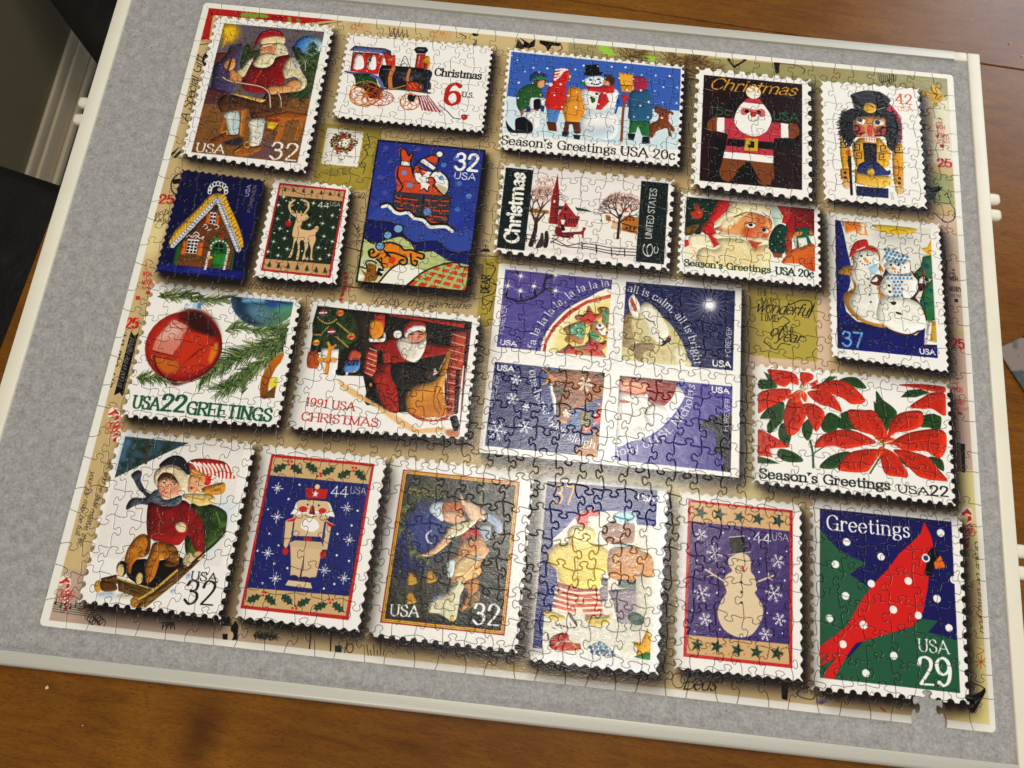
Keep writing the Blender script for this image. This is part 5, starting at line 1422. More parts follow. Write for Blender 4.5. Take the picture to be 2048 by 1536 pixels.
D('e8e4e0', 5, '2108 3637 25 -7 26 2 23 6 -54 15 34 -2')
P('dba070', '2145 3706 24 -12 5 26 -25 8')
P('e8d0c8', '2034 3718 80 9 -4 27 -86 5')
P('16130f', '2000 3722 40 -23 50 40 -14 24 -61 -3', sm=1)
P('a8402c', '2235 3505 103 -11 16 216 -37 40 -75 -37')
P('a8402c', '2962 3249 140 -6 13 738 -94 63 -38 -225')
P('b03a2c', '2382 3145 693 17 5 46 -393 -31 -302 -9')
S('e2cfc0', 7, '2263 3488 73 20/2263 3534 76 21/2263 3579 80 22/2263 3625 84 23/2264 3670 87 25/2264 3715 91 26')
S('e2cfc0', 6, '2979 3275 121 24/2981 3351 120 22/2984 3426 119 20/2986 3501 118 18/2989 3575 116 16/2991 3649 115 14/2994 3722 113 12/2996 3795 112 10/2999 3867 110 9/3001 3939 109 7/3004 4011 107 5')
S('1f1a1a', 12, '2966 3687 40 306', sm=1)
S('1c1818', 35, '3069 3613 30 370', sm=1)
P('5a2a24', '3098 3206 40 5 29 981 -17 -7')
S('c8a8a8', 7, '3136 3588 30 595')
P('b83a2a', '2252 3169 95 -15 19 124 -88 0')
P('d88a30', '2229 3247 48 -34 66 30 16 101 -62 53 -51 -41', sm=1)
P('efeae0', '2242 3385 27 6 87 -10 9 -56 21 25 -8 66 -92 28 -38 -23', sm=1)
P('8e261c', '2249 3430 121 -13 79 -55 86 -19 53 123 67 102 -178 38 -59 -48 16 161 -101 20 33 -121 68 -8 -52 -112 -61 -3')
P('8e261c', '2751 3384 108 15 121 -13 0 73 -160 45 -125 41')
P('98281e', '2400 3614 69 -7 16 106 57 92 16 228 -58 6 -160 -256', c2='7a2018', g=(2371.1, 3707.7, 2548.7, 4025.3))
P('a02c20', '2331 3730 97 -47 101 97 39 85 33 163 -58 15 -97 -77 -59 -99', sm=1)
S('5a1610', 10, '2446 3913 70 10 61 64/2367 3851 74 28 38 84', sm=1)
P('a02a22', '2541 3324 5 -85 63 -53 98 7 24 45 -73 -20 -71 63', sm=1)
P('efeae0', '2549 3323 50 -80 95 -20 38 24 -12 38 -54 -12 -65 44 -20 39', sm=1)
D('efeae0', 38, '2489 3329')
P('d89478', '2584 3319 65 -35 82 19 8 54 -75 27 -72 -10', sm=1)
S('2a1814', 9, '2602 3322 34 -11/2680 3313 35 -4')
E('c86a58', 2688, 3340, 19.7, 14.3, ang=-6.3)
S('a03a30', 7, '2652 3367 35 -2')
P('ece6d8', '2489 3394 73 -45 57 31 62 2 64 -44 10 73 -22 94 -51 69 -100 -25 -52 -58', sm=1, nz=('cfc4b0', 12.5, 44.5, 15, 1.4))
P('c88a30', '2699 3260 48 32 -1 55 -32 -42', sm=1, a=0.6)
P('d8973a', '2653 3855 83 -80 162 -80 69 -271 18 7 -18 265 -1 125 57 170 -79 52 -221 7 -61 -72', sm=1, c2='b06a28', g=(2773.6, 3797.7, 2893.8, 4048.7))
S('8a4a1c', 10, '2904 3739 -11 178 65 99', sm=1)
S('8a4a1c', 9, '2936 3789 -15 81 49 109', sm=1)
P('c04428', '2686 4028 211 46 130 -49 -12 41 -201 26', sm=1, a=0.8)
P('c8a23c', '2562 3651 78 0 4 58 -73 4')
P('1c1816', '2587 3671 35 0 -1 23 -31 0')
P('efe6dc', '2781 3663 88 -55 23 42 -78 63')
S('b83a30', 12, '2793 3688 81 -45/2821 3640 26 60')
S('c8a060', 11, '2892 3650 21 -38')
S('6a4a2c', 11, '2900 3630 19 -38')
S('b07a3c', 11, '2907 3609 18 -38')
S('c8a060', 11, '2915 3588 16 -38')
S('6a4a2c', 11, '2923 3568 14 -38')
S('b07a3c', 11, '2930 3547 13 -38')
S('c8a060', 11, '2938 3526 11 -38')
S('6a4a2c', 11, '2946 3505 9 -37')
S('b07a3c', 11, '2954 3484 7 -37')
P('16130f', '2274 3808 20 -38 55 21 26 51 -27 47 19 68 -35 48 -41 -39 6 -72', sm=1)
E('c88a3c', 2323, 3816, 12.2, 19.1, ang=-6.3)
S('3a3430', 7, '2311 3928 19 16')
P('1c1816', '2471 3625 66 -26 275 -30 36 140 -163 72 -146 7 -37 -77', sm=1, a=0.8)
P('1c1816', '2331 3504 53 3 5 90 -34 4')
P('a83a28', '2385 3516 52 -6 29 79 -32 21 -27 -6', sm=1)
P('c07850', '3034 4146 110 -3 -1 60 -94 -7', sm=1, soft=6.8)
P('16130f', '3054 4031 57 -15 31 110 -40 21 -35 -74', sm=1)
SHADE[0] = 0
P('e0b478', '2022 3800 159 72 141 73 185 85 228 105 55 29 233 -43 5 43 -248 44 -162 -60 -244 -147 -182 -60 -114 -67', soft=4.3, a=0.9)
clip_to()
engrave('1732 3142 1406 -1 14 1065 -1371 25 -71 -815', 0.28, 7.9, 5.3, 30)
T('1991 USA', '1789 4065 428 1', 70.3, 'b83430', 'serif')
T('CHRISTMAS', '1778 4197 663 -12', 71.5, 'b83430', 'serif')
# ornaments and fir
stamp('208 3065 1371 14 21 1203 -1370 55', 88.1, 1)
clip_to('240 3085 1272 40 17 1009 -1256 -39')
needles('288 3213 186 -49 222 33 216 -34', 100.2, 170, ('2c4424', '4a6434', '1f3018', '6a7c44', '8a9058'), 6.4, 35, 61)
needles('297 3174 133 33 100 -30', 72.9, 60, ('2c4424', '4a6434', '1f3018', '6a7c44', '8a9058'), 6.4, 40, 62)
needles('1517 3387 -149 146 -143 71 -157 90 -144 143 -85 90', 132.4, 330, ('2c4424', '4a6434', '1f3018', '6a7c44', '8a9058'), 6.2, 45, 63)
needles('1510 3444 -62 135 -96 138 -123 122 -84 99 -116 66', 122.8, 300, ('2c4424', '4a6434', '1f3018', '6a7c44', '8a9058'), 6.1, 42, 64)
needles('959 3468 137 -62 182 26 218 -61', 98.5, 170, ('2c4424', '4a6434', '1f3018', '6a7c44', '8a9058'), 6.3, 45, 65)
needles('1515 3517 -280 141 -230 152', 105.9, 160, ('2c4424', '4a6434', '1f3018', '6a7c44', '8a9058'), 6.2, 45, 68)
needles('279 3979 101 -11 136 -15', 86.9, 90, ('2c4424', '4a6434', '1f3018', '6a7c44', '8a9058'), 7, 55, 66)
needles('1000 3989 101 -55 106 -75', 86.9, 90, ('2c4424', '4a6434', '1f3018', '6a7c44', '8a9058'), 6.1, 50, 67)
needles('1224 4027 7 -134 29 -111', 69.6, 60, ('2c4424', '4a6434', '1f3018', '6a7c44', '8a9058'), 6.1, 35, 69)
clip_to('951 3135 562 -5 0 239 -670 93')
E('3a5a78', 1254, 3087, 319.9, 310.7, ang=-6.3, c2='5a7c5c', g=(1098.2, 3199.3, 1438.8, 3349.4))
P('223448', '950 3130 100 8 116 176 105 82 -137 -22 -118 -100', soft=18.1, a=0.9)
P('7ab0cc', '1041 3139 212 -14 -2 34 -201 22', soft=7.3)
P('2c4c8c', '1255 3134 258 -4 -3 33 -99 39 -135 -4', soft=7.3)
P('6a8ca0', '1088 3238 147 -26 101 65 -114 50', sm=1, soft=27.1, a=0.7)
P('5a9a7c', '1370 3178 138 -24 -21 78 -104 11', sm=1, soft=18.1, a=0.7)
clip_to('1513 3369 -1 -244 -6 484 -223 25 88 438 148 -34')
clip_to()
P('b8681c', '1515 3613 -69 49 -49 105 -32 102 22 157 62 7 -8 -128 32 -147 33 -58', sm=1, c2='8a4c14', g=(1456.3, 3669.6, 1411, 4014.9))
P('e0cc48', '1439 3852 77 -9 -5 108 -63 -11', soft=3.5)
P('6a4a1c', '1396 4025 108 -109 9 114 -106 7')
E('9c261a', 624, 3647, 343.6, 325.9, ang=13.7, c2='7e1c12', g=(411.5, 3509.6, 887.2, 3867.7))
E('7a1c14', 627, 3661, 336.2, 318.5, ang=13.7, soft=7.1, a=0.35)
E('ac2e1e', 610, 3644, 301.1, 283.4, ang=13.7, soft=12.4)
P('5a1a14', '529 3328 98 -39 141 32 110 100 53 124 -64 -12 -45 -4 -186 -44 -64 -49 -65 -49', sm=1, soft=14.4, a=0.95)
P('2c1614', '603 3339 85 -19 87 75 97 119 -108 -6 -115 -43', sm=1, soft=9, a=0.8)
P('c8907c', '477 3409 144 50 -26 159 -50 125 -190 -25 9 -111', soft=3.6, c2='d07c6a', g=(480.9, 3427.5, 445, 3726.5))
P('e0b8a8', '442 3488 41 -51 80 37 -31 96 -82 28 -65 25', sm=1, soft=17.8, a=0.8)
S('8a3024', 7, '476 3447 112 62/459 3486 142 3')
S('7a2018', 11, '355 3718 191 29')
P('bc381c', '596 3545 46 -33 171 18 69 112 0 163 -154 89 -139 -75 -16 -143 40 -59', soft=3.5)
P('c06a24', '385 3769 177 8 69 74 -89 64 -102 -61', sm=1, soft=10.5, a=0.9)
S('3a1410', 12, '383 3761 53 111 97 79 101 25', sm=1)
S('5a1c12', 9, '385 3769 179 17', sm=1)
P('d07a28', '878 3624 35 -41 19 90 -37 113 -28 -51', sm=1, soft=7.1)
S('4a1812', 11, '931 3545 32 106 -33 131 -83 99 -103 83', sm=1, a=0.8)
P('3a1410', '535 3960 109 24 115 -31 -126 59', sm=1, soft=6.9)
P('b8c8d4', '547 3251 145 -30 11 69 -138 2')
P('e8ecee', '564 3244 52 -5 1 47 -40 -1')
P('5c84a8', '659 3234 34 -9 6 66 -37 -6')
RING('3a4438', 9.1, 625, 3181, 41, 45.6, ang=-6.3)
T('USA', '310 4245 227 -3', 106.7, '2b5a3c', 'slab')
T('22', '557 4240 205 -5', 140.8, '2b5a3c', 'slab', wt=1.1)
T('GREETINGS', '782 4246 737 -11', 106.4, '2b5a3c', 'slab')
engrave('240 3085 1272 40 17 1009 -1256 -39', 0.12, 7.1, 7.1, 0)
# snowman cookies
stamp('6319 1677 1080 5 9 1472 -1044 -33', 73.4, 2)
clip_to('6412 1755 899 -10 2 1282 -893 5')
P('dedacc', '6399 1733 958 -108 13 1174 -985 109')
P('a8a498', '6763 1855 365 -17 -39 77 -254 -11', sm=1, soft=30.7, a=0.6)
SHADE[0] = 0.6
P('1b1f62', '6406 1749 59 10 27 127 27 157 33 155 -30 67 27 91 -16 79 -52 121 20 113 97 87 211 15 140 26 197 322 -765 84')
P('1b1f62', '6420 2820 392 -55 314 67 88 -100 -18 181 126 -14 -7 134 -898 21')
P('d8883c', '6472 1758 213 -8 33 134 -72 1 -51 -35 -81 41 -28 -86')
P('e8d8c0', '6490 1764 17 120 81 -42 101 38 -4 -122 -37 -4 6 81 -67 32 -65 7 -20 -111')
P('d0742a', '6505 1762 143 -4 -1 70 -59 16 -77 27')
P('d8b82c', '6780 1764 374 -5 -10 45 -103 32 -117 9 -101 -29', sm=1, c2='c8a020', g=(6912.1, 1757.2, 6923.6, 1853.3))
P('e0a820', '7306 1859 1 136 -27 27 -21 -14 -48 -50 58 -15')
P('2f7042', '7221 2044 81 -25 4 651 -85 10 -49 -177 50 -145 76 -102 -159 18 3 -63 60 -70', nz=('225a34', 44.9, 44.9, 0, 1.2))
D('26427a', 23, '7257 2139')
E('b02c3c', 7218, 2199, 18.1, 21.1, ang=-6.4)
D('26427a', 19, '7285 2378 -49 137')
P('c89a3c', '7242 2677 64 1 -3 203 -49 5')
P('efe8d8', '7249 2692 28 -11 -4 98 -29 4')
P('c89a38', '7270 2680 42 -4 5 224 -111 12 48 -117')
P('efe8dc', '7250 2694 28 -3 -28 171 73 9 -1 28 -116 7')
P('b07e3c', '6554 2087 30 -67 176 -36 62 89 5 95 27 60 -32 97 67 148 -9 290 -170 11 -139 -60 -76 -106 -13 -106 94 -72 -40 -112 -86 -14 -14 -22 58 -61 80 -25', sm=1)
P('e6e2d4', '6589 2147 -6 -63 103 -51 108 27 26 93 -16 65 42 26 -23 65 -39 98 20 36 11 115 30 179 -134 7 -118 -63 -62 -107 44 -97 24 -80 -49 -81 16 -72', sm=1)
P('c8c4b8', '6678 2341 114 34 -17 103 -86 17', sm=1, soft=37.2, a=0.5)
P('b0281e', '6539 2113 31 -107 45 -54 88 -25 27 69 72 16 -8 32 -94 -13 -87 34 -59 54', sm=1)
S('d8c8c0', 12, '6606 2050 80 -45')
D('2a2420', 11, '6652 2100')
D('2a2420', 10, '6710 2086')
P('d89a4c', '6669 2122 29 -3 24 45 -32 -5', sm=1)
D('3a302c', 7, '6643 2157 16 22 23 9 26 -7 25 -15')
P('a8cce0', '6718 2211 73 -39 5 70 -51 29', sm=1, soft=6)
D('6a6660', 11, '6711 2326 13 64 -5 90 10 72')
P('5a3020', '6729 2343 52 -68 57 9 5 78 -51 21 -50 -10', sm=1)
P('e8e0d4', '6743 2334 44 -44 14 30 -15 25 -50 5')
P('4a2818', '6794 2560 95 -72 -68 -124 80 -252 87 -10 115 -5 4 102 77 47 16 115 -69 108 94 119 -15 180 -49 6 -364 -62')
P('4a2818', '6795 2619 78 -123 237 -50 99 173 -17 138 -130 82 -177 -37', sm=1)
P('e9e5d8', '6800 2619 73 -112 246 -15 79 128 -27 128 -108 77 -157 -25 -82 -70', sm=1)
P('ece8da', '6821 2364 38 -82 38 -43 -42 -59 45 -52 110 -36 86 14 4 78 26 60 41 58 -11 87 -53 75 -73 54 -142 1 -41 -57 -28 -43', sm=1)
P('ece8da', '6802 2544 87 -71 213 14 96 89 -9 195 -379 -23', sm=1)
P('e2e0da', '6842 2142 8 -40 31 -51 -20 -46 44 -21 43 11 52 -22 5 64 57 1 36 12 -16 34 -123 21', sm=1)
P('4d86ac', '6876 1991 16 19 -18 22 -16 -19')
D('d8a89c', 5, '6893 2011')
P('4d86ac', '6892 2024 16 19 -17 22 -16 -18')
D('d8a89c', 5, '6909 2044')
P('4d86ac', '6873 2061 16 19 -17 22 -16 -18')
D('d8a89c', 5, '6891 2081')
P('4d86ac', '6890 2094 16 19 -18 23 -16 -19')
D('d8a89c', 5, '6907 2114')
P('4d86ac', '6913 1998 16 19 -17 22 -16 -19')
D('d8a89c', 5, '6931 2018')
P('4d86ac', '6929 2031 16 19 -17 22 -16 -18')
D('d8a89c', 5, '6947 2051')
P('4d86ac', '6911 2068 16 19 -18 22 -16 -18')
D('d8a89c', 5, '6928 2088')
P('4d86ac', '6927 2101 16 19 -17 22 -16 -18')
D('d8a89c', 5, '6944 2121')
P('4d86ac', '6951 2005 16 19 -18 22 -16 -19')
D('d8a89c', 5, '6968 2025')
P('4d86ac', '6967 2038 16 19 -18 22 -16 -19')
D('d8a89c', 5, '6984 2058')
P('4d86ac', '6948 2075 16 19 -17 22 -16 -19')
D('d8a89c', 5, '6966 2095')
P('4d86ac', '6964 2108 16 19 -17 22 -16 -18')
D('d8a89c', 5, '6982 2128')
P('4d86ac', '6988 2012 16 18 -17 23 -16 -19')
D('d8a89c', 5, '7005 2032')
P('4d86ac', '7004 2045 16 19 -17 22 -16 -19')
D('d8a89c', 5, '7022 2065')
P('4d86ac', '6986 2082 15 19 -17 22 -16 -19')
D('d8a89c', 5, '7003 2102')
P('4d86ac', '7002 2115 16 19 -18 22 -16 -19')
D('d8a89c', 5, '7019 2135')
P('4d86ac', '7042 2037 16 19 -17 23 -16 -19')
D('d8a89c', 5, '7059 2058')
P('4d86ac', '7023 2074 16 19 -17 23 -16 -19')
D('d8a89c', 5, '7041 2095')
P('4d86ac', '7039 2108 16 18 -17 23 -16 -19')
D('d8a89c', 5, '7057 2128')
P('4d86ac', '7079 2044 16 19 -17 23 -16 -19')
D('d8a89c', 5, '7097 2065')
P('4d86ac', '7061 2081 16 19 -18 23 -16 -19')
D('d8a89c', 5, '7078 2102')
P('e2e0da', '6859 2290 38 -51 93 13 123 -38 19 53 -108 36 11 76 -11 109 -43 -3 -55 -47 -4 -93')
P('4d86ac', '6866 2260 22 -6 2 22 -21 4')
D('d8a89c', 5, '6895 2280')
P('4d86ac', '6880 2293 22 -6 2 22 -22 4')
D('d8a89c', 4, '6908 2313')
P('4d86ac', '6903 2256 21 -6 2 22 -21 4')
D('d8a89c', 5, '6931 2276')
P('4d86ac', '6916 2289 22 -6 2 22 -22 4')
D('d8a89c', 4, '6944 2309')
P('4d86ac', '6939 2252 21 -6 2 22 -21 4')
D('d8a89c', 5, '6967 2272')
P('4d86ac', '6952 2285 22 -6 2 22 -22 4')
D('d8a89c', 4, '6980 2305')
P('4d86ac', '6936 2321 22 -6 2 22 -22 4')
D('d8a89c', 4, '6964 2341')
P('4d86ac', '6949 2354 22 -6 2 22 -21 4')
D('d8a89c', 4, '6977 2374')
P('4d86ac', '6934 2390 22 -6 2 21 -22 4')
D('d8a89c', 4, '6962 2410')
P('4d86ac', '6947 2422 22 -5 2 21 -22 4')
D('d8a89c', 4, '6975 2442')
P('4d86ac', '6932 2458 21 -6 2 22 -21 4')
D('d8a89c', 4, '6959 2478')
P('4d86ac', '6975 2248 21 -6 2 22 -21 4')
D('d8a89c', 5, '7003 2268')
P('4d86ac', '6988 2281 22 -6 2 22 -22 4')
D('d8a89c', 4, '7016 2301')
P('4d86ac', '6972 2317 22 -6 2 22 -22 4')
D('d8a89c', 4, '7000 2337')
P('4d86ac', '6985 2350 22 -6 2 22 -22 4')
D('d8a89c', 4, '7013 2370')
P('4d86ac', '6970 2386 21 -6 2 21 -21 4')
D('d8a89c', 4, '6998 2406')
P('4d86ac', '6983 2418 21 -5 3 21 -22 4')
D('d8a89c', 4, '7011 2438')
P('4d86ac', '6967 2454 22 -6 2 22 -21 4')
D('d8a89c', 4, '6995 2474')
P('4d86ac', '7011 2244 21 -6 2 22 -21 4')
D('d8a89c', 5, '7039 2264')
P('4d86ac', '7024 2277 22 -6 2 22 -22 4')
D('d8a89c', 4, '7052 2297')
P('4d86ac', '7008 2313 22 -6 2 22 -22 4')
D('d8a89c', 4, '7036 2333')
P('4d86ac', '7006 2382 21 -6 2 22 -21 3')
D('d8a89c', 4, '7033 2402')
P('4d86ac', '7003 2450 22 -6 2 22 -22 4')
D('d8a89c', 4, '7031 2470')
P('4d86ac', '7047 2240 21 -6 3 22 -22 4')
D('d8a89c', 5, '7075 2260')
P('4d86ac', '7060 2273 22 -6 2 22 -22 4')
D('d8a89c', 4, '7088 2293')
P('4d86ac', '7083 2236 22 -6 2 22 -22 4')
D('d8a89c', 5, '7111 2256')
P('4d86ac', '7096 2269 22 -6 2 22 -22 4')
D('d8a89c', 4, '7124 2289')
D('1c1814', 11, '6923 2161 70 -6')
P('d88a2c', '6924 2180 39 8 6 23 -25 -5', sm=1)
D('1c1814', 7, '6958 2228 51 -27 41 -27')
D('b02c3c', 8, '6990 2228')
D('1c1814', 13, '6900 2371 5 61')
P('241c18', '6909 2532 49 -6 -8 28 -28 3', sm=1)
P('241c18', '6952 2622 45 7 3 18 -39 -7', sm=1)
P('3a1e14', '7167 2287 46 -52 55 40 -32 82 -59 37', sm=1)
P('e8e0d4', '7183 2269 29 -27 6 39 -16 33 -29 3')
S('e8e0d4', 6, '7226 2249 11 76/7202 2314 58 -22')
SHADE[0] = 0
T('37', '6462 3000 186 -4', 134.9, '6ea8cc', 'sans', wt=1.1)
T('USA', '7155 3001 136 -4', 45.2, 'f4f1e8', 'bold', wt=1.1)
clip_to()
T('2005', '6420 3082 78 -1', 30.1, '5a5650', 'thin')
# gingerbread house
stamp('210 1910 815 29 1 1048 -823 -1', 70, 2, paper='12123c')
clip_to('240 1940 755 19 7 1000 -777 -3')
P('1c2370', '169 2904 170 -19 263 10 418 -8 29 144 -846 17', soft=7.4)
P('4a4a90', '501 2898 157 -9 -18 48 -129 7', sm=1, soft=22.2, a=0.7)
P('1a1a60', '816 2001 198 -23 24 569 -53 243', soft=61.2, a=0.6)
SHADE[0] = 0.7
P('5f361c', '591 2241 43 -5 114 223 140 247 -14 174 -519 11 0 -188 110 -228', nz=('74441f', 22.7, 22.7, 0, 1.2))
P('245a2a', '346 2885 -2 -197 39 -20 0 220')
P('245a2a', '874 2880 -4 -156 8 -64 15 140 5 93')
P('d9a52e', '260 2674 30 -123 76 -122 89 -132 45 -95 41 -54 55 -23 76 8 69 116 53 75 76 121 62 121 23 77 -25 19 -317 -489 -319 521 -21 2')
S('f0cc58', 8, '563 2145 -12 51/670 2125 -26 36/541 2182 -10 49/689 2159 -26 36/520 2218 -9 48/708 2193 -26 36/500 2255 -9 46/727 2227 -25 36/479 2290 -8 46/747 2262 -26 36/459 2327 -7 44/766 2296 -26 35/438 2363 -6 43/784 2329 -25 36/418 2399 -5 41/803 2364 -25 35/397 2435 -5 40/822 2397 -26 36/377 2470 -4 39/841 2431 -26 35/357 2506 -3 37/860 2464 -26 35/336 2541 -2 37/878 2498 -25 35/316 2577 -1 35/897 2531 -26 35/296 2612 0 34/916 2564 -26 35/276 2648 0 32/935 2598 -26 35')
S('a87418', 7, '561 2170 -12 51/677 2141 -22 35/539 2206 -11 49/696 2175 -22 35/518 2242 -10 47/715 2209 -22 35/497 2278 -10 45/734 2243 -22 35/476 2313 -10 44/754 2277 -23 36/455 2349 -9 42/772 2311 -22 35/434 2384 -9 41/791 2345 -22 35/413 2420 -7 39/810 2379 -22 35/392 2455 -7 37/829 2413 -22 34/372 2490 -7 36/848 2446 -22 35/351 2525 -6 35/867 2479 -23 35/330 2560 -5 33/885 2513 -22 35/310 2595 -6 32/904 2546 -22 35/289 2630 -5 30/922 2579 -22 35/269 2665 -4 28/942 2613 -22 34')
D('d4d4d2', 28, '609 2190 4 -1 -20 28 36 -2 -52 29 68 -3 -85 31 101 -5 -117 32 133 -6 -149 33 165 -8 -182 35 197 -9 -213 36 229 -11')
D('d4d4d2', 27, '479 2407 261 -12 -277 39 293 -14 -309 41 324 -15 -340 41 356 -16 -372 43 387 -18 -403 45 419 -19 -435 45 451 -20 -467 47 482 -22 -498 49 514 -24 -530 50 545 -25 -561 51 576 -26 -592 53 608 -28')
D('8a8c92', 21, '609 2190 4 -1 -20 28 36 -2 -52 29 68 -3 -85 31 101 -5 -117 32 133 -6 -149 33 165 -8 -182 35 197 -9 -213 36 229 -11 -245 38 261 -12 -277 39 293 -14 -309 41 324 -15 -340 41 356 -16')
D('8a8c92', 20, '415 2514 387 -18 -403 45 419 -19 -435 45 451 -20 -467 47 482 -22 -498 49 514 -24 -530 50 545 -25 -561 51 576 -26 -592 53 608 -28')
D('f2f0ec', 16, '605 2187 4 -1 -20 28 36 -2 -53 29 69 -3 -85 31 101 -5 -117 32 132 -6 -149 33 165 -8 -181 35 197 -9 -213 36 229 -10 -245 37 261 -12 -278 39 293 -13 -309 40 325 -15 -341 42 357 -17 -373 43 388 -17 -404 44 420 -19 -436 46 451 -21 -467 47 483 -22 -499 49 514 -23 -530 49 546 -24 -561 51 576 -26 -592 52 608 -27')
D('5a6a60', 7, '612 2184 4 0 -20 28 36 -2 -53 29 69 -3 -85 30 100 -4 -117 32 133 -7 -149 34 165 -8 -181 35 197 -9 -213 36 229 -11 -246 38 261 -12 -277 39 293 -14 -309 40 325 -14 -341 41 356 -16 -372 43 388 -18 -404 45 420 -19 -436 45 451 -20 -467 47 483 -22 -499 48 514 -23 -530 50 546 -25 -562 51 577 -26 -592 53 607 -28')
RING('ece8e0', 10.1, 524, 2120, 15.5, 23.3, ang=-6.5)
RING('ece8e0', 10.1, 520, 2089, 15.6, 23.3, ang=-6.5)
RING('ece8e0', 10.1, 529, 2059, 15.6, 23.4, ang=-6.5)
RING('ece8e0', 10.1, 551, 2038, 15.6, 23.4, ang=-6.5)
RING('ece8e0', 10.1, 582, 2027, 15.6, 23.4, ang=-6.5)
RING('ece8e0', 10.1, 615, 2030, 15.6, 23.4, ang=-6.5)
RING('ece8e0', 10.1, 646, 2046, 15.6, 23.4, ang=-6.5)
RING('ece8e0', 10.1, 667, 2072, 15.6, 23.3, ang=-6.5)
RING('ece8e0', 10.1, 676, 2103, 15.5, 23.3, ang=-6.5)
D('c8c078', 20, '610 2086')
E('3a2a1c', 614, 2279, 27.7, 33.8, ang=-6.4)
P('ece8e0', '582 2336 55 -2 10 116 -60 -5')
P('16141c', '586 2341 19 0 2 25 -20 0')
P('16141c', '588 2378 20 0 1 26 -20 -1')
P('16141c', '589 2414 21 1 2 26 -21 -1')
P('16141c', '614 2340 19 -1 2 28 -20 -1')
P('16141c', '616 2378 20 0 2 27 -20 -1')
P('16141c', '619 2415 20 2 3 26 -21 -1')
P('ece8e0', '433 2630 95 -2 11 133 -102 0')
P('16141c', '438 2635 22 0 1 22 -22 1')
P('16141c', '439 2668 22 -1 1 23 -22 0')
P('16141c', '440 2700 23 0 1 23 -23 0')
P('16141c', '441 2733 23 -1 1 24 -23 -1')
P('16141c', '469 2634 23 -1 1 23 -22 1')
P('16141c', '471 2667 23 0 1 22 -22 1')
P('16141c', '473 2700 23 0 1 22 -23 1')
P('16141c', '475 2733 23 -1 2 23 -24 1')
P('16141c', '501 2633 22 -1 2 24 -22 0')
P('16141c', '504 2666 22 0 2 24 -23 0')
P('16141c', '506 2699 23 0 2 23 -23 1')
P('16141c', '508 2732 24 1 1 22 -23 1')
P('c8621e', '547 2348 34 -8 7 109 -35 -8')
P('c8621e', '638 2342 31 4 7 101 -30 -1')
P('cc6a20', '392 2643 40 -4 6 141 -44 -3')
P('cc6a20', '534 2639 46 7 10 129 -47 1')
S('ece8e0', 14, '433 2629 98 -3')
S('ece8e0', 11, '580 2335 59 0')
S('ece8e0', 8, '407 2609 23 -26 34 20 30 -27 43 27 32 -20 -7 33/540 2482 16 -26 29 29 -18 18/637 2455 29 -3 19 22 -25 19/455 2596 32 -52 36 28 -29 36/592 2517 19 -11 13 -9', sm=1)
sprinkle(('2c6a2c', '3c7c34', '1f4a22'), 713.3, 2638.7, 90.3, 82.8, 0, 60, 19.6, 3)
P('235a2a', '701 2884 -21 -194 23 -66 57 -6 40 51 24 44 -1 165')
P('141a16', '688 2657 38 -28 41 20 13 61 -82 -6')
S('3c8a3c', 7, '722 2630 15 85/694 2684 80 -1')
P('3a8a34', '683 2737 123 -6 8 109 -116 -3', a=0.7)
RING('2c6a2c', 6, 748, 2800, 37.3, 29.8, ang=-6.4)
D('e4e0d8', 13, '650 2733')
D('e4e0d8', 14, '823 2690')
D('e4e0d8', 13, '650 2753 173 -40 -173 61 172 -37 -172 57 172 -33 -172 54 172 -31 -172 51 172 -27 -172 47 172 -24 -172 44 172 -20 -171 41 171 -18')
D('e4e0d8', 11, '658 2692 -1 -30 12 -27 23 -20 29 -9 32 3 29 13 23 24 12 29')
D('a82a28', 17, '717 2555 24 -11 -5 28')
D('dcb838', 19, '674 2777')
D('2c6a2c', 11, '426 2792')
D('a82a28', 11, '443 2814')
D('3c7c34', 11, '454 2814')
D('2c6a2c', 11, '466 2813')
D('a82a28', 11, '478 2813')
D('3c7c34', 11, '489 2812')
D('2c6a2c', 11, '501 2812')
D('a82a28', 11, '511 2808')
D('3c7c34', 11, '522 2805')
D('2c6a2c', 11, '533 2801')
D('a82a28', 11, '544 2797')
D('3c7c34', 11, '555 2794')
SHADE[0] = 0
S('ece8e0', 4, '906 2688 19 22')
T('USA', '894 2129 2 -121', 35.8, 'ece8e0', 'sans', wt=1.1)
T('FOREVER', '946 2291 6 -285', 27.9, 'd8bc50', 'sans')
T('2011', '262 2038 10 -89', 23.5, '7a7ca0', 'thin')
clip_to()
# reindeer
stamp('1095 1905 747 3 29 1013 -776 12', 80.4, 2)
clip_to('1156 1953 641 4 6 906 -645 -4')
P('b02826', '1156 1953 641 4 6 906 -645 -4')
clip_to('1174 1976 605 1 2 863 -605 0')
P('22301f', '1000 2155 892 -100 113 689 -868 97')
P('22301f', '1040 2028 833 -95 61 378 -820 92')
P('c4986a', '1146 1965 662 -24 -15 140 -624 5')
P('c4986a', '1135 2738 665 -9 -1 140 -644 -3')
pine(1225.3, 2039.4, 49, '1f3a2a', -6.5)
pine(1306.5, 2037.5, 49, '1f3a2a', -6.5)
pine(1400.4, 2034.1, 49, '1f3a2a', -6.5)
pine(1482.2, 2035.7, 49, '1f3a2a', -6.5)
pine(1570.4, 2036.6, 49, '1f3a2a', -6.5)
pine(1655.3, 2037.8, 48.9, '1f3a2a', -6.5)
pine(1736.4, 2035.9, 48.9, '1f3a2a', -6.5)
pine(1227.8, 2820.2, 65, '1f3a2a', -6.4)
pine(1313.4, 2820.8, 65, '1f3a2a', -6.4)
pine(1401.4, 2817.8, 65, '1f3a2a', -6.4)
pine(1486.3, 2822, 64.9, '1f3a2a', -6.4)
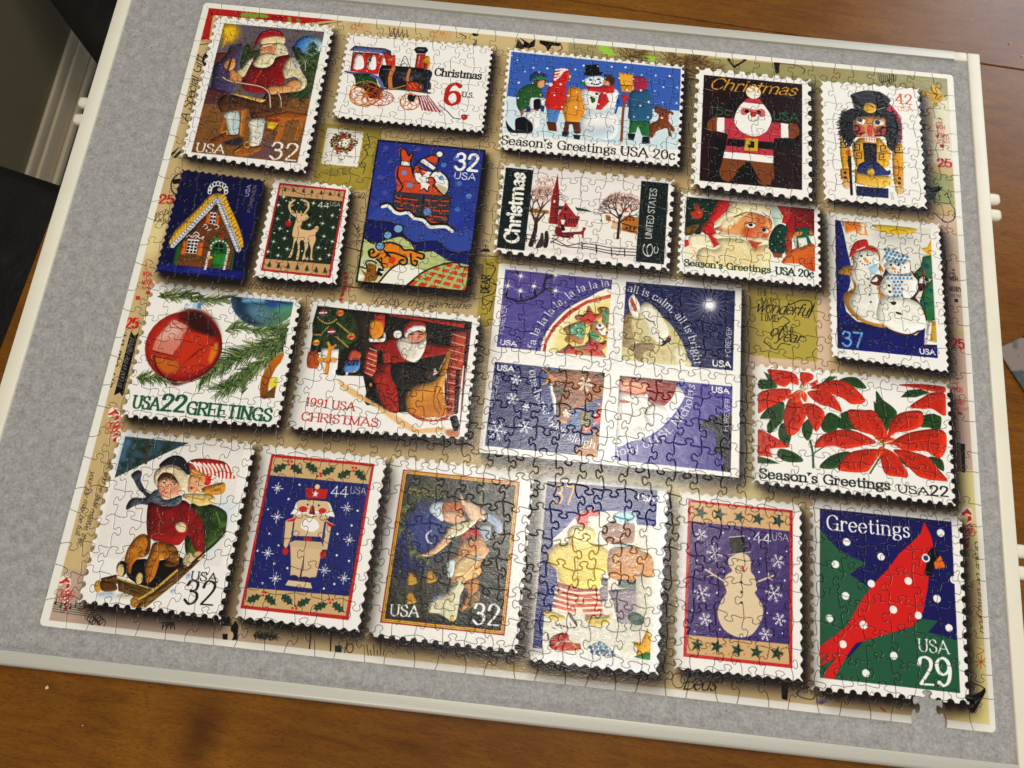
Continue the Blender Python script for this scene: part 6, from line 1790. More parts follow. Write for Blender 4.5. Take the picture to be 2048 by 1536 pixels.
pine(1576.2, 2822.1, 64.9, '1f3a2a', -6.4)
pine(1662.2, 2826.1, 64.9, '1f3a2a', -6.4)
pine(1743.9, 2823.8, 64.9, '1f3a2a', -6.4)
twinkle(1209.1, 2328.3, 28.1, w=6)
twinkle(1251, 2422.5, 28, w=6)
twinkle(1312.7, 2517.3, 27.8, w=6)
twinkle(1216.9, 2561.5, 27.7, w=5.9)
twinkle(1357.8, 2620, 27.6, w=5.9)
twinkle(1188.2, 2666.7, 27.6, w=5.9)
twinkle(1285.8, 2693.7, 27.5, w=5.9)
twinkle(1517.5, 2357.3, 28, w=6)
twinkle(1634.4, 2326.5, 28.1, w=6)
twinkle(1712.2, 2236.1, 28.2, w=6)
twinkle(1739.5, 2357, 28, w=6)
twinkle(1670, 2456.2, 27.9, w=6)
twinkle(1757.4, 2498.8, 27.8, w=6)
twinkle(1639.7, 2574.6, 27.7, w=5.9)
twinkle(1749.6, 2638.3, 27.5, w=5.9)
twinkle(1556.8, 2697.8, 27.5, w=5.9)
twinkle(1675.1, 2684.5, 27.5, w=5.9)
twinkle(1191, 2184.1, 28.4, w=6.1)
twinkle(1514.1, 2129.7, 28.4, w=6.1)
D('f0ede4', 7, '1244 2264 -36 208 118 -31 -49 176 93 -473 232 114 157 -11 -52 330 -210 48')
twinkle(1224.1, 2095.3, 27.1, w=6.1)
D('f0ede4', 7, '1256 2133 346 125')
D('f0ede4', 8, '1772 2169')
P('d8b488', '1367 2243 9 -22 26 32 9 -36 15 26 31 -3 45 30 -31 47 -24 9 -5 43 7 35 90 4 43 -47 25 11 -2 42 -17 16 13 69 -11 85 11 95 16 19 -31 3 -12 -102 -40 -79 10 55 -14 64 11 61 -30 6 7 -100 -29 -88 -29 18 14 74 5 96 -22 3 -4 -110 -27 -74 -12 37 0 104 -12 35 -17 -5 18 -91 -6 -97 -16 -19 -7 -70 9 -93 -5 -42', sm=1)
S('d8b488', 20, '1375 2281 -44 -27 -34 -60 8 -44 26 -32', sm=1)
S('d8b488', 11, '1300 2193 28 -24')
S('d8b488', 9, '1304 2164 16 -38')
S('d8b488', 18, '1451 2241 23 -53 -8 -42 -30 -25 -28 -12', sm=1)
S('d8b488', 9, '1470 2167 -35 -18/1373 2271 -41 -45')
E('15120f', 1505, 2254, 21.5, 17.5, ang=-6.4)
D('2a1c14', 6, '1427 2266')
S('8a6444', 4, '1451 2312 20 5')
S('d8b488', 18, '1292 2187 6 -37 33 -32', sm=1)
S('d8b488', 9, '1300 2157 -17 -19/1320 2126 -17 -19')
S('d8b488', 16, '1476 2166 -12 -34 -37 -21 -33 -4', sm=1)
S('d8d0c0', 4, '1319 2263 6 63')
D('b02024', 30, '1320 2362')
D('e07068', 7, '1330 2345')
D('c8c0b4', 8, '1322 2326')
T('44', '1562 2171 103 -5', 59.4, 'f4f1e8', 'sans', wt=0.9)
T('USA', '1669 2139 98 0', 41.9, 'f4f1e8', 'sans', wt=0.7)
clip_to()
# santa in the chimney
stamp('2008 1384 1049 -2 0 1478 -1021 18', 75.5, 0, paper='121116')
clip_to('2024 1404 1016 -6 2 1448 -989 15')
P('27307c', '1964 1369 1121 -82 62 1223 -1152 45', c2='2c3a8a', g=(2301.8, 1468.4, 2427.3, 2337))
P('3a4c94', '1980 1975 340 162 249 102 278 37 263 -81 -45 277 -169 2 -149 -76 -231 17 -99 -39 -47 -115 -326 -32')
P('2c3884', '2003 1411 1047 -10 -9 608 -197 238 -364 -88 -328 -93 -109 160', c2='31418e', g=(2301.8, 1468.4, 2325.8, 2176.6))
P('1c1f5c', '2048 2255 241 -10 90 84 55 53 83 42 213 -33 87 75 87 16 158 -35 23 190 -127 -36 -112 -37 -163 -66 -139 7 -102 -64 -129 -37 -119 39 -73 25 -77 -42')
S('1d1a18', 13, '2031 2248 134 2 109 -4/2379 2329 56 62 83 37 113 -25 100 -7 88 79 86 11 135 -36', sm=1)
P('b8be84', '2042 2435 71 34 112 -29 87 -44 75 -17 85 50 51 36 21 40 145 -16 158 83 -113 79 -111 87 -128 121 -461 27')
P('d9d6b4', '2052 2619 275 86 -6 165 -272 14', soft=31.6, a=0.8)
P('ece8d8', '2244 2863 60 -106 79 -91 113 -13 137 43 -79 91 -58 76')
S('1d1a18', 13, '2044 2426 77 47 74 -26 117 -51 75 -17 92 49 58 78', sm=1)
S('1d1a18', 11, '2537 2506 152 -17', sm=1)
P('c84a24', '2518 2857 118 -137 104 -78 185 -62 43 37 115 4 -23 249')
S('a8b474', 27, '2561 2893 183 -284')
S('a8b474', 24, '2569 2785 451 73')
S('a8b474', 27, '2667 2889 161 -282')
S('a8b474', 24, '2607 2732 437 66')
S('a8b474', 27, '2773 2886 140 -280')
S('a8b474', 24, '2645 2678 422 60')
S('a8b474', 27, '2879 2882 118 -277')
S('a8b474', 24, '2684 2624 406 54')
S('a8b474', 27, '2985 2878 96 -274')
S('a8b474', 24, '2723 2569 391 48')
S('1d1a18', 14, '2496 2863 125 -141 105 -70 124 -55 91 -11 27 31 84 -1', sm=1)
P('d8811e', '2107 2579 24 -44 50 19 21 -61 55 -48 93 -2 70 59 109 5 88 24 -15 52 -48 -12 18 73 -53 6 -18 -73 -38 5 8 57 -61 7 -83 59 -60 7 -56 -61 -30 -46 -46 5')
S('1d1a18', 18, '2124 2586 -13 -32 28 -20 19 23 -13 18/2105 2563 23 48 46 3 33 -37/2229 2465 75 -17 81 25 44 37 61 -7 64 18 65 18 -10 43 -48 -12', sm=1)
S('1d1a18', 17, '2496 2544 20 90 42 20 9 -42 -31 -5', sm=1)
S('1d1a18', 18, '2273 2552 77 0 65 18 49 20 7 49 -36 21 -35 -30 36 -20', sm=1)
S('1d1a18', 17, '2192 2629 44 36 31 47', sm=1)
S('1d1a18', 18, '2248 2538 62 52 -33 -13', sm=1)
S('1d1a18', 11, '2209 2635 27 -24 8 53 47 4')
S('1d1a18', 10, '2264 2595 29 -15')
D('c83a24', 33, '2334 2621')
S('1d1a18', 16, '2244 2863 85 -142 81 -75', sm=1)
P('8a5a20', '2055 2735 61 43 -1 -99 38 -4 51 27 -2 42 42 20 -26 77 -112 21 7 -50')
S('1d1a18', 14, '2045 2720 71 9 -17 -57 43 -21 57 19', sm=1)
P('f0ede4', '2040 2787 66 25 -46 47')
RING('1d1a18', 7.9, 2138, 2747, 12.6)
P('1d1a18', '2220 2709 57 18 -13 68 -55 -11')
P('f0ede4', '2234 2749 44 -10 -11 27')
D('1d1a18', 52, '2344 2303')
D('7aa4cc', 39, '2344 2303')
D('1d1a18', 47, '2256 2378')
D('7aa4cc', 34, '2256 2378')
D('1d1a18', 46, '2204 2497')
D('7aa4cc', 34, '2204 2497')
P('3e3a42', '2241 1924 285 3 260 -12 10 295 -167 10 -71 -61 -293 -71')
S('1d1a18', 13, '2248 1915 538 0')
S('1d1a18', 12, '2535 1935 0 227')
S('1d1a18', 10, '2249 1923 11 157/2786 1915 6 295')
S('c8502c', 21, '2305 2092 56 3')
S('1d1a18', 10, '2310 2083 50 3')
S('c8502c', 21, '2382 2022 48 4')
S('1d1a18', 10, '2387 2013 41 4')
S('c8502c', 21, '2688 2014 55 1')
S('1d1a18', 10, '2693 2005 49 1')
S('c8502c', 21, '2599 2172 24 1')
S('1d1a18', 10, '2604 2163 18 1')
S('c8502c', 21, '2407 2089 25 6')
S('1d1a18', 10, '2412 2080 18 7')
S('c8502c', 21, '2746 2155 31 2')
S('1d1a18', 10, '2751 2146 25 2')
S('c8502c', 21, '2281 1981 190 5')
S('1d1a18', 10, '2286 1972 184 5')
S('c8502c', 21, '2279 2017 96 15')
S('1d1a18', 10, '2283 2007 91 16')
S('c8502c', 21, '2325 1959 15 103')
S('1d1a18', 10, '2330 1949 9 104')
S('c8502c', 21, '2432 2043 71 1')
S('1d1a18', 10, '2437 2034 65 1')
S('c8502c', 21, '2463 2039 2 70')
S('1d1a18', 10, '2468 2030 -4 70')
S('c8502c', 21, '2565 1976 86 -2')
S('1d1a18', 10, '2570 1966 80 0')
S('c8502c', 21, '2596 1972 10 77')
S('1d1a18', 10, '2601 1963 4 78')
S('c8502c', 21, '2567 2050 93 -7')
S('1d1a18', 10, '2572 2040 87 -5')
S('c8502c', 21, '2706 1968 62 -2')
S('1d1a18', 10, '2711 1959 56 -2')
S('c8502c', 21, '2649 2075 132 -10')
S('1d1a18', 10, '2654 2066 126 -10')
S('c8502c', 21, '2704 2073 11 25')
S('1d1a18', 10, '2709 2064 5 26')
S('c8502c', 21, '2626 2134 133 2')
S('1d1a18', 10, '2631 2125 127 3')
S('c8502c', 21, '2641 2132 -2 44')
S('1d1a18', 10, '2646 2123 -8 44')
S('c8502c', 21, '2626 2195 118 4')
S('1d1a18', 10, '2631 2185 112 5')
S('1d1a18', 46, '2154 2079 61 -12 71 53 49 12 76 -17 70 53 80 8 69 53 93 -11 63 2 67 39', sm=1)
S('ece8de', 31, '2164 2095 53 -15 63 54 57 15 76 -17 62 49 88 12 70 57 93 -11 62 -2 59 36', sm=1)
P('c84e28', '2286 1910 25 -47 -52 -83 -13 -88 17 -47 104 -3 36 86 75 81 77 97 144 10 -159 -123 113 14 77 106')
P('c84e28', '2272 1921 -24 -274 127 -6 46 103 73 63 4 88 71 1 -6 -106 68 37 91 87')
S('1d1a18', 15, '2249 1656 8 107 62 99 -20 56/2375 1641 28 87 67 82', sm=1)
S('c84e28', 12, '2241 1657 -6 90 45 120', sm=1)
P('ece8de', '2267 1586 89 8 2 49 -89 0')
S('1d1a18', 12, '2267 1586 0 57 92 2 -1 -51 -91 -8')
P('c84e28', '2270 1581 -16 -80 -9 -35 40 0 50 62 10 -37 17 7 -11 92', sm=1)
S('1d1a18', 14, '2266 1582 -20 -80 6 -42 42 9 37 60 16 -29 21 6 -13 84', sm=1)
S('c84e28', 8, '2244 1539 -13 -63 20 -25', sm=1)
P('c84e28', '2398 1693 6 -73 48 4 69 37 16 52 -53 24 -66 -20')
P('ece8de', '2410 1718 44 -23 29 33 29 -21 20 -29 41 13 -6 72 -59 33 -56 -2', sm=1)
S('1d1a18', 14, '2398 1693 12 -83 63 -70 98 -48 50 13 -2 109', sm=1)
P('c84e28', '2490 1547 58 -43 65 2 -12 92 -86 -45')
P('ece8de', '2434 1576 47 -37 131 85 -26 39')
S('1d1a18', 10, '2434 1576 47 -37 131 85 -26 39 -152 -87')
D('ece8de', 32, '2621 1479')
RING('1d1a18', 11.9, 2621, 1479, 35.7)
S('1d1a18', 12, '2421 1627 44 31/2464 1649 59 21')
S('1d1a18', 10, '2415 1700 47 -6 29 33/2454 1633 -1 54', sm=1)
S('e0b8a0', 10, '2492 1682 33 5')
P('ece8de', '2562 1728 33 -58 72 1 73 72 13 105 -31 66 -93 -105 -43 -21', sm=1)
P('b8b48c', '2635 1791 108 41 -13 81 -72 -63')
S('1d1a18', 15, '2561 1719 34 -49 71 -3 74 76 16 96 -26 74', sm=1)
P('c84e28', '2549 1747 38 -13 31 50 -19 38 -36 -32', sm=1)
S('1d1a18', 12, '2534 1749 53 -15 35 50 -22 46', sm=1)
P('ece8de', '2477 1800 55 -6 42 22 -12 28 -2 44 -36 -31 -35 30 10 -45')
S('1d1a18', 10, '2489 1887 35 -30 41 35 4 -58')
S('1d1a18', 12, '2616 1829 115 93')
D('6a90c4', 25, '2314 1716')
D('6a90c4', 27, '2385 1837')
D('6a90c4', 25, '2671 1733')
D('6a90c4', 37, '2589 2099')
D('6a90c4', 27, '2786 1509 -110 80', a=0.7)
D('6a90c4', 28, '2847 1771', a=0.6)
D('6a90c4', 28, '2957 1894', a=0.8)
D('6a90c4', 26, '2865 2042', a=0.6)
D('6a90c4', 29, '2940 1496', a=0.6)
D('6a90c4', 25, '2930 1542', a=0.5)
D('6a5a9a', 27, '2100 1468 308 -21 -243 155 -71 188', a=0.6)
D('6a5a9a', 26, '2161 1946 -75 127', a=0.6)
T('32', '2784 1622 219 -2', 172.5, 'f2efe6', 'sans', wt=1.35)
T('USA', '2792 1720 203 2', 68.6, 'f2efe6', 'sans', wt=1.05)
clip_to()
# wreath sticker
stamp('1499 1308 367 11 0 391 -360 0', 26.6, 2, shadow=0, paper='ece6dc')
sprinkle(('4a3a20', '8a7440', '2a2a18', 'a03028', 'c8a870', '3a3a20'), 1688.7, 1461.1, 92.7, 81.5, 0.2, 330, 10.5, 9)
D('b02c2c', 17, '1662 1403 -30 132 126 -40')
T('GREETINGS', '1578 1613 215 -4', 16.7, '3a3630', 'cond')
T('22', '1672 1654 36 1', 20.8, '2a2620', 'serif')
T('USA', '1663 1681 62 -2', 15.3, '3a3630', 'cond')
S('2a2620', 3.5, '1535 1683 23 1')
# Christmas village, six cents
stamp('3223 1501 1665 -4 -6 955 -1633 -9', 101.3, 1)
clip_to('3271 1549 1559 -3 0 843 -1554 6')
P('ebe4da', '3113 1487 1869 -213 50 1220 -1782 198')
P('16211e', '3270 1543 266 2 -1 856 -264 -10')
P('16211e', '4571 1538 262 7 -5 844 -262 0')
clip_to('3537 1555 1032 -6 -2 830 -1031 7')
P('e4dcd4', '3534 1545 1038 -12 3 373 -1034 96', nz=('ece6de', 29.3, 7.8, 4, 1))
P('dcd2ca', '3530 2347 1042 -38 -4 90 -1041 8', nz=('ebe4da', 15.1, 15.1, 0, 1.6))
P('2f4232', '3809 1900 147 -6 131 16 67 28 118 -18 1 10 -314 0 -146 11')
P('8a5a20', '3545 1951 177 10 3 31 -179 10', soft=3.9)
S('33211c', 44, '3587 2330 27 -153 -3 -121', sm=1, taper=0.3)
branch(3610.4, 2096.3, 115.2, -2.01, 23, 4, '4a3028')
branch(3613, 2075.7, 125, -1.31, 23.1, 4, '4a3028')
S('3c2820', 25, '3615 2096 72 -110', taper=0.4)
sprinkle(('cfa698', 'c08c7c', 'd8b8ac'), 3673.7, 1739.5, 127.4, 137.2, 0, 220, 8.8, 5)
sprinkle(('cfa698', 'c08c7c', 'd8b8ac'), 4411.4, 1791, 175.4, 107.2, 0, 220, 8.8, 6)
P('8a2420', '3771 1561 19 124 17 143 10 265 -83 0 0 -256')
P('701a18', '3790 1685 17 143 10 265 -28 -7 -14 -358')
P('e2d6cc', '3756 1844 19 3 -1 26 -19 -3')
P('9a2c28', '3817 1992 53 -130 58 25 54 96 37 6 -27 115 -173 9')
P('ece6dc', '3870 1857 64 -12 69 115 -20 28')
P('3a1a18', '3866 1914 12 -11 15 8 2 26 -27 3')
P('3a1a18', '3912 2022 11 1 0 48 -11 -1')
P('3a1a18', '3935 2019 11 1 1 49 -11 -1')
P('3a1a18', '3959 2016 11 1 1 49 -12 -1')
P('3a1a18', '3983 2014 11 1 0 48 -11 -1')
P('ece6dc', '3840 2040 46 0 -14 57 -14 -3')
S('2a1a18', 8, '3818 2002 54 -17 28 119', sm=1)
S('7a1e1c', 10, '3781 2208 166 12')
P('6a1e1c', '3801 2125 46 -5 22 48 82 -9 -14 52 -120 -7', sm=1)
P('8a2824', '3951 2159 90 -20 15 -42 28 7 -15 42 0 60 -14 2 -7 -35 -68 8 -6 36 -14 -4', sm=1)
P('2a1a18', '3844 2090 27 -3 24 58 -36 14')
RING('3a1a18', 5.7, 3890, 2196, 24.8)
RING('3a1a18', 5.7, 3935, 2191, 24.8)
P('2a2022', '3706 2187 27 -3 15 58 -6 91 -36 4 1 -90', sm=1)
P('3a3030', '3671 2201 23 7 7 119 -66 23 31 -99', sm=1)
E('2a2022', 3722, 2180, 15.3, 9.6, ang=-6.4)
S('2a1e1c', 8, '3527 2227 110 8/3531 2267 111 17/3769 2270 130 35 151 -47/3784 2238 133 65/3770 2290 67 -68/4050 2258 146 4 138 14 226 -10/4053 2288 146 8 137 10 226 -10/3918 2313 200 -3 220 25 226 -5', sm=1)
S('2a1e1c', 9, '4196 2262 7 74/4334 2276 7 74/4456 2273 7 73/4058 2247 8 74/3536 2226 9 74/3619 2237 9 74')
P('a8641e', '4255 1942 47 5 13 60 -51 -5')
P('b06c22', '4430 1943 63 -28 77 53 -10 143 -240 -34 4 -81 74 12')
S('4a2c18', 10, '4417 2016 149 34/4411 2067 148 24')
P('4a2c18', '4445 1962 19 2 1 21 -18 -3')
P('4a2c18', '4451 2042 18 2 2 31 -19 -3')
P('4a2c18', '4478 1958 19 2 1 21 -18 -3')
P('4a2c18', '4487 2038 18 2 2 31 -18 -3')
P('4a2c18', '4511 1954 19 2 1 21 -19 -3')
P('4a2c18', '4523 2034 19 2 2 31 -19 -3')
P('ece6dc', '4316 2017 100 -11 5 80 -92 -10', a=0.6)
S('2c1c18', 25, '4386 2171 3 -162 4 -82', sm=1, taper=0.3)
branch(4390.6, 1967.8, 86.8, -2.01, 17.4, 4, '3c2820')
branch(4390.6, 1967.8, 86.8, -1.21, 17.4, 4, '3c2820')
branch(4393.3, 2008.2, 96.2, -0.71, 15.4, 3, '3c2820')
branch(4386.1, 1968.3, 86.8, -2.61, 15.4, 3, '3c2820')
P('a02c28', '4425 1851 32 2 -15 48')
S('b8ac9c', 5, '4128 2089 22 -74 72 -18 -6 31', sm=1)
S('c8bcb0', 5, '4187 2133 22 57 48 25', sm=1)
E('3a302c', 4219, 2008, 6.7, 11.6, ang=-6.4)
clip_to()
T('Christmas', '3466 2324 -10 -728', 125.9, 'f0ece2', 'black', wt=1.1)
T('UNITED STATES', '4699 2145 23 -524', 60, 'f0ece2', 'sans')
T('6', '4714 2333 6 -140', 89.9, 'f0ece2', 'light')
T('c', '4766 2288 2 -70', 56.8, 'f0ece2', 'sans')
# santa portrait, twenty cents
stamp('4954 1620 1316 -8 8 844 -1327 4', 73.4, 1)
clip_to('5008 1668 1210 -5 4 643 -415 -40 9 117 -800 -13 -12 -366')
P('ece4c8', '5005 2117 814 -91 4 395 -805 12')
P('f0eadc', '5807 2234 159 -2 259 82 -416 77', soft=15)
SHADE[0] = 0.55
P('1e3a28', '5008 1668 312 -2 -48 145 -75 172 -35 36 -13 34 -144 -16', nz=('122418', 30.9, 30.9, 0, 1.6))
D('d0d8d0', 5, '5024 1691 74 42 73 42 73 42 -169 69 64 -204 73 42 -170 70 74 41 72 42 65 -204 -170 70 73 42 73 42')
P('a83a24', '5045 1829 43 -22 -9 -40 28 -44 24 38 7 16 31 21 -6 58 -28 28 -59 -2', sm=1)
E('d07048', 5133, 1819, 15.5, 10.9, ang=-6.4)
P('8a6430', '5007 1996 101 -52 30 13 -42 69 -20 35 -66 7', sm=1, nz=('4a3418', 15.4, 38.4, 60, 1.4))
P('c0282a', '5312 1666 126 -5 -34 94 -86 108 -42 54 2 57 31 61 32 93 -72 47 -1 -55 -46 -67 -60 -42 -2 -40 56 -72')
P('ece2c0', '5047 2080 101 -35 67 16 60 74 -20 42 -87 2 -95 2', sm=1)
P('c0302a', '5005 2125 36 -12 14 55 -43 28')
P('ecdfb4', '5431 1670 163 -10 148 -1 66 9 67 1 52 101 -14 75 -66 48 -30 -110 -89 -48 -133 23 -101 61 -117 46 -43 54 -58 14 42 -70 86 -108', sm=1)
P('b8cfc8', '5816 1676 59 1 45 86 -15 75 -51 46 -30 -78', sm=1, soft=10.9, a=0.8)
P('e0a46c', '5435 1842 131 -72 103 -4 126 44 30 70 -35 109 -58 47 -102 3 -81 -23 -110 -12 -117 -11 -44 -19 57 -39', sm=1, nz=('d08850', 69.3, 46.2, 30, 1.0))
P('ecdcb0', '5377 1857 95 -36 51 3 -35 61 -79 74 -74 -8', sm=1, soft=9.3)
P('c86a3c', '5677 1790 66 1 9 97 -51 62 -58 31 -72 24 -16 -63 87 -26 29 -52', sm=1, soft=10.8, a=0.8)
P('c8502c', '5555 1942 88 7 1 56 -58 31 -52 -27', sm=1, soft=16.9, a=0.7)
E('d8805c', 5695, 1975, 53.7, 39.9, ang=23.6, soft=7.7)
P('c85c3c', '5738 1986 51 -21 -13 66 -30 3', sm=1, soft=9.2)
P('e8d4a0', '5486 1820 80 -50 30 5 -73 57', sm=1, soft=3.1)
S('6a3c20', 12, '5464 1830 59 -31 58 -31', sm=1, a=0.7)
S('6a3c20', 9, '5728 1752 74 57 16 55', sm=1, a=0.6)
P('f0ece0', '5583 1891 37 -21 44 20 -22 30 -44 1', sm=1)
E('17202c', 5620, 1896, 20.1, 17, ang=-6.4)
S('5a2a1a', 8, '5569 1892 51 -23 44 12', sm=1)
P('f0ece0', '5723 1924 29 -12 37 36 -22 19', sm=1)
E('17202c', 5745, 1933, 16.9, 20, ang=-6.4)
S('5a2a1a', 8, '5716 1912 29 -7 44 19', sm=1)
P('f0e4c0', '5265 2040 57 -31 132 -7 95 22 81 23 43 -29 95 5 15 55 -36 36 -65 -9 -95 -37 -131 15 -146 -8', sm=1)
P('ece2bc', '5310 2075 218 -25 74 32 29 45 152 -49 30 68 -6 128 8 85 -568 17 -120 -113 55 -86 102 13 57 -47', sm=1, nz=('e0cc90', 91.1, 30.4, 40, 1.3))
P('b04a30', '5601 2058 73 8 58 2 -36 28 -28 51 -37 -36', sm=1, soft=2.3)
P('d09068', '5646 2133 87 -25 -14 49 -51 14', sm=1, soft=10.6, a=0.8)
S('d8c488', 6, '5342 2175 9 63 38 83/5378 2203 6 31 37 67/5413 2231 4 -1 35 52/5446 2164 5 63 32 36/5482 2191 2 32 32 83/5517 2219 0 0 31 68/5551 2152 -1 64 29 52/5586 2180 -2 32 26 36/5621 2208 -4 0 26 84/5655 2140 -5 64 24 69/5690 2168 -7 33 23 53/5725 2196 -8 1 20 37', sm=1, a=0.7)
S('d09058', 11, '5096 2211 24 53 10 62', sm=1, a=0.7)
S('d09058', 8, '5052 2184 65 9', sm=1, a=0.6)
P('9c2020', '5867 1666 351 -3 -2 270 -266 -3 -1 -81 -36 -12 14 -67', c2='6a1416', g=(5949, 1767.7, 6199.3, 1698.4))
P('c02a24', '5867 1666 126 2 -7 79 -22 76 -51 22 14 -75', soft=3.1)
D('e0a090', 5, '5941 1695 59 37 58 37 58 36 58 37 -199 -131 58 37 58 37 58 37 -199 65')
P('1f4a3a', '5847 1893 58 -39 59 42 -14 115 1 96 -29 51 -101 -4 -30 -77 13 -98', sm=1, nz=('102a24', 23, 23, 0, 1.6))
D('e0e0dc', 6, '5895 1937 -75 137 37 60 50 -94 -30 -53')
P('8a4a28', '5821 2154 101 4 -7 41 -72 8')
P('a83a24', '5957 1930 81 -18 -29 92 0 112 -65 55 7 -112')
P('1f5a3c', '6037 1888 74 -24 95 13 7 64 -59 7 15 22 29 69 -153 49 -7 -119')
P('e8e2d4', '6060 1983 80 -17 14 78 -80 33')
P('b0b8b0', '6016 1971 36 4 0 105 -14 9 -15 -70')
P('d08a4c', '6038 1929 65 -16 -14 34 -73 41 -7 33 -22 -14', sm=1)
P('d0602c', '6162 1890 44 4 -8 41 -29 -5')
P('d2702c', '5922 2221 87 -112 101 -44 110 -28 2 261 -69 -8 -86 -45 -144 8', sm=1, c2='b84c20', g=(6037.9, 2121.2, 6182.2, 2294.8))
SHADE[0] = 0
engrave('5008 1668 1210 -5 4 643 -415 -40 9 117 -800 -13', 0.22, 9.1, 5.3, 40)
clip_to()
T("Season's Greetings", '5016 2378 796 -14', 61.5, '1c3a2c', 'slab')
T('USA 20c', '5862 2370 345 -4', 68.9, '1c3a2c', 'slab')
# toymaker santa
stamp('157 149 1216 -12 13 1688 -1226 -52', 91.5, 1)
clip_to('259 233 1024 -15 2 1508 -1026 -2')
P('6a6258', '115 159 1178 -138 306 1767 -1323 150', nz=('5a5064', 99.1, 99.1, 0, 1.4))
P('8a6034', '225 1200 187 -30 372 -70 491 -110 147 818 -1183 134', nz=('6e4a28', 48.6, 16.2, 8, 1.4))
P('5c4668', '888 1536 185 -30 -6 207 -288 -2', sm=1, soft=55.9, a=0.6)
SHADE[0] = 1
P('4e4466', '379 498 116 -51 4 324 8 262 -213 25 -31 -324 79 -111', nz=('3a3450', 50.4, 50.4, 20, 1.2))
P('64301e', '216 986 274 40 -78 144 -159 18', nz=('4a3044', 32.9, 32.9, 20, 1.6))
P('5a2c1c', '242 598 119 -33 -19 58 -79 111')
P('dca81c', '260 238 110 -8 66 82 -30 126 -95 40 -54 -69', soft=25.7)
E('e8bc24', 323, 307, 68.8, soft=17.2)
S('e0b030', 8, '326 325 -30 229/326 325 -17 194/326 325 -4 159/326 325 9 124/326 325 22 88/326 325 35 53/326 325 49 17/326 325 62 -19/326 325 75 -54', taper=0.6)
S('b8842c', 6, '284 574 78 -7')
P('26341c', '511 641 25 -189 77 65 61 -7 26 90 -119 33 -40 115', sm=1, nz=('46563a', 25.4, 42.3, 0, 1.4))
P('25331a', '985 437 55 -44 152 -37 94 83 -4 333 -19 237 -199 14 -32 -86 95 7 75 -54 -1 -90 -76 -120', nz=('3f4f2c', 16.8, 50.3, 10, 1.6))
needles('1141 512 19 274 -8 209', 117.1, 150, ('1c2a14', '3a4a24', '54663a', '202c18'), 6.7, 50, 71)
needles('1191 347 52 338 10 271', 92.5, 120, ('1c2a14', '3a4a24', '4c5e34'), 6.7, 60, 72)
needles('536 452 45 181', 67.9, 60, ('1c2a14', '3a4a24'), 6.8, 70, 73)
clip_to('966 251 317 -33 3 221 -64 82 -167 -46 -55 -40')
E('3c74b4', 1154, 408, 140.7, 127.9, ang=-6.6, c2='a9c0b8', g=(1064.5, 352.5, 1267.5, 422.8))
needles('1191 347 20 157', 68.1, 50, ('1c2a14', '3a4a24'), 6.8, 60, 74)
needles('1047 430 36 107', 59.5, 40, ('1c2a14', '3a4a24'), 6.8, 60, 75)
clip_to('259 233 1024 -15 2 1508 -1026 -2')
S('d8d8c8', 6, '1154 585 20 108', sm=1)
S('c8ccb8', 4, '1154 585 116 -14/1154 585 96 74/1154 585 18 117/1154 585 -71 88/1154 585 -117 6/1154 585 -93 -81/1154 585 -11 -120/1154 585 76 -86', taper=0.7)
P('3a281c', '391 1145 45 -81 138 -7 209 34 79 -108 184 -12 23 141 -70 97 -118 66 -84 45 -64 -54 -39 -76 -218 65 -51 -25', sm=1, nz=('6a4220', 41, 19.7, 15, 1.6))
P('dfc89a', '670 370 103 -45 116 1 15 83 -99 2 -116 32', sm=1)
P('e6dcc0', '805 411 88 -1 60 68 14 54 -58 49 -63 -2 -32 -85', sm=1, nz=('c8b890', 10.2, 34, 0, 1.4))
P('dba070', '685 444 122 -24 35 117 -48 20 -86 5 -26 -43', sm=1)
P('c06a50', '756 482 45 -14 16 44 -46 6', sm=1, soft=6.8, a=0.7)
D('d88c70', 20, '702 516')
S('3a2418', 9, '708 480 26 -10/745 467 37 -12')
S('e8dcc0', 10, '704 460 29 -13/741 446 45 -14')
P('8e1a20', '626 507 -17 -26 21 -135 39 -61 82 -33 85 9 52 60 -99 7 -118 47 -31 64', sm=1)
S('c02c34', 10, '673 304 81 -34 83 15', sm=1)
P('96201e', '632 613 41 -10 -16 95 105 15 86 -84 6 -51 117 -46 22 53 -47 107 49 113 -18 89 -1 76 -321 28 -79 -117 36 -169', sm=1, nz=('6a1416', 50.3, 67.1, 30, 1.2))
S('d04a40', 7, '743 734 -19 66 -29 85', sm=1)
S('c03a34', 8, '603 741 -9 110', sm=1)
P('e8dec2', '685 565 65 -34 92 6 6 51 -17 76 -62 44 -95 -3 -32 -42 27 -59', sm=1, nz=('cdbb8c', 11.8, 42.2, 20, 1.5))
S('a05038', 8, '691 555 47 -5')
P('e2d6b4', '596 631 40 -19 -20 100 -40 128 -77 -69 48 -33', sm=1, nz=('b8a884', 16.8, 33.6, 40, 1.4))
P('c88c54', '434 760 69 29 64 66 -22 61 -79 -4 -23 -80', sm=1)
P('cf9a60', '363 686 44 -52 50 13 11 91 -46 42 -55 -40', sm=1)
S('8a5a34', 6, '373 694 55 2/371 722 56 7')
S('5a2c24', 22, '411 800 10 -288')
S('3e3e4c', 29, '379 500 45 -12 52 22', sm=1)
P('e6dcbc', '985 563 45 -10 69 75 35 70 78 118 -12 83 -73 47 20 -104 -67 -65 -88 29 -44 -105', sm=1, nz=('c4b48c', 25.1, 50.2, 60, 1.4))
P('a8b0b4', '1023 600 53 -15 39 87 -38 5', sm=1, soft=6.7, a=0.7)
P('d29a64', '976 889 101 -84 79 45 -30 90 -111 30 -133 34 -51 -58 54 -46', sm=1)
S('9a6840', 7, '853 939 44 22/880 918 38 32')
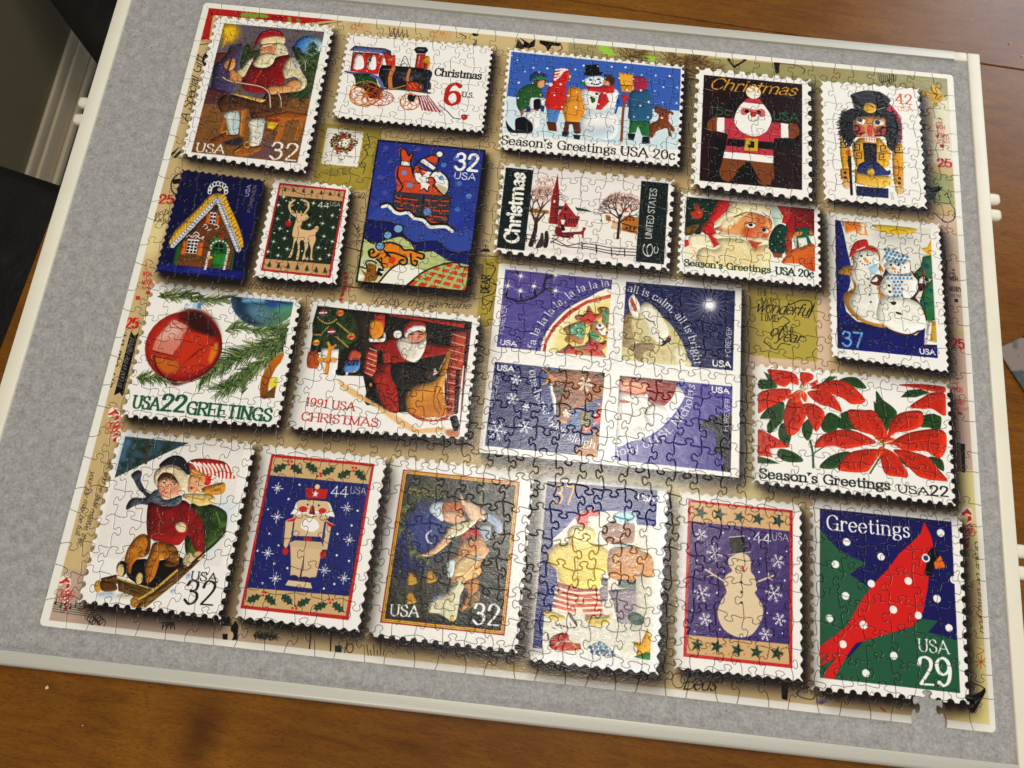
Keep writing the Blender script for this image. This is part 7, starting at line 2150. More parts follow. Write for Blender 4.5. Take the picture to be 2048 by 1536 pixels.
P('d8ac64', '501 1043 35 -18 323 44 -42 38')
S('5c3a28', 25, '377 863 70 33 143 15 159 13 76 28 50 57 40 147', sm=1)
S('e4d8c4', 9, '377 863 70 33 143 15 159 13 76 28 50 57 40 147', sm=1)
S('5c3a28', 25, '954 977 39 63 23 96', sm=1)
S('e4d8c4', 9, '954 977 39 63 23 96', sm=1)
S('6a4228', 11, '570 927 16 115/692 949 -12 55/766 968 -16 118/502 898 13 62')
P('b06c28', '879 1258 207 -86 202 12 2 53 -191 44 -208 2', nz=('8a4418', 48.9, 9.8, 8, 1.4))
S('a8642c', 45, '669 1229 28 251')
S('c8924c', 11, '654 1231 32 250')
S('a86428', 27, '503 1336 -16 142')
S('a8662a', 73, '1069 1289 -21 229', taper=0.3)
S('a8662a', 52, '1241 1260 -15 211', taper=0.3)
P('b82428', '937 1278 92 0 -9 36 -84 -1')
P('dcc028', '912 1309 111 -1 -34 79 -63 -7')
S('2a2418', 6, '910 1395 67 14 28 -17', sm=1)
RING('2a2418', 6.4, 1012, 1431, 21)
P('1f2038', '564 1556 129 -41 31 40 -28 46 -89 10 -65 -18', sm=1, soft=9.6, a=0.8)
P('d6d9cc', '473 1269 139 -38 45 236 -77 19 -75 -159', sm=1, c2='a8bcc0', g=(553.1, 1356.6, 643.1, 1346.3))
P('7a4420', '414 1581 65 -68 66 -51 22 33 105 -8 -92 71 -126 49', sm=1)
S('d8b040', 10, '504 1485 41 -23 14 34', sm=1)
P('e2dac8', '730 1319 146 -35 20 121 -9 166 -96 11 -22 -145', sm=1, c2='b4bcbc', g=(810.4, 1414.7, 900.1, 1404.4))
P('94581f', '651 1679 86 -100 80 21 79 -22 4 56 -122 71 -82 9', sm=1)
S('d89a4c', 11, '673 1676 45 -43', sm=1)
RING('d8b040', 9.6, 772, 1584, 28.8)
SHADE[0] = 0
engrave('259 233 1024 -15 2 1508 -1026 -2', 0.5, 7.6, 5.1, 60)
T('USA', '298 1711 268 -5', 91.5, 'f0ebde', 'serif', wt=0.9)
T('32', '1009 1707 260 -5', 178.5, 'f0ebde', 'serif', wt=0.85)
clip_to()
# toy train, six cents
stamp('1520 204 1478 -7 14 1002 -1488 -7', 73.3, 1)
SHADE[0] = 0.9
P('5a6088', '1568 411 43 -63 306 -4 68 34 8 51 -119 -22')
P('3a3c50', '1917 344 66 24 16 71 -43 -16')
P('b82a24', '1605 422 269 -12 21 249 -279 -9')
P('efebe2', '1649 448 45 0 35 54 8 103 -94 11 -3 -114', sm=1)
P('efebe2', '1776 465 49 -27 26 50 9 113 -76 -2 -15 -71', sm=1)
P('2a2420', '1773 528 9 -53 27 -30 -3 37 -18 55 1 62')
P('d89890', '1878 432 49 -26 33 100 -55 48')
P('c03028', '1905 377 77 43 53 -6 18 123 -87 10 -30 -80')
P('c03028', '1881 453 32 -25 -8 126 -7 94 -30 -48')
P('efebe2', '1910 470 25 -13 19 71 -31 24')
P('d87a30', '1961 454 70 -8 -22 34 -44 0')
S('efdcd4', 7, '1611 432 15 8/1691 472 15 8/1771 511 15 9/1851 551 15 9/1670 621 15 8/1714 436 15 8/1794 475 15 9/1874 515 14 9/1693 585 15 9/1773 624 14 9/1817 439 14 9/1635 509 15 9')
P('22201f', '1914 553 51 -11 425 3 27 136 -4 102 -49 26 -395 -15 -62 -116', sm=1)
P('8a8690', '2082 616 84 -30 123 -4 59 45 -131 67 -88 -1', sm=1, soft=11.3, a=0.6, nz=('22201f', 28.3, 18.9, 20, 2))
S('c8c4cc', 8, '1938 592 86 -10', sm=1, a=0.5)
S('c8784a', 41, '2039 559 -18 116 24 130', sm=1)
S('c8784a', 25, '2202 561 -10 84 9 61', sm=1)
P('26304c', '2373 552 30 27 22 162 -19 53 -36 -6 12 -103')
E('4a4030', 2424, 731, 15, 43.2, ang=-6.6)
P('1c1a1c', '2209 326 30 -36 89 -5 26 34 -25 45 -88 5')
P('6a6a74', '2231 328 20 -18 71 -3 -15 23', soft=3.8)
P('b02822', '2246 374 89 -5 0 167 -88 -1')
P('e8d8d0', '2266 387 18 -2 -5 126 -13 1', a=0.6)
P('c88a28', '2318 413 50 -27 26 91 -15 54 -34 9 -34 -54', sm=1)
P('b02822', '2336 473 35 1 0 63 -36 -1')
S('2a2420', 6, '2330 463 18 71')
S('2a2624', 6, '2098 542 34 -129 62 118', sm=1)
RING('2a2624', 5.7, 2140, 527, 28.5)
S('4a4c70', 19, '1569 660 81 6 140 -5 91 20 73 74 18 59', sm=1)
P('24482e', '1643 678 164 -19 77 42 30 79 -215 24 -22 -79')
P('1c1a1a', '1664 808 230 -46 79 62 -17 113 -96 1 -77 -102')
S('6a6cab', 32, '1835 671 66 28 52 76 10 40', sm=1)
RING('c8821e', 8.4, 1808, 883, 153.8, 138, ang=-6.6)
RING('c8821e', 5.6, 1879, 875, 70.8, 63.5, ang=-6.6)
RING('c8821e', 5.6, 1853, 943, 70.5, 63.3, ang=-6.6)
RING('c8821e', 5.6, 1783, 951, 70.5, 63.2, ang=-6.6)
RING('c8821e', 5.6, 1737, 892, 70.8, 63.5, ang=-6.6)
RING('c8821e', 5.6, 1762, 824, 71, 63.7, ang=-6.6)
RING('c8821e', 5.6, 1833, 815, 71, 63.7, ang=-6.6)
RING('b8481e', 8.4, 1804, 914, 148.9, 121, ang=-6.6)
RING('b8481e', 5.6, 1872, 906, 68.5, 55.7, ang=-6.6)
RING('b8481e', 5.6, 1847, 966, 68.3, 55.5, ang=-6.6)
RING('b8481e', 5.6, 1779, 974, 68.3, 55.5, ang=-6.6)
RING('b8481e', 5.6, 1735, 922, 68.5, 55.6, ang=-6.6)
RING('b8481e', 5.6, 1761, 862, 68.7, 55.8, ang=-6.6)
RING('b8481e', 5.6, 1829, 854, 68.7, 55.8, ang=-6.6)
RING('b83a20', 8.4, 1959, 927, 130.1, 85.5, ang=-6.6)
RING('b83a20', 5.6, 2018, 920, 59.9, 39.3, ang=-6.6)
RING('b83a20', 5.6, 1995, 963, 59.7, 39.3, ang=-6.6)
RING('b83a20', 5.6, 1935, 970, 59.7, 39.2, ang=-6.6)
RING('b83a20', 5.6, 1899, 934, 59.9, 39.3, ang=-6.6)
RING('b83a20', 5.6, 1922, 891, 60, 39.4, ang=-6.6)
RING('b83a20', 5.6, 1982, 884, 60, 39.4, ang=-6.6)
RING('b8561e', 8.4, 2256, 933, 97.5, 92.8, ang=-6.6)
RING('b8561e', 5.6, 2300, 928, 44.8, 42.7, ang=-6.6)
RING('b8561e', 5.6, 2284, 973, 44.7, 42.6, ang=-6.6)
RING('b8561e', 5.6, 2239, 978, 44.7, 42.6, ang=-6.6)
RING('b8561e', 5.6, 2211, 938, 44.8, 42.7, ang=-6.6)
RING('b8561e', 5.6, 2227, 893, 44.9, 42.8, ang=-6.6)
RING('b8561e', 5.6, 2272, 887, 44.9, 42.8, ang=-6.6)
S('4a4440', 21, '1937 818 225 -16 273 9', sm=1)
S('c89a50', 9, '2008 820 100 -32 82 -40', sm=1)
RING('6a4a2c', 7.5, 1991, 883, 20.5)
P('b8361e', '2201 706 105 -2 45 5 2 81 -148 7 -15 -49', sm=1)
S('e0a040', 7, '2199 721 11 14/2217 742 11 14/2235 762 10 14/2243 716 11 14/2261 737 10 14/2278 757 11 14/2287 711 11 14/2305 732 10 14')
E('3a3430', 2334, 747, 22.5, 43.1, ang=-6.6)
E('8a8278', 2334, 747, 11.3, 28.1, ang=-6.6)
P('22201f', '2223 856 87 0 -16 72 -53 -4')
D('22201f', 32, '2257 882')
P('8a2c34', '2319 855 111 -13 171 177 -217 -6')
S('efe6e0', 11, '2346 862 56 154')
S('9a3c44', 5, '2337 863 52 155')
S('efe6e0', 11, '2365 860 73 156')
S('9a3c44', 5, '2356 861 69 157')
S('efe6e0', 11, '2383 858 92 158')
S('9a3c44', 5, '2375 859 87 159')
S('efe6e0', 11, '2402 855 109 161')
S('9a3c44', 5, '2394 856 104 161')
S('efe6e0', 11, '2421 853 126 163')
S('9a3c44', 5, '2413 854 122 163')
S('efe6e0', 11, '2440 851 144 165')
S('9a3c44', 5, '2431 852 140 165')
S('22201f', 8, '2548 940 86 60 68 62 70 7', sm=1)
D('b8261e', 32, '2808 1045')
D('e88a78', 8, '2798 1036')
S('22201f', 6, '2828 1027 24 -12')
SHADE[0] = 0
T('Christmas', '2455 604 465 -7', 85, '1f1c1a', 'fat', wt=0.72)
T('6', '2588 915 152 0', 236.6, 'b8281f', 'fat', wt=0.75)
T('U.S.', '2759 820 112 -3', 55.9, '1f1c1a', 'serif')
# children and snowman, twenty cents
stamp('3143 193 1784 8 -1 1155 -1753 3', 80.2, 1)
clip_to('3184 238 1707 9 12 926 -1695 -1')
P('3f62ac', '3124 208 1806 -62 -26 600 -1728 35')
P('dbe6e6', '3173 757 674 41 502 -46 565 -18 -19 474 -1692 11', nz=('c2d6da', 64.6, 43.1, 20, 1.2))
SHADE[0] = 0.5
P('2c5a30', '3299 695 92 -94 113 -1 43 138 -77 44 -72 91 -56 41 -44 -77', sm=1)
P('2c3c6c', '3396 541 14 -62 48 -36 73 10 31 57 -144 52', sm=1)
P('3a7a44', '3401 546 81 -63 73 15 9 35 -116 26')
P('5a3420', '3437 548 121 -26 9 47 -105 24')
P('dba070', '3489 554 55 -18 10 58 -37 35 -33 -21', sm=1)
P('b0642c', '3340 903 52 5 -33 74')
P('28386c', '3377 863 69 -19 -3 70 -50 6')
P('28386c', '3535 822 41 7 -3 70 -42 -7')
P('c02a26', '3622 551 121 -14 29 104 10 117 -32 98 -141 4 -37 -78 9 -119', sm=1)
P('c02a26', '3629 514 2 -85 78 -51 74 22 7 83 -26 63 -100 24', sm=1)
S('efe4dc', 18, '3639 513 48 -30 14 -74/3642 476 57 -25 22 -49/3644 440 66 -22 31 -23/3647 403 75 -18 39 3', sm=1)
P('e8c060', '3776 437 31 8 -7 37 -21 -3')
P('5580b8', '3593 850 138 14 -18 135 -91 -1')
P('5a3018', '3607 1000 96 1 19 101 -81 -2')
D('d8dce4', 24, '3609 576')
P('d88e2e', '3788 579 112 -1 48 90 -5 71 100 -23 -4 83 -68 31 0 128 -180 21 -41 -123 32 -98')
P('dc9838', '3782 758 160 -30 8 221 -150 17', sm=1, a=0.6)
S('a86818', 7, '3885 652 24 162', sm=1)
P('5a3420', '3791 979 161 -7 0 127 -60 7 -28 -101 -30 4 -2 92 -51 -6')
P('22262c', '3771 1097 70 -3 -15 54 -51 -6')
P('22262c', '3883 1118 70 -2 -6 52 -55 -5')
P('efece6', '3923 612 109 -37 233 -15 10 141 -23 109 45 65 11 172 -74 88 -199 12 -74 -61 -23 -159 64 -77 -47 -88', sm=1)
P('b8ccd6', '3962 971 104 57 198 -45 33 42 -93 102 -169 20', sm=1, soft=32.1, a=0.8)
P('c2d2da', '3989 805 163 16 116 -72 -33 109 -221 14', sm=1, soft=21.6, a=0.8)
P('e8f0f2', '3943 478 78 -45 103 0 10 71 -43 40 -112 7', sm=1)
P('16151a', '3925 311 142 -23 17 89 35 -4 -17 38 -81 22 -82 -3 -11 -17 18 -20')
E('16151a', 4002, 479, 14.3, 11, ang=-6.6)
E('16151a', 4080, 462, 14.4, 11, ang=-6.6)
P('d8603c', '4040 479 21 3 -8 25')
D('16151a', 10, '4017 517 22 10 25 0 20 -8 19 -18')
D('16151a', 14, '4074 632 -49 51')
P('c22c2c', '3959 554 132 -4 139 -57 18 105 -80 21 37 90 -74 103 -51 0 19 -161 17 -38 -133 -8')
P('4a2c1c', '4132 408 82 -10 29 57 -11 61 -52 -18', sm=1)
P('dba070', '4126 469 52 6 13 46 -51 -6', sm=1)
P('2c5a30', '4020 683 41 2 3 41 -29 15', sm=1)
P('2f6a3c', '3904 506 41 -4 3 47 -41 -7', sm=1)
P('d89628', '4272 355 155 19 8 119 -26 86 -91 -1 -22 -93')
S('e8b040', 7, '4285 366 22 130/4296 373 18 122/4307 380 14 114/4317 388 11 105/4328 395 7 97/4337 366 6 126/4347 373 3 118/4358 380 -1 110/4369 388 -5 101/4377 359 -6 129/4388 366 -10 121/4399 373 -14 114/4409 381 -17 105/4418 352 -19 133')
S('4a2c18', 9, '4303 508 122 -8')
S('8a4a24', 26, '4350 681 -3 188 5 264')
P('c02a2c', '4325 613 56 5 4 59 -50 6', sm=1)
P('a03048', '4409 412 60 -31 83 26 16 106 -78 57 -72 -15 16 -74', sm=1)
E('dba070', 4421, 524, 17.6, 28.6, ang=-6.6)
P('2f5c7c', '4409 568 90 -23 70 -20 45 78 17 128 -12 142 -200 22 -19 -137', sm=1)
P('2c6a3c', '4419 895 200 -11 10 172 -80 -2 -47 -110 -15 82 -69 20')
P('1c1a1c', '4408 1047 75 -9 -11 76 -55 -5')
P('1c1a1c', '4554 1064 70 -8 -1 80 -75 3')
P('30488c', '4273 678 36 -4 -2 47 -25 3')
S('30488c', 17, '4288 747 -14 84', sm=1)
P('7a4220', '4660 704 92 25 82 26 2 34 -40 5 3 69 43 53 22 44 -30 15 -32 -54 35 100 -30 3 -24 -78 -98 46 -36 73 -20 -9 -8 -137 68 -55 6 -70 -36 -19', sm=1)
S('b82c2a', 15, '4707 833 91 2')
D('1c1a1c', 8, '4735 789')
P('16151a', '3320 998 79 -21 77 73 -1 92 -98 17 -121 -4 -43 -121 36 53 65 50 -9 -91', sm=1)
P('eceae4', '3433 915 98 -23 22 126 -51 86 -38 -76 -65 -51', sm=1)
P('eceae4', '3428 763 109 -24 43 19 -26 50 -22 -21 -1 105 -79 9', sm=1)
P('16151a', '3469 770 60 -7 1 118 -50 5 -16 -68', sm=1)
S('b82c2a', 11, '3439 880 91 1')
SHADE[0] = 0
D('f2f2f0', 8, '3194 285', a=0.9)
D('f2f2f0', 10, '3424 403', a=0.9)
D('f2f2f0', 12, '3651 519', a=0.9)
D('f2f2f0', 8, '3877 634', a=0.9)
D('f2f2f0', 10, '4100 748', a=0.9)
D('f2f2f0', 12, '4321 861', a=0.9)
D('f2f2f0', 8, '4505 363', a=0.9)
D('f2f2f0', 10, '4727 479', a=0.9)
D('f2f2f0', 12, '3296 592', a=0.9)
D('f2f2f0', 8, '3523 706', a=0.9)
D('f2f2f0', 10, '3747 820', a=0.9)
D('f2f2f0', 12, '3921 320', a=0.9)
D('f2f2f0', 8, '4147 436', a=0.9)
D('f2f2f0', 10, '4370 552', a=0.9)
D('f2f2f0', 12, '4591 667', a=0.9)
D('f2f2f0', 8, '4810 780', a=0.9)
D('f2f2f0', 10, '3396 891', a=0.9)
D('f2f2f0', 12, '3563 393', a=0.9)
D('f2f2f0', 8, '3790 510', a=0.9)
D('f2f2f0', 10, '4014 625', a=0.9)
D('f2f2f0', 12, '4237 739', a=0.9)
D('f2f2f0', 8, '4457 852', a=0.9)
D('f2f2f0', 10, '4644 354', a=0.9)
D('f2f2f0', 12, '4865 470', a=0.9)
D('f2f2f0', 8, '3434 582', a=0.9)
D('f2f2f0', 10, '3660 697', a=0.9)
D('f2f2f0', 12, '3884 810', a=0.9)
D('f2f2f0', 8, '4060 310', a=0.9)
D('f2f2f0', 10, '4285 427', a=0.9)
D('f2f2f0', 12, '4508 543', a=0.9)
D('f2f2f0', 8, '4728 657', a=0.9)
D('f2f2f0', 10, '3307 769', a=0.9)
D('f2f2f0', 12, '3532 882', a=0.9)
D('f2f2f0', 8, '3702 384', a=0.9)
D('f2f2f0', 10, '3928 500', a=0.9)
D('f2f2f0', 12, '4152 615', a=0.9)
D('f2f2f0', 8, '4374 729', a=0.9)
D('f2f2f0', 10, '4594 842', a=0.9)
D('f2f2f0', 12, '4782 344', a=0.9)
D('f2f2f0', 8, '3345 458', a=0.9)
D('f2f2f0', 10, '3573 573', a=0.9)
D('f2f2f0', 12, '3798 688', a=0.9)
D('f2f2f0', 8, '4021 801', a=0.9)
D('f2f2f0', 10, '4200 301', a=0.9)
D('f2f2f0', 12, '4424 418', a=0.9)
D('f2f2f0', 8, '4646 534', a=0.9)
D('f2f2f0', 10, '4866 648', a=0.9)
D('f2f2f0', 12, '3445 760', a=0.9)
D('f2f2f0', 8, '3669 873', a=0.9)
D('f2f2f0', 10, '3841 375', a=0.9)
D('f2f2f0', 12, '4067 491', a=0.9)
D('f2f2f0', 8, '4290 606', a=0.9)
D('f2f2f0', 10, '4511 720', a=0.9)
D('f2f2f0', 12, '4730 833', a=0.9)
D('f2f2f0', 8, '3255 331', a=0.9)
D('f2f2f0', 10, '3484 448', a=0.9)
D('f2f2f0', 12, '3711 564', a=0.9)
D('f2f2f0', 8, '3935 679', a=0.9)
D('f2f2f0', 10, '4158 792', a=0.9)
D('f2f2f0', 12, '4339 292', a=0.9)
clip_to()
T("Season's Greetings", '3197 1299 1107 -13', 89.7, '1f1c1a', 'serif')
T('USA 20c', '4359 1291 515 -8', 96.8, '1f1c1a', 'serif')
# gingerbread santa, fifteen cents
stamp('5044 203 1149 15 5 1362 -1158 -23', 115.1, 1)
clip_to('5123 291 980 -3 -1 1185 -979 9')
P('27100f', '5042 250 1093 -127 -4 1735 -1023 115')
P('0f0b0d', '5125 810 49 109 199 30 2 52 -114 -4 -17 209 -37 226 -13 69 134 -7 133 -57 150 17 45 45 104 -12 -75 -75 -109 -192 -116 167 -164 35 53 -270 33 -169')
P('0f0b0d', '5829 941 243 -28 -30 56 -30 46 -182 38')
P('100c0e', '5364 613 75 -99 31 15 -43 131')
P('7a431e', '5175 840 56 -69 38 -4 4 150 -83 0', sm=1)
P('7a431e', '5969 762 73 -4 34 67 -26 73 -80 22', sm=1)
P('efebe2', '5267 767 75 -8 5 175 -75 -13')
P('efebe2', '5895 757 74 5 1 158 -74 6')
P('b93a46', '5342 766 103 -6 18 117 320 -36 18 -77 94 -5 -1 170 -65 12 0 195 -473 15 25 -203 -31 -14')
P('0f0d0f', '5382 992 448 -8 1 82 -462 5')
P('efebe2', '5352 1138 477 -2 -1 81 -489 -6')
P('7a431e', '5339 1211 237 1 -95 138 -28 54 -51 65 -60 -18 -28 -48')
P('7a431e', '5591 1218 237 -1 3 144 -27 88 -59 23 -60 -26 -31 -81')
E('7a431e', 5384, 1349, 78.1, 70.1, ang=-26.5)
E('7a431e', 5755, 1350, 83.5, 75.6, ang=13.5)
P('7a431e', '5339 1218 237 3 -124 163 -136 -52')
P('7a431e', '5591 1224 237 -10 3 136 -147 25')
P('0f0b0d', '5576 1225 -117 124 11 8 92 -87 61 27 54 112 53 32 -46 -49 -77 -153')
P('efebe2', '5518 569 45 -42 108 -12 55 57 63 100 12 78 -41 111 -83 66 -76 9 -92 -38 -63 -81 -2 -88 29 -92', sm=1)
P('b93a46', '5521 564 34 -45 69 -21 62 11 36 59')
P('c86a62', '5504 642 53 -15 77 9 69 -17 35 23 -3 54 -38 17 -31 -27 -70 -19 -52 42 -39 -5', sm=1)
D('0f0d0f', 22, '5560 664 116 -2')
D('b83a22', 33, '5622 689')
S('3a3430', 6, '5574 705 9 53 46 12 38 -22 7 -36', sm=1)
D('efebe2', 74, '5620 439')
P('c8a42c', '5553 968 123 -6 -4 137 -130 6')
P('141012', '5595 998 45 -1 -2 70 -61 2 2 -30 24 -3')
T('Christmas', '5182 444 852 -16', 125.7, 'cc9a2e', 'script', wt=1.2)
T('15c', '5195 735 203 -5', 86.6, '2c6a44', 'sans', wt=0.95)
T('USA', '5820 726 245 -1', 94.7, '2c6a44', 'sans', wt=0.95)
clip_to()
# nutcracker, forty-two cents
stamp('6283 216 987 -18 19 1346 -982 12', 89.6, 2)
P('98253a', '6949 417 60 47 58 100 14 141 -17 133 -29 -14 -49 -144 -42 -119', sm=1, nz=('c05a68', 11.5, 49.5, -20, 1.6))
needles('6577 549 -63 97 -14 125 33 101 37 57', 61.5, 170, ('1a161a', '221c20', '100c10'), 9.8, 85, 81)
needles('6946 525 58 82 15 122 -8 124 -41 83', 57.4, 170, ('1a161a', '221c20', '100c10'), 9.8, 85, 82)
SHADE[0] = 0.9
P('1a161a', '6483 613 63 -69 77 -36 293 -16 90 62 26 121 11 122 -36 160 -74 -43 -42 -117 -259 38 -63 112 -59 -89 -36 -128', sm=1)
P('cf9050', '6605 653 32 -39 108 -30 153 0 21 68 -11 99 -78 61 -167 19 -53 -55', sm=1)
P('c04a3a', '6612 723 54 -33 45 39 -17 73 -76 -1', sm=1, soft=11.5)
P('a8382c', '6818 717 92 -37 5 79 -85 44', sm=1, soft=11.5)
P('f0ece4', '6644 648 31 -34 45 17 -24 56 -45 -22', sm=1)
P('f0ece4', '6797 649 39 -40 60 19 -1 36 -76 18', sm=1)
D('26304c', 23, '6671 638')
D('26304c', 25, '6843 642')
D('e8e4e0', 5, '6665 632')
P('c83a30', '6742 699 42 -5 1 106 -38 4', sm=1)
S('1a161a', 18, '6612 714 23 -11 30 23 -16 37 -31 12 45 21 47 -23/6917 697 -30 -6 -24 38 14 25', sm=1)
S('1a161a', 15, '6815 796 62 -15', sm=1)
P('1f1a1c', '6580 360 47 -33 78 -32 78 -13 93 7 76 46 29 42 -24 48 -18 65 -163 63 -153 -27 -14 -70')
S('5a5450', 5, '6627 354 116 -22 116 14', sm=1)
S('8a8070', 6, '6587 386 30 78 99 51', sm=1)
S('c8b8a0', 6, '6839 501 78 -36', sm=1)
E('d8a83c', 6770, 484, 66.6, 59.9, ang=-6.5)
S('2a2018', 6, '6709 471 62 -20 53 34', sm=1)
P('d09a1e', '6472 862 23 -11 14 94 60 19 13 102 -25 132 -67 7 -20 -169')
P('dca424', '6585 928 70 -87 205 -23 95 119 -4 113 -33 89 -293 34 -28 -108')
P('d69a22', '6977 952 49 -92 45 -5 11 111 -9 258 -98 11 -2 -170')
P('17131a', '6692 889 136 -7 -5 200 -121 14')
P('efe6e0', '6705 809 118 0 -6 70 -106 -9')
S('c04a48', 5, '6732 806 1 78/6756 803 2 79/6780 800 2 79/6805 798 1 78')
S('c04a48', 4, '6708 844 114 0')
S('2a1c14', 9, '6599 978 61 -7 1 -61 -46 5 0 35 22 -2/6616 1071 60 -7 2 -60 -46 5 0 34 22 -2/6924 958 -60 7 1 -61 46 -5 -1 35 -23 2/6906 1055 -60 7 1 -60 46 -6 -1 35 -23 3/7060 960 -61 7 3 -61 45 -5 -1 35 -23 2/6463 967 61 -6 1 -61 -46 5 0 35 22 -3')
S('2a1c14', 8, '6833 986 128 -10/6992 959 91 -2')
S('2a1c14', 6, '6599 987 90 -2')
P('1f2c62', '6625 1200 31 -72 76 -43 76 -8 73 60 36 38 31 -12 -2 47 -68 21 -135 7 -104 -14', sm=1)
E('d8a83c', 6765, 1201, 41.6, 40, ang=-6.5)
P('d09a28', '6609 1219 134 19 135 -3 60 -11 23 90 -72 42 -134 7 -148 -25', c2='e0b848', g=(6683.3, 1252.9, 6755.4, 1354.5))
P('18224c', '6621 1370 134 1 171 -6 -3 104 -304 6')
S('0f1838', 6, '6770 1370 1 100')
P('c8871e', '6471 1201 94 -11 -1 34 61 -41 -1 34 -60 15 -17 96 -44 5 -30 -31')
P('d09226', '6980 1109 97 6 -4 204 -93 -7')
P('dcb078', '6491 1342 71 -16 -1 67 -30 21 -37 -21', sm=1)
P('dcb078', '6994 1336 68 -16 12 57 -31 37 -44 -12', sm=1)
S('141216', 26, '6556 1054 9 136 8 277')
P('141216', '6541 1051 34 -4 5 124 -34 4')
D('1c2040', 16, '6515 1240 3 53 517 -50 -4 51')
P('c8621e', '6531 996 37 -4 7 60 -45 -13', sm=1, soft=4.8)
SHADE[0] = 0
T('42', '7030 403 162 -5', 108.5, 'c8602c', 'serif')
T('USA', '7047 491 146 -11', 51.5, 'c87048', 'light')
T('2008', '6940 1401 8 78', 28.4, '3a3634', 'thin')
ink()

HAIRS = [[(-420.8, 19.1), (-422.0, 9.4), (-423.5, -0.7), (-422.3, -13.9)], [(-439.2, -77.1), (-439.4, -82.8), (-437.8, -85.4)], [(-409.1, -56.4), (-406.9, -66.6), (-404.2, -75.2)]]
CRUMBS = [(-378, -354, 1.3, 'white crumb on the table below the near aluminium rail'), (306, 358, 0.55, 'tiny crumb beside the far aluminium rail'), (463, 377, 0.8, 'pale crumb on the table at the far right corner'), (-342, -379, 0.5, 'speck of crumb on the table at the near left'), (475, 362, 0.7, 'crumb at the table joint by the picture edge')]

# ---------------------------------------------------------------- materials
def srgb(h, k=1.):
    c = col(h); c = np.where(c < .04045, c/12.92, ((c+.055)/1.055)**2.4)*k
    return (float(c[0]), float(c[1]), float(c[2]), 1)

class Mat:
    def __init__(s, name, rough=.5, spec=.5):
        s.m = bpy.data.materials.new(name); s.m.use_nodes = True; s.nt = s.m.node_tree
        s.b = s.nt.nodes['Principled BSDF']; s.b.inputs['Roughness'].default_value = rough; s.b.inputs['Specular IOR Level'].default_value = spec
    def n(s, t, **kw):
        o = s.nt.nodes.new(t)
        for k, v in kw.items():
            if k in o.inputs: o.inputs[k].default_value = v
            else: setattr(o, k, v)
        return o
    def l(s, a, b): s.nt.links.new(a, b)
    def coord(s, scale, rot=(0, 0, 0), kind='Object'):
        tc = s.n('ShaderNodeTexCoord'); mp = s.n('ShaderNodeMapping'); mp.inputs['Scale'].default_value = scale; mp.inputs['Rotation'].default_value = rot
        s.l(tc.outputs[kind], mp.inputs[0]); return mp.outputs[0]
    def noise(s, vec, scale, detail=4, rough=.55, dist=0):
        n = s.n('ShaderNodeTexNoise'); n.inputs['Scale'].default_value = scale; n.inputs['Detail'].default_value = detail; n.inputs['Roughness'].default_value = rough; n.inputs['Distortion'].default_value = dist
        s.l(vec, n.inputs['Vector']); return n.outputs['Fac']
    def ramp(s, fac, stops):
        r = s.n('ShaderNodeValToRGB'); e = r.color_ramp.elements
        while len(e) < len(stops): e.new(.5)
        for q, (p, c) in zip(e, stops): q.position = p; q.color = c
        s.l(fac, r.inputs[0]); return r.outputs[0]
    def mix(s, fac, a, b, mode='MIX'):
        m = s.n('ShaderNodeMix'); m.data_type = 'RGBA'; m.blend_type = mode
        for sock, v in ((m.inputs[0], fac), (m.inputs[6], a), (m.inputs[7], b)):
            if hasattr(v, 'links'): s.l(v, sock)
            else: sock.default_value = v
        return m.outputs[2]
    def bump(s, h, strength, dist):
        b = s.n('ShaderNodeBump'); b.inputs['Strength'].default_value = strength; b.inputs['Distance'].default_value = dist
        s.l(h, b.inputs['Height']); s.l(b.outputs[0], s.b.inputs['Normal'])
    def base(s, c):
        if hasattr(c, 'links'): s.l(c, s.b.inputs['Base Color'])
        else: s.b.inputs['Base Color'].default_value = c

# printed card: the sheet drawn above, glossy coat with a fine linen emboss
img = bpy.data.images.new('printed_sheet', IW, IH, alpha=False)
buf = np.ones((IH, IW, 4), np.float32); buf[..., :3] = np.clip(IMG[::-1], 0, 1)
img.pixels.foreach_set(buf.ravel()); img.update(); img.pack()
del buf
mp_ = Mat('printed_card', .215, .36)
uvn = mp_.n('ShaderNodeUVMap'); uvn.uv_map = 'sheet'
tx = mp_.n('ShaderNodeTexImage'); tx.image = img; tx.interpolation = 'Cubic'; tx.extension = 'EXTEND'; mp_.l(uvn.outputs[0], tx.inputs[0])
mp_.base(tx.outputs['Color'])
geo = mp_.n('ShaderNodeNewGeometry'); mpp = mp_.n('ShaderNodeMapping'); mpp.inputs['Scale'].default_value = (.45, 1., 1.); mp_.l(geo.outputs['Position'], mpp.inputs[0])
grain = mp_.noise(mpp.outputs[0], 1000, 3, .6, .4); peel = mp_.noise(mpp.outputs[0], 300, 3, .55)
mth = mp_.n('ShaderNodeMath', operation='MULTIPLY_ADD'); mp_.l(peel, mth.inputs[0]); mth.inputs[1].default_value = 1.6; mp_.l(grain, mth.inputs[2])
mp_.bump(mth.outputs[0], .55, .00026)
CARD = mp_.m
mc = Mat('card_core', .9, .2); mc.base(srgb('8a857c')); CORE = mc.m

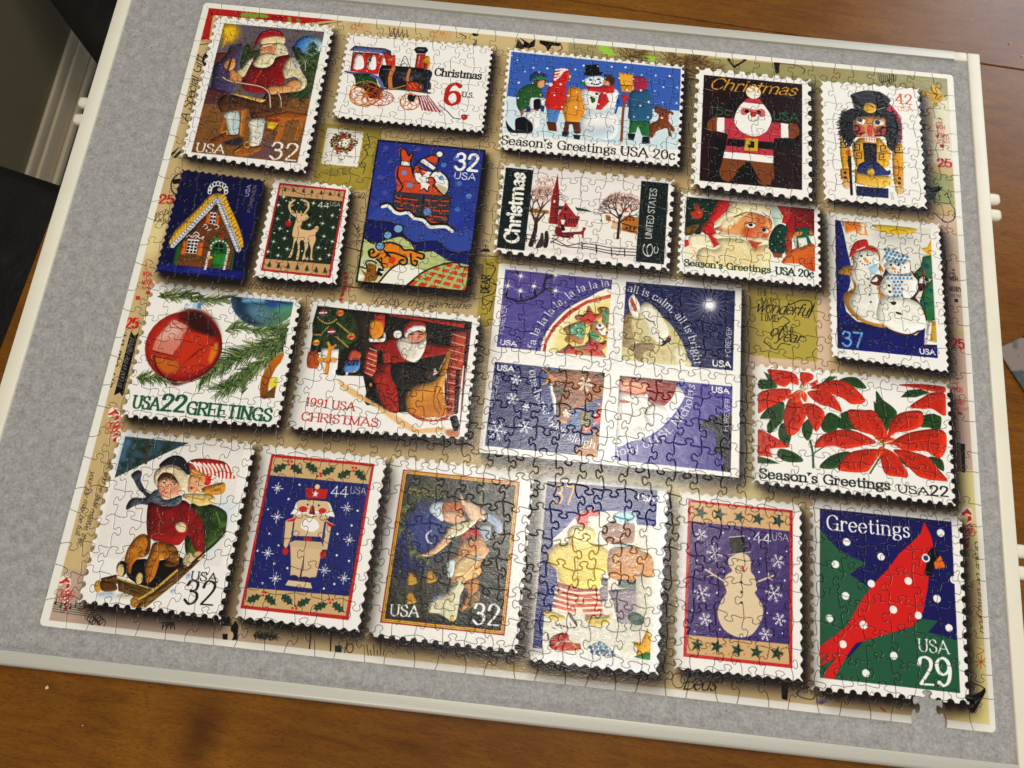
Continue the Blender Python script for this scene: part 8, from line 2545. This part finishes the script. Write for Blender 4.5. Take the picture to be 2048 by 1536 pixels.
mf = Mat('grey_felt', .95, .1); v = mf.coord((1, 1, 1))
f1 = mf.noise(v, 120, 6, .7, .3); f2 = mf.noise(v, 420, 4, .7); f3 = mf.noise(v, 150, 2, .5)
c1 = mf.ramp(f1, [(.30, srgb('7b7975')), (.52, srgb('9f9c98')), (.72, srgb('b9b6b1'))])
c2 = mf.mix(.42, c1, mf.ramp(f2, [(.3, srgb('6c6966')), (.7, srgb('c2bfba'))]))
vo = mf.n('ShaderNodeTexVoronoi'); vo.inputs['Scale'].default_value = 95; mf.l(v, vo.inputs['Vector'])
spk = mf.ramp(vo.outputs['Distance'], [(.04, (1, 1, 1, 1)), (.10, (0, 0, 0, 1))])
spm = mf.mix(1., spk, mf.ramp(f3, [(.60, (0, 0, 0, 1)), (.66, (1, 1, 1, 1))]), 'MULTIPLY')
mf.base(mf.mix(spm, c2, srgb('4b4845'))); mf.bump(f2, .5, .0008); FELT = mf.m

mw = Mat('oak_table', .27, .3); v = mw.coord((1, 1, 1), (0, 0, math.radians(1.5)))
vg = mw.coord((9, 60, 3), (0, 0, math.radians(1.5)))
warp = mw.noise(mw.coord((1.2, 5, 1)), 2.2, 3, .5, .6)
g1 = mw.noise(vg, 2.2, 8, .72, .9); g2 = mw.noise(mw.coord((110, 620, 10), (0, 0, math.radians(1.5))), 2.0, 3, .65, .6); g3 = mw.noise(v, 5.5, 3, .55, .8)
base = mw.ramp(g1, [(.30, srgb('4c2804')), (.50, srgb('76460a')), (.70, srgb('8e5a12'))])
base = mw.mix(.5, base, mw.ramp(g3, [(.28, srgb('563004')), (.5, srgb('794a0a')), (.75, srgb('946216'))]))
base = mw.mix(mw.ramp(g2, [(.34, (.62, .62, .62, 1)), (.50, (0, 0, 0, 1))]), base, srgb('4a2606'))
kn = mw.n('ShaderNodeVectorMath', operation='DISTANCE'); kc = mw.coord((1, .62, 1)); mw.l(kc, kn.inputs[0]); kn.inputs[1].default_value = (-0.222, -0.220, -.028)
kd = mw.n('ShaderNodeMath', operation='MULTIPLY_ADD'); mw.l(g3, kd.inputs[0]); kd.inputs[1].default_value = .03; mw.l(kn.outputs['Value'], kd.inputs[2])
base = mw.mix(mw.ramp(kd.outputs[0], [(.018, (.7, .7, .7, 1)), (.042, (0, 0, 0, 1))]), base, srgb('3c1a06'))
base = mw.mix(mw.ramp(warp, [(.26, (.6, .6, .6, 1)), (.40, (0, 0, 0, 1))]), base, srgb('5a2c0c'))
mw.base(base); mw.bump(g2, .12, .0004); WOOD = mw.m

ml = Mat('cream_plastic', .42, .5); v = ml.coord((1, 1, 1)); ml.base(ml.mix(ml.ramp(ml.noise(v, 30, 4), [(.45, (0, 0, 0, 1)), (.8, (.25, .25, .25, 1))]), srgb('e6dfca'), srgb('cfc6ac'))); ml.bump(ml.noise(v, 700, 2), .06, .0003); PLASTIC = ml.m
ma = Mat('brushed_aluminium', .42, .5); ma.b.inputs['Metallic'].default_value = .3; v = ma.coord((1, 60, 60)); ma.base(ma.ramp(ma.noise(v, 18, 3), [(.3, srgb('c9c5b7')), (.7, srgb('cfcbbd'))])); ma.bump(ma.noise(v, 60, 2), .03, .0002); ALU = ma.m
mk = Mat('black_leather', .5, .4); v = mk.coord((1, 1, 1)); mk.base(mk.ramp(mk.noise(v, 9, 4), [(.3, srgb('0e0d0c')), (.7, srgb('1d1b18'))])); mk.bump(mk.noise(v, 14, 5, .6), .5, .012); LEATHER = mk.m
mdk = Mat('dark_wood', .45, .4); mdk.base(srgb('1c1410')); DARKWOOD = mdk.m
mwl = Mat('olive_wall_paint', .8, .2); v = mwl.coord((1, 1, 1)); mwl.base(mwl.ramp(mwl.noise(v, 3, 3), [(.3, srgb('7c745a')), (.7, srgb('857d64'))])); mwl.bump(mwl.noise(v, 300, 2), .1, .0004); WALL = mwl.m
mt = Mat('white_trim_paint', .45, .5); mt.base(srgb('dccfb2')); TRIM = mt.m
mfl = Mat('dark_floor', .5, .4); v = mfl.coord((1, 14, 1)); mfl.base(mfl.ramp(mfl.noise(v, 6, 4), [(.3, srgb('2a2018')), (.7, srgb('40342a'))])); FLOOR = mfl.m
mm = Mat('flower_placemat', .35, .5); v = mm.coord((1, 1, 1))
n1_ = mm.noise(v, 42, 2, .4); n2_ = mm.noise(mm.coord((1.3, .9, 1)), 75, 2, .4); n3_ = mm.noise(mm.coord((.8, 1.2, 1), (0, 0, 1)), 110, 2, .4)
c = mm.mix(mm.ramp(n1_, [(.50, (0, 0, 0, 1)), (.56, (1, 1, 1, 1))]), srgb('81736a'), srgb('3f4c4a'))
c = mm.mix(mm.ramp(n2_, [(.60, (0, 0, 0, 1)), (.64, (1, 1, 1, 1))]), c, srgb('716640'))
c = mm.mix(mm.ramp(n3_, [(.67, (0, 0, 0, 1)), (.70, (1, 1, 1, 1))]), c, srgb('1c2426')); mm.base(c); MATTE = mm.m
mb = Mat('mat_edge', .5, .4); mb.base(srgb('2a2019')); MATEDGE = mb.m
mcr = Mat('crumb', .8, .3); mcr.base(srgb('e2d9c8')); CRUMB = mcr.m

# ---------------------------------------------------------------- object helpers
def empty(name, loc=(0, 0, 0)):
    o = bpy.data.objects.new(name, None); COL.objects.link(o); o.location = loc; return o
def tag(o, label=None, cat=None, group=None, kind=None):
    for k, v in (('label', label), ('category', cat), ('group', group), ('kind', kind)):
        if v: o[k] = v
    return o
def link(name, me, mats, parent=None):
    o = bpy.data.objects.new(name, me); COL.objects.link(o)
    for m in (mats if isinstance(mats, (list, tuple)) else [mats]): me.materials.append(m)
    if parent is not None:
        o.parent = parent; o.matrix_parent_inverse = Matrix.Translation(-Vector(parent.matrix_basis.translation)) @ Matrix.Identity(4) if parent.type != 'EMPTY' else Matrix.Translation(-Vector(parent.location))
    return o
def box_me(name, x0, x1, y0, y1, z0, z1, bev=0., seg=2, taper=0.):
    bm = bmesh.new(); bmesh.ops.create_cube(bm, size=1.)
    for q in bm.verts:
        k = 1-taper if q.co.z < 0 else 1.
        q.co = Vector(((x0+x1)/2+q.co.x*(x1-x0)*k, (y0+y1)/2+q.co.y*(y1-y0)*k, (z0+z1)/2+q.co.z*(z1-z0)))
    if bev: bmesh.ops.bevel(bm, geom=bm.edges[:]+bm.verts[:], offset=bev, segments=seg, profile=.5, affect='EDGES', clamp_overlap=True)
    me = bpy.data.meshes.new(name); bm.to_mesh(me); bm.free()
    if bev:
        for p in me.polygons: p.use_smooth = True
        try: me.set_sharp_from_angle(angle=math.radians(40))
        except Exception: pass
    return me
def box(name, a, mat, parent=None, bev=0., seg=2, taper=0.): return link(name, box_me(name, *a, bev, seg, taper), mat, parent)
def extrude_x(name, prof, x0, x1, mat, parent=None):
    """profile in (y, z) swept along x"""
    n = len(prof); vs = [(x, y, z) for x in (x0, x1) for y, z in prof]
    fs = [(i, (i+1) % n, n+(i+1) % n, n+i) for i in range(n)] + [tuple(range(n))[::-1], tuple(range(n, 2*n))]
    me = bpy.data.meshes.new(name); me.from_pydata(vs, [], fs); me.update()
    bm = bmesh.new(); bm.from_mesh(me); bmesh.ops.recalc_face_normals(bm, faces=bm.faces); bm.to_mesh(me); bm.free()
    for p in me.polygons: p.use_smooth = True
    try: me.set_sharp_from_angle(angle=math.radians(35))
    except Exception: pass
    return link(name, me, mat, parent)

# ---------------------------------------------------------------- the setting: floor, wall with skirting, table
TZ = -.028                                  # table top
FZ = -.750                                  # floor
o = box('floor', (-1.10, 1.2, -1.2, 1.6, FZ-.02, FZ), FLOOR); tag(o, kind='structure')
wl = box('wall', (-1.20, -1.060, -1.2, 1.6, FZ, .75), WALL); tag(wl, kind='structure')
def wall_part(name, a, bev): return box(name, a, TRIM, wl, bev)
wall_part('baseboard', (-1.0605, -1.046, -1.2, 1.6, FZ, FZ+.052), .002)
wall_part('baseboard_cap', (-1.0605, -1.051, -1.2, 1.6, FZ+.0525, FZ+.075), .004)
wall_part('shoe_moulding', (-1.0455, -1.034, -1.2, 1.6, FZ, FZ+.017), .005)

tb = empty('dining_table', (-.497, 0, FZ))
tag(tb, 'orange-brown wooden table under the puzzle board, its joint running off at the far right', 'table')
box('tabletop_plank', (-.497, 1.05, -.66, .4114, TZ-.032, TZ), WOOD, tb, .0012, 1)
box('tabletop_plank', (-.497, 1.05, .4121, 1.05, TZ-.032, TZ-.0004), WOOD, tb, .0012, 1)
for sx, sy in ((-.44, -.60), (.99, -.60), (-.44, .99), (.99, .99)): box('leg', (sx-.03, sx+.03, sy-.03, sy+.03, FZ, TZ-.0325), WOOD, tb, .003, 1, .25)
box('apron', (-.41, .96, -.615, -.59, TZ-.10, TZ-.0328), WOOD, tb); box('apron', (-.41, .96, .98, 1.0, TZ-.10, TZ-.0328), WOOD, tb)
tb.rotation_euler = (0, 0, math.radians(-4))

# ---------------------------------------------------------------- chairs at the left end of the table
def chair(loc, rz, label):
    c = empty('dining_chair', (0, 0, 0)); tag(c, label, 'chair', 'black leather chairs at the table')
    w = .23
    st = box('seat', (-w, w, -w, w, .385, .470), LEATHER, c, .036, 5); box('seat_welt', (-w-.004, w+.004, -w-.004, w+.004, .424, .431), LEATHER, st, .003, 2)
    box('seat_rail', (-w+.012, w-.012, -w+.012, w-.012, .33, .3845), DARKWOOD, c, .004, 1)
    for sx in (-1, 1):
        for sy in (-1, 1): box('leg', (sx*(w-.035)-.02, sx*(w-.035)+.02, sy*(w-.035)-.02, sy*(w-.035)+.02, 0, .3295), DARKWOOD, c, .003, 1, .3)
    box('backrest', (-w-.07, -w+.0, -w, w, .475, .92), LEATHER, c, .022, 4)
    c.location = loc; c.rotation_euler = (0, 0, rz); return c
chair((-.775, .022, FZ), math.radians(-13), 'black leather chair whose seat shows beside the middle of the board')
chair((-.662, .740, FZ), math.radians(-46), 'black leather chair turned askew by the skirting at the far corner')

# ---------------------------------------------------------------- puzzle board
bd = empty('puzzle_board', (-.03, 0, TZ))
tag(bd, 'grey felt puzzle board with cream side rails and aluminium end rails', 'puzzle board')
X0, X1, Y0, Y1 = -.4555, .3965, -.3245, .3215
box('felt_panel', (X0-.004, X1+.004, Y0-.004, Y1+.004, -.004, 0.), FELT, bd)
box('tray_body', (X0-.010, X1+.010, Y0-.006, Y1+.006, TZ+.0005, -.0045), PLASTIC, bd, .002, 1)
zr = .0022
box('side_rail', (X0-.0135, X0, Y0-.0125, Y1+.0105, -.0055, zr), PLASTIC, bd, .0012, 2)
# the far right corner piece wraps round from the side rail
rr = box('side_rail', (X1, X1+.0125, Y0-.0125, Y1+.0105, -.0055, zr), PLASTIC, bd, .0014, 3)
box('corner_piece', (X1-.0135, X1-.0003, Y1+.0005, Y1+.0106, -.0055, zr-.0003), PLASTIC, rr, .0012, 2)
pf = [(0, zr+.0012), (.0085, zr+.0012), (.0098, zr+.0006), (.0106, zr-.0008), (.0108, -.0054), (0, -.0054)]
extrude_x('aluminium_rail', [(Y1+y, z) for y, z in pf], X0+.0005, X1-.0140, ALU, bd)
pb = [(0, zr+.0012), (-.0080, zr+.0012), (-.0098, zr+.0004), (-.0112, zr-.0016), (-.0121, zr-.0046), (-.0124, -.0075), (0, -.0075)]
extrude_x('aluminium_rail', [(Y0+y, z) for y, z in pb], X0+.0005, X1-.0005, ALU, bd)
def knob(x, y, sg):
    me = box_me('drawer_knob', min(x, x+sg*.019), max(x, x+sg*.019), y-.0058, y+.0058, -.015, -.0062, .0036, 3)
    return link('drawer_knob', me, PLASTIC, bd)
for y in (.181, .162): knob(X0-.0102, y, -1)
for y in (.1745, .1575, -.160, -.178): knob(X1+.0098, y, 1)

# ---------------------------------------------------------------- jigsaw pieces
NC, NR = 38, 27
rg = np.random.RandomState(2024)
gx = np.zeros((NR+1, NC+1)); gy = np.zeros((NR+1, NC+1))
for r in range(NR+1):
    for c in range(NC+1):
        x = SHW*c/NC; y = SHH*r/NR
        if 0 < c < NC: x += ((-1)**c*(-1)**r*1.9 + rg.uniform(-1.2, 1.2)) if 0 < r < NR else (-1)**(c+(r > 0))*2.1 + rg.uniform(-.6, .6)
        if 0 < r < NR: y += ((-1)**r*(-1)**c*1.9 + rg.uniform(-1.2, 1.2)) if 0 < c < NC else (-1)**(r+(c > 0))*2.6 + rg.uniform(-.6, .6)
        gx[r, c], gy[r, c] = x, y
HC, HR = 35, 26                             # the one piece still missing, in the near edge
gx[NR, HC], gx[NR, HC+1] = 696.5, 723.0; gx[NR-1, HC], gx[NR-1, HC+1] = 698.5, 721.5; gy[NR-1, HC] = gy[NR-1, HC+1] = 588.0

def cut(a, b, sg, along=None):
    """one interlocking cut from a to b with a round tab on side sg"""
    a = np.array(a); b = np.array(b); d = b-a; L = np.hypot(*d); u = d/L; n = np.array([-u[1], u[0]])*sg
    m = (along if along is not None else .5)*L + rg.uniform(-.9, .9); nk = 1.85*rg.uniform(.85, 1.15); hd = 3.4*rg.uniform(.88, 1.12); ht = 6.2*rg.uniform(.88, 1.1); sk = rg.uniform(-.7, .7); b1, b2 = rg.uniform(-2.0, 1.6, 2)
    q = [(0, 0), ((m-nk-2.2)*.5, b1*.6), (m-nk-2.2, b1*.2), (m-nk-.75, .30), (m-nk-.02, 1.15), (m-nk*1.02+sk*.2, ht*.38), (m-hd+sk*.8, ht*.62), (m-hd*.74+sk, ht*.90), (m+sk, ht), (m+hd*.74+sk, ht*.90), (m+hd+sk*.8, ht*.62), (m+nk*1.02+sk*.2, ht*.38), (m+nk+.02, 1.15), (m+nk+.75, .30), (m+nk+2.2, b2*.2), (L-(L-m-nk-2.2)*.5, b2*.6), (L, 0)]
    p = np.array([a+u*s+n*t for s, t in q])
    return smooth(p, False, 2)
HZ, VT = {}, {}
for r in range(1, NR):
    for c in range(NC):
        al = .60 if c == 0 else (.40 if c == NC-1 else .5)
        sg = rg.choice([-1, 1])
        if (r, c) == (HR, HC): sg = -1
        HZ[r, c] = cut((gx[r, c], gy[r, c]), (gx[r, c+1], gy[r, c+1]), sg, al)
for r in range(NR):
    for c in range(1, NC):
        al = .60 if r == 0 else (.38 if r == NR-1 else .5)
        sg = rg.choice([-1, 1])
        if (r, c) == (HR, HC): sg = -1
        if (r, c) == (HR, HC+1): sg = 1
        VT[r, c] = cut((gx[r, c], gy[r, c]), (gx[r+1, c], gy[r+1, c]), sg, al)

def outline(r, c):
    def H(rr): return HZ[rr, c] if 0 < rr < NR else np.array([[gx[rr, c], gy[rr, c]], [gx[rr, c+1], gy[rr, c+1]]])
    def Vv(cc): return VT[r, cc] if 0 < cc < NC else np.array([[gx[r, cc], gy[r, cc]], [gx[r+1, cc], gy[r+1, cc]]])
    p = np.vstack([H(r)[:-1], Vv(c+1)[:-1], H(r+1)[::-1][:-1], Vv(c)[::-1][:-1]])
    if r in (0, NR-1) and c in (0, NC-1):   # rounded corner of the sheet
        cx, cy = (0 if c == 0 else SHW), (0 if r == 0 else SHH); k = int(np.argmin(np.hypot(p[:, 0]-cx, p[:, 1]-cy))); R = 4.2
        ox, oy = (R if c == 0 else SHW-R), (R if r == 0 else SHH-R)
        a0 = math.atan2(*((p[k-1]-[ox, oy]) * ([0, 1] if abs(p[k-1][0]-cx) > abs(p[k-1][1]-cy) else [1, 0]))[::-1]); a1 = math.atan2(*((p[(k+1) % len(p)]-[ox, oy]) * ([0, 1] if abs(p[(k+1) % len(p)][0]-cx) > abs(p[(k+1) % len(p)][1]-cy) else [1, 0]))[::-1])
        da = (a1-a0+math.pi) % (2*math.pi)-math.pi
        arc = np.array([[ox+R*math.cos(a0+da*t), oy+R*math.sin(a0+da*t)] for t in np.linspace(0, 1, 6)])
        p = np.vstack([p[:k], arc, p[k+1:]])
    return p
def inset(p, d):
    e = np.roll(p, -1, 0)-p; e = e/np.maximum(np.hypot(e[:, 0], e[:, 1]), 1e-9)[:, None]
    n = np.c_[-e[:, 1], e[:, 0]]; m = n+np.roll(n, 1, 0); L = np.maximum(np.hypot(m[:, 0], m[:, 1]), .7)
    m = m/L[:, None]; k = 1/np.clip((m*n).sum(1), .6, 1)
    q = p+m*(d*k)[:, None]
    for _ in range(8):                          # close up tips narrower than the inset
        f = np.roll(q, -1, 0)-q; bad = np.where((f*e).sum(1) < 1e-4)[0]
        if not len(bad): break
        for i in bad:
            j = (i+1) % len(q); a, b = q[i-1], q[(j+1) % len(q)]; c = (q[i]+q[j])/2; q[i] = c+(a-c)*.04; q[j] = c+(b-c)*.04
    return q
RINGS = ((.16, 1.30), (.24, 1.58), (.48, 1.86), (.80, 2.0))
def piece_geo(r, c):
    p = outline(r, c); n = len(p)               # clockwise seen from above in y-up space
    ctr = p.mean(0); tx_, ty_ = rg.normal(0, .0035, 2); dz = rg.uniform(-.03, .03)
    vs = []
    for d, z in ((.16, 0.),)+RINGS:
        q = inset(p, d)
        for x, y in q:
            zz = 0. if z == 0 else z + dz + (x-ctr[0])*tx_ + (y-ctr[1])*ty_
            vs.append((x, y, zz))
    nr = len(RINGS)+1
    fs = []; mt = []
    for k in range(nr-1):
        for i in range(n):
            j = (i+1) % n; fs.append((k*n+j, k*n+i, (k+1)*n+i, (k+1)*n+j)); mt.append(1 if k == 0 else 0)
    fs.append(tuple(range((nr-1)*n, nr*n))[::-1]); mt.append(0)
    return np.array(vs), fs, mt, ctr
def piece_mesh(name, vs, fs, mt, org):
    xyz = np.c_[(vs[:, 0]-SHW/2-org[0]), (SHH/2-vs[:, 1]-org[1]), vs[:, 2]]/1000.
    me = bpy.data.meshes.new(name); me.from_pydata(xyz.tolist(), [], fs); me.update()
    me.polygons.foreach_set('material_index', np.array(mt, np.int32))
    me.polygons.foreach_set('use_smooth', np.array([m == 0 and len(f) == 4 for m, f in zip(mt, fs)], bool))
    uv = me.uv_layers.new(name='sheet'); vi = np.empty(len(me.loops), np.int32); me.loops.foreach_get('vertex_index', vi)
    uv.data.foreach_set('uv', np.c_[vs[vi, 0]/SHW, 1-vs[vi, 1]/SHH].astype(np.float32).ravel())
    return me
pz = empty('jigsaw_puzzle', (0, 0, 0))
tag(pz, 'nearly finished jigsaw puzzle of Christmas postage stamps lying on grey felt', 'jigsaw puzzle')
allp = []
for r in range(NR):
    for c in range(NC):
        if (r, c) == (HR, HC): continue
        vs, fs, mt, ctr = piece_geo(r, c)
        w = np.array([ctr[0]-SHW/2, SHH/2-ctr[1], 2.])/1000; dv = CAM-w
        q = outline(r, c); area = abs((q[:, 0]*np.roll(q[:, 1], -1)-q[:, 1]*np.roll(q[:, 0], -1)).sum())/2
        allp.append((area*dv[2]/np.linalg.norm(dv)**3, vs, fs, mt, ctr))
allp.sort(key=lambda t: -t[0])
for a_, vs, fs, mt, ctr in allp[:300]:
    org = (ctr[0]-SHW/2, SHH/2-ctr[1])
    o = link('puzzle_piece', piece_mesh('puzzle_piece', vs, fs, mt, org), [CARD, CORE], pz); o.location = (org[0]/1000, org[1]/1000, 0)
V_, F_, M_ = [], [], []; base_i = 0
for a_, vs, fs, mt, ctr in allp[300:]:
    V_.append(vs); F_ += [tuple(i+base_i for i in f) for f in fs]; M_ += mt; base_i += len(vs)
o = link('interlocked_pieces', piece_mesh('interlocked_pieces', np.vstack(V_), F_, M_, (0, 0)), [CARD, CORE], pz); o['kind'] = 'stuff'

# ---------------------------------------------------------------- small things
me = box_me('placemat', 0, .26, -.19, 0, TZ+.0004, TZ+.0026, .0008, 1)
o = link('placemat', me, MATTE); o.location = (.4232, .0276, 0); o.rotation_euler = (0, 0, math.radians(30)); tag(o, 'flowered placemat corner poking out from behind the right rail of the board', 'placemat')
def hair(pts_, lab):
    cu = bpy.data.curves.new('lint_fibre', 'CURVE'); cu.dimensions = '3D'; cu.bevel_depth = .00016; cu.bevel_resolution = 1
    s = cu.splines.new('POLY'); q = smooth(np.array(pts_, float), False, 5); s.points.add(len(q)-1)
    for p, (x, y) in zip(s.points, q): p.co = (x/1000, y/1000, .0004, 1)
    ob = bpy.data.objects.new('tmp', cu); COL.objects.link(ob); me_ = bpy.data.meshes.new_from_object(ob); bpy.data.objects.remove(ob)
    o_ = link('lint_fibre', me_, CRUMB); tag(o_, lab, 'lint', 'stray lint fibres on the felt')
hair(HAIRS[0], 'long white lint fibre on the felt near the gingerbread house stamp'); hair(HAIRS[1], 'short white lint fibre nearest the left rail'); hair(HAIRS[2], 'straight white lint fibre below the long one on the felt')
def crumb(x, y, r, lab, sd):
    bm = bmesh.new(); bmesh.ops.create_icosphere(bm, subdivisions=2, radius=r/1000); g = random.Random(sd)
    for q in bm.verts: q.co *= g.uniform(.75, 1.2)
    me_ = bpy.data.meshes.new('crumb'); bm.to_mesh(me_); bm.free(); o_ = link('crumb', me_, CRUMB); o_.location = (x/1000, y/1000, TZ+r/1000*.7); tag(o_, lab, 'crumb', 'crumbs on the table top')
for k, (x, y, r, lab) in enumerate(CRUMBS): crumb(x, y, r, lab, k)
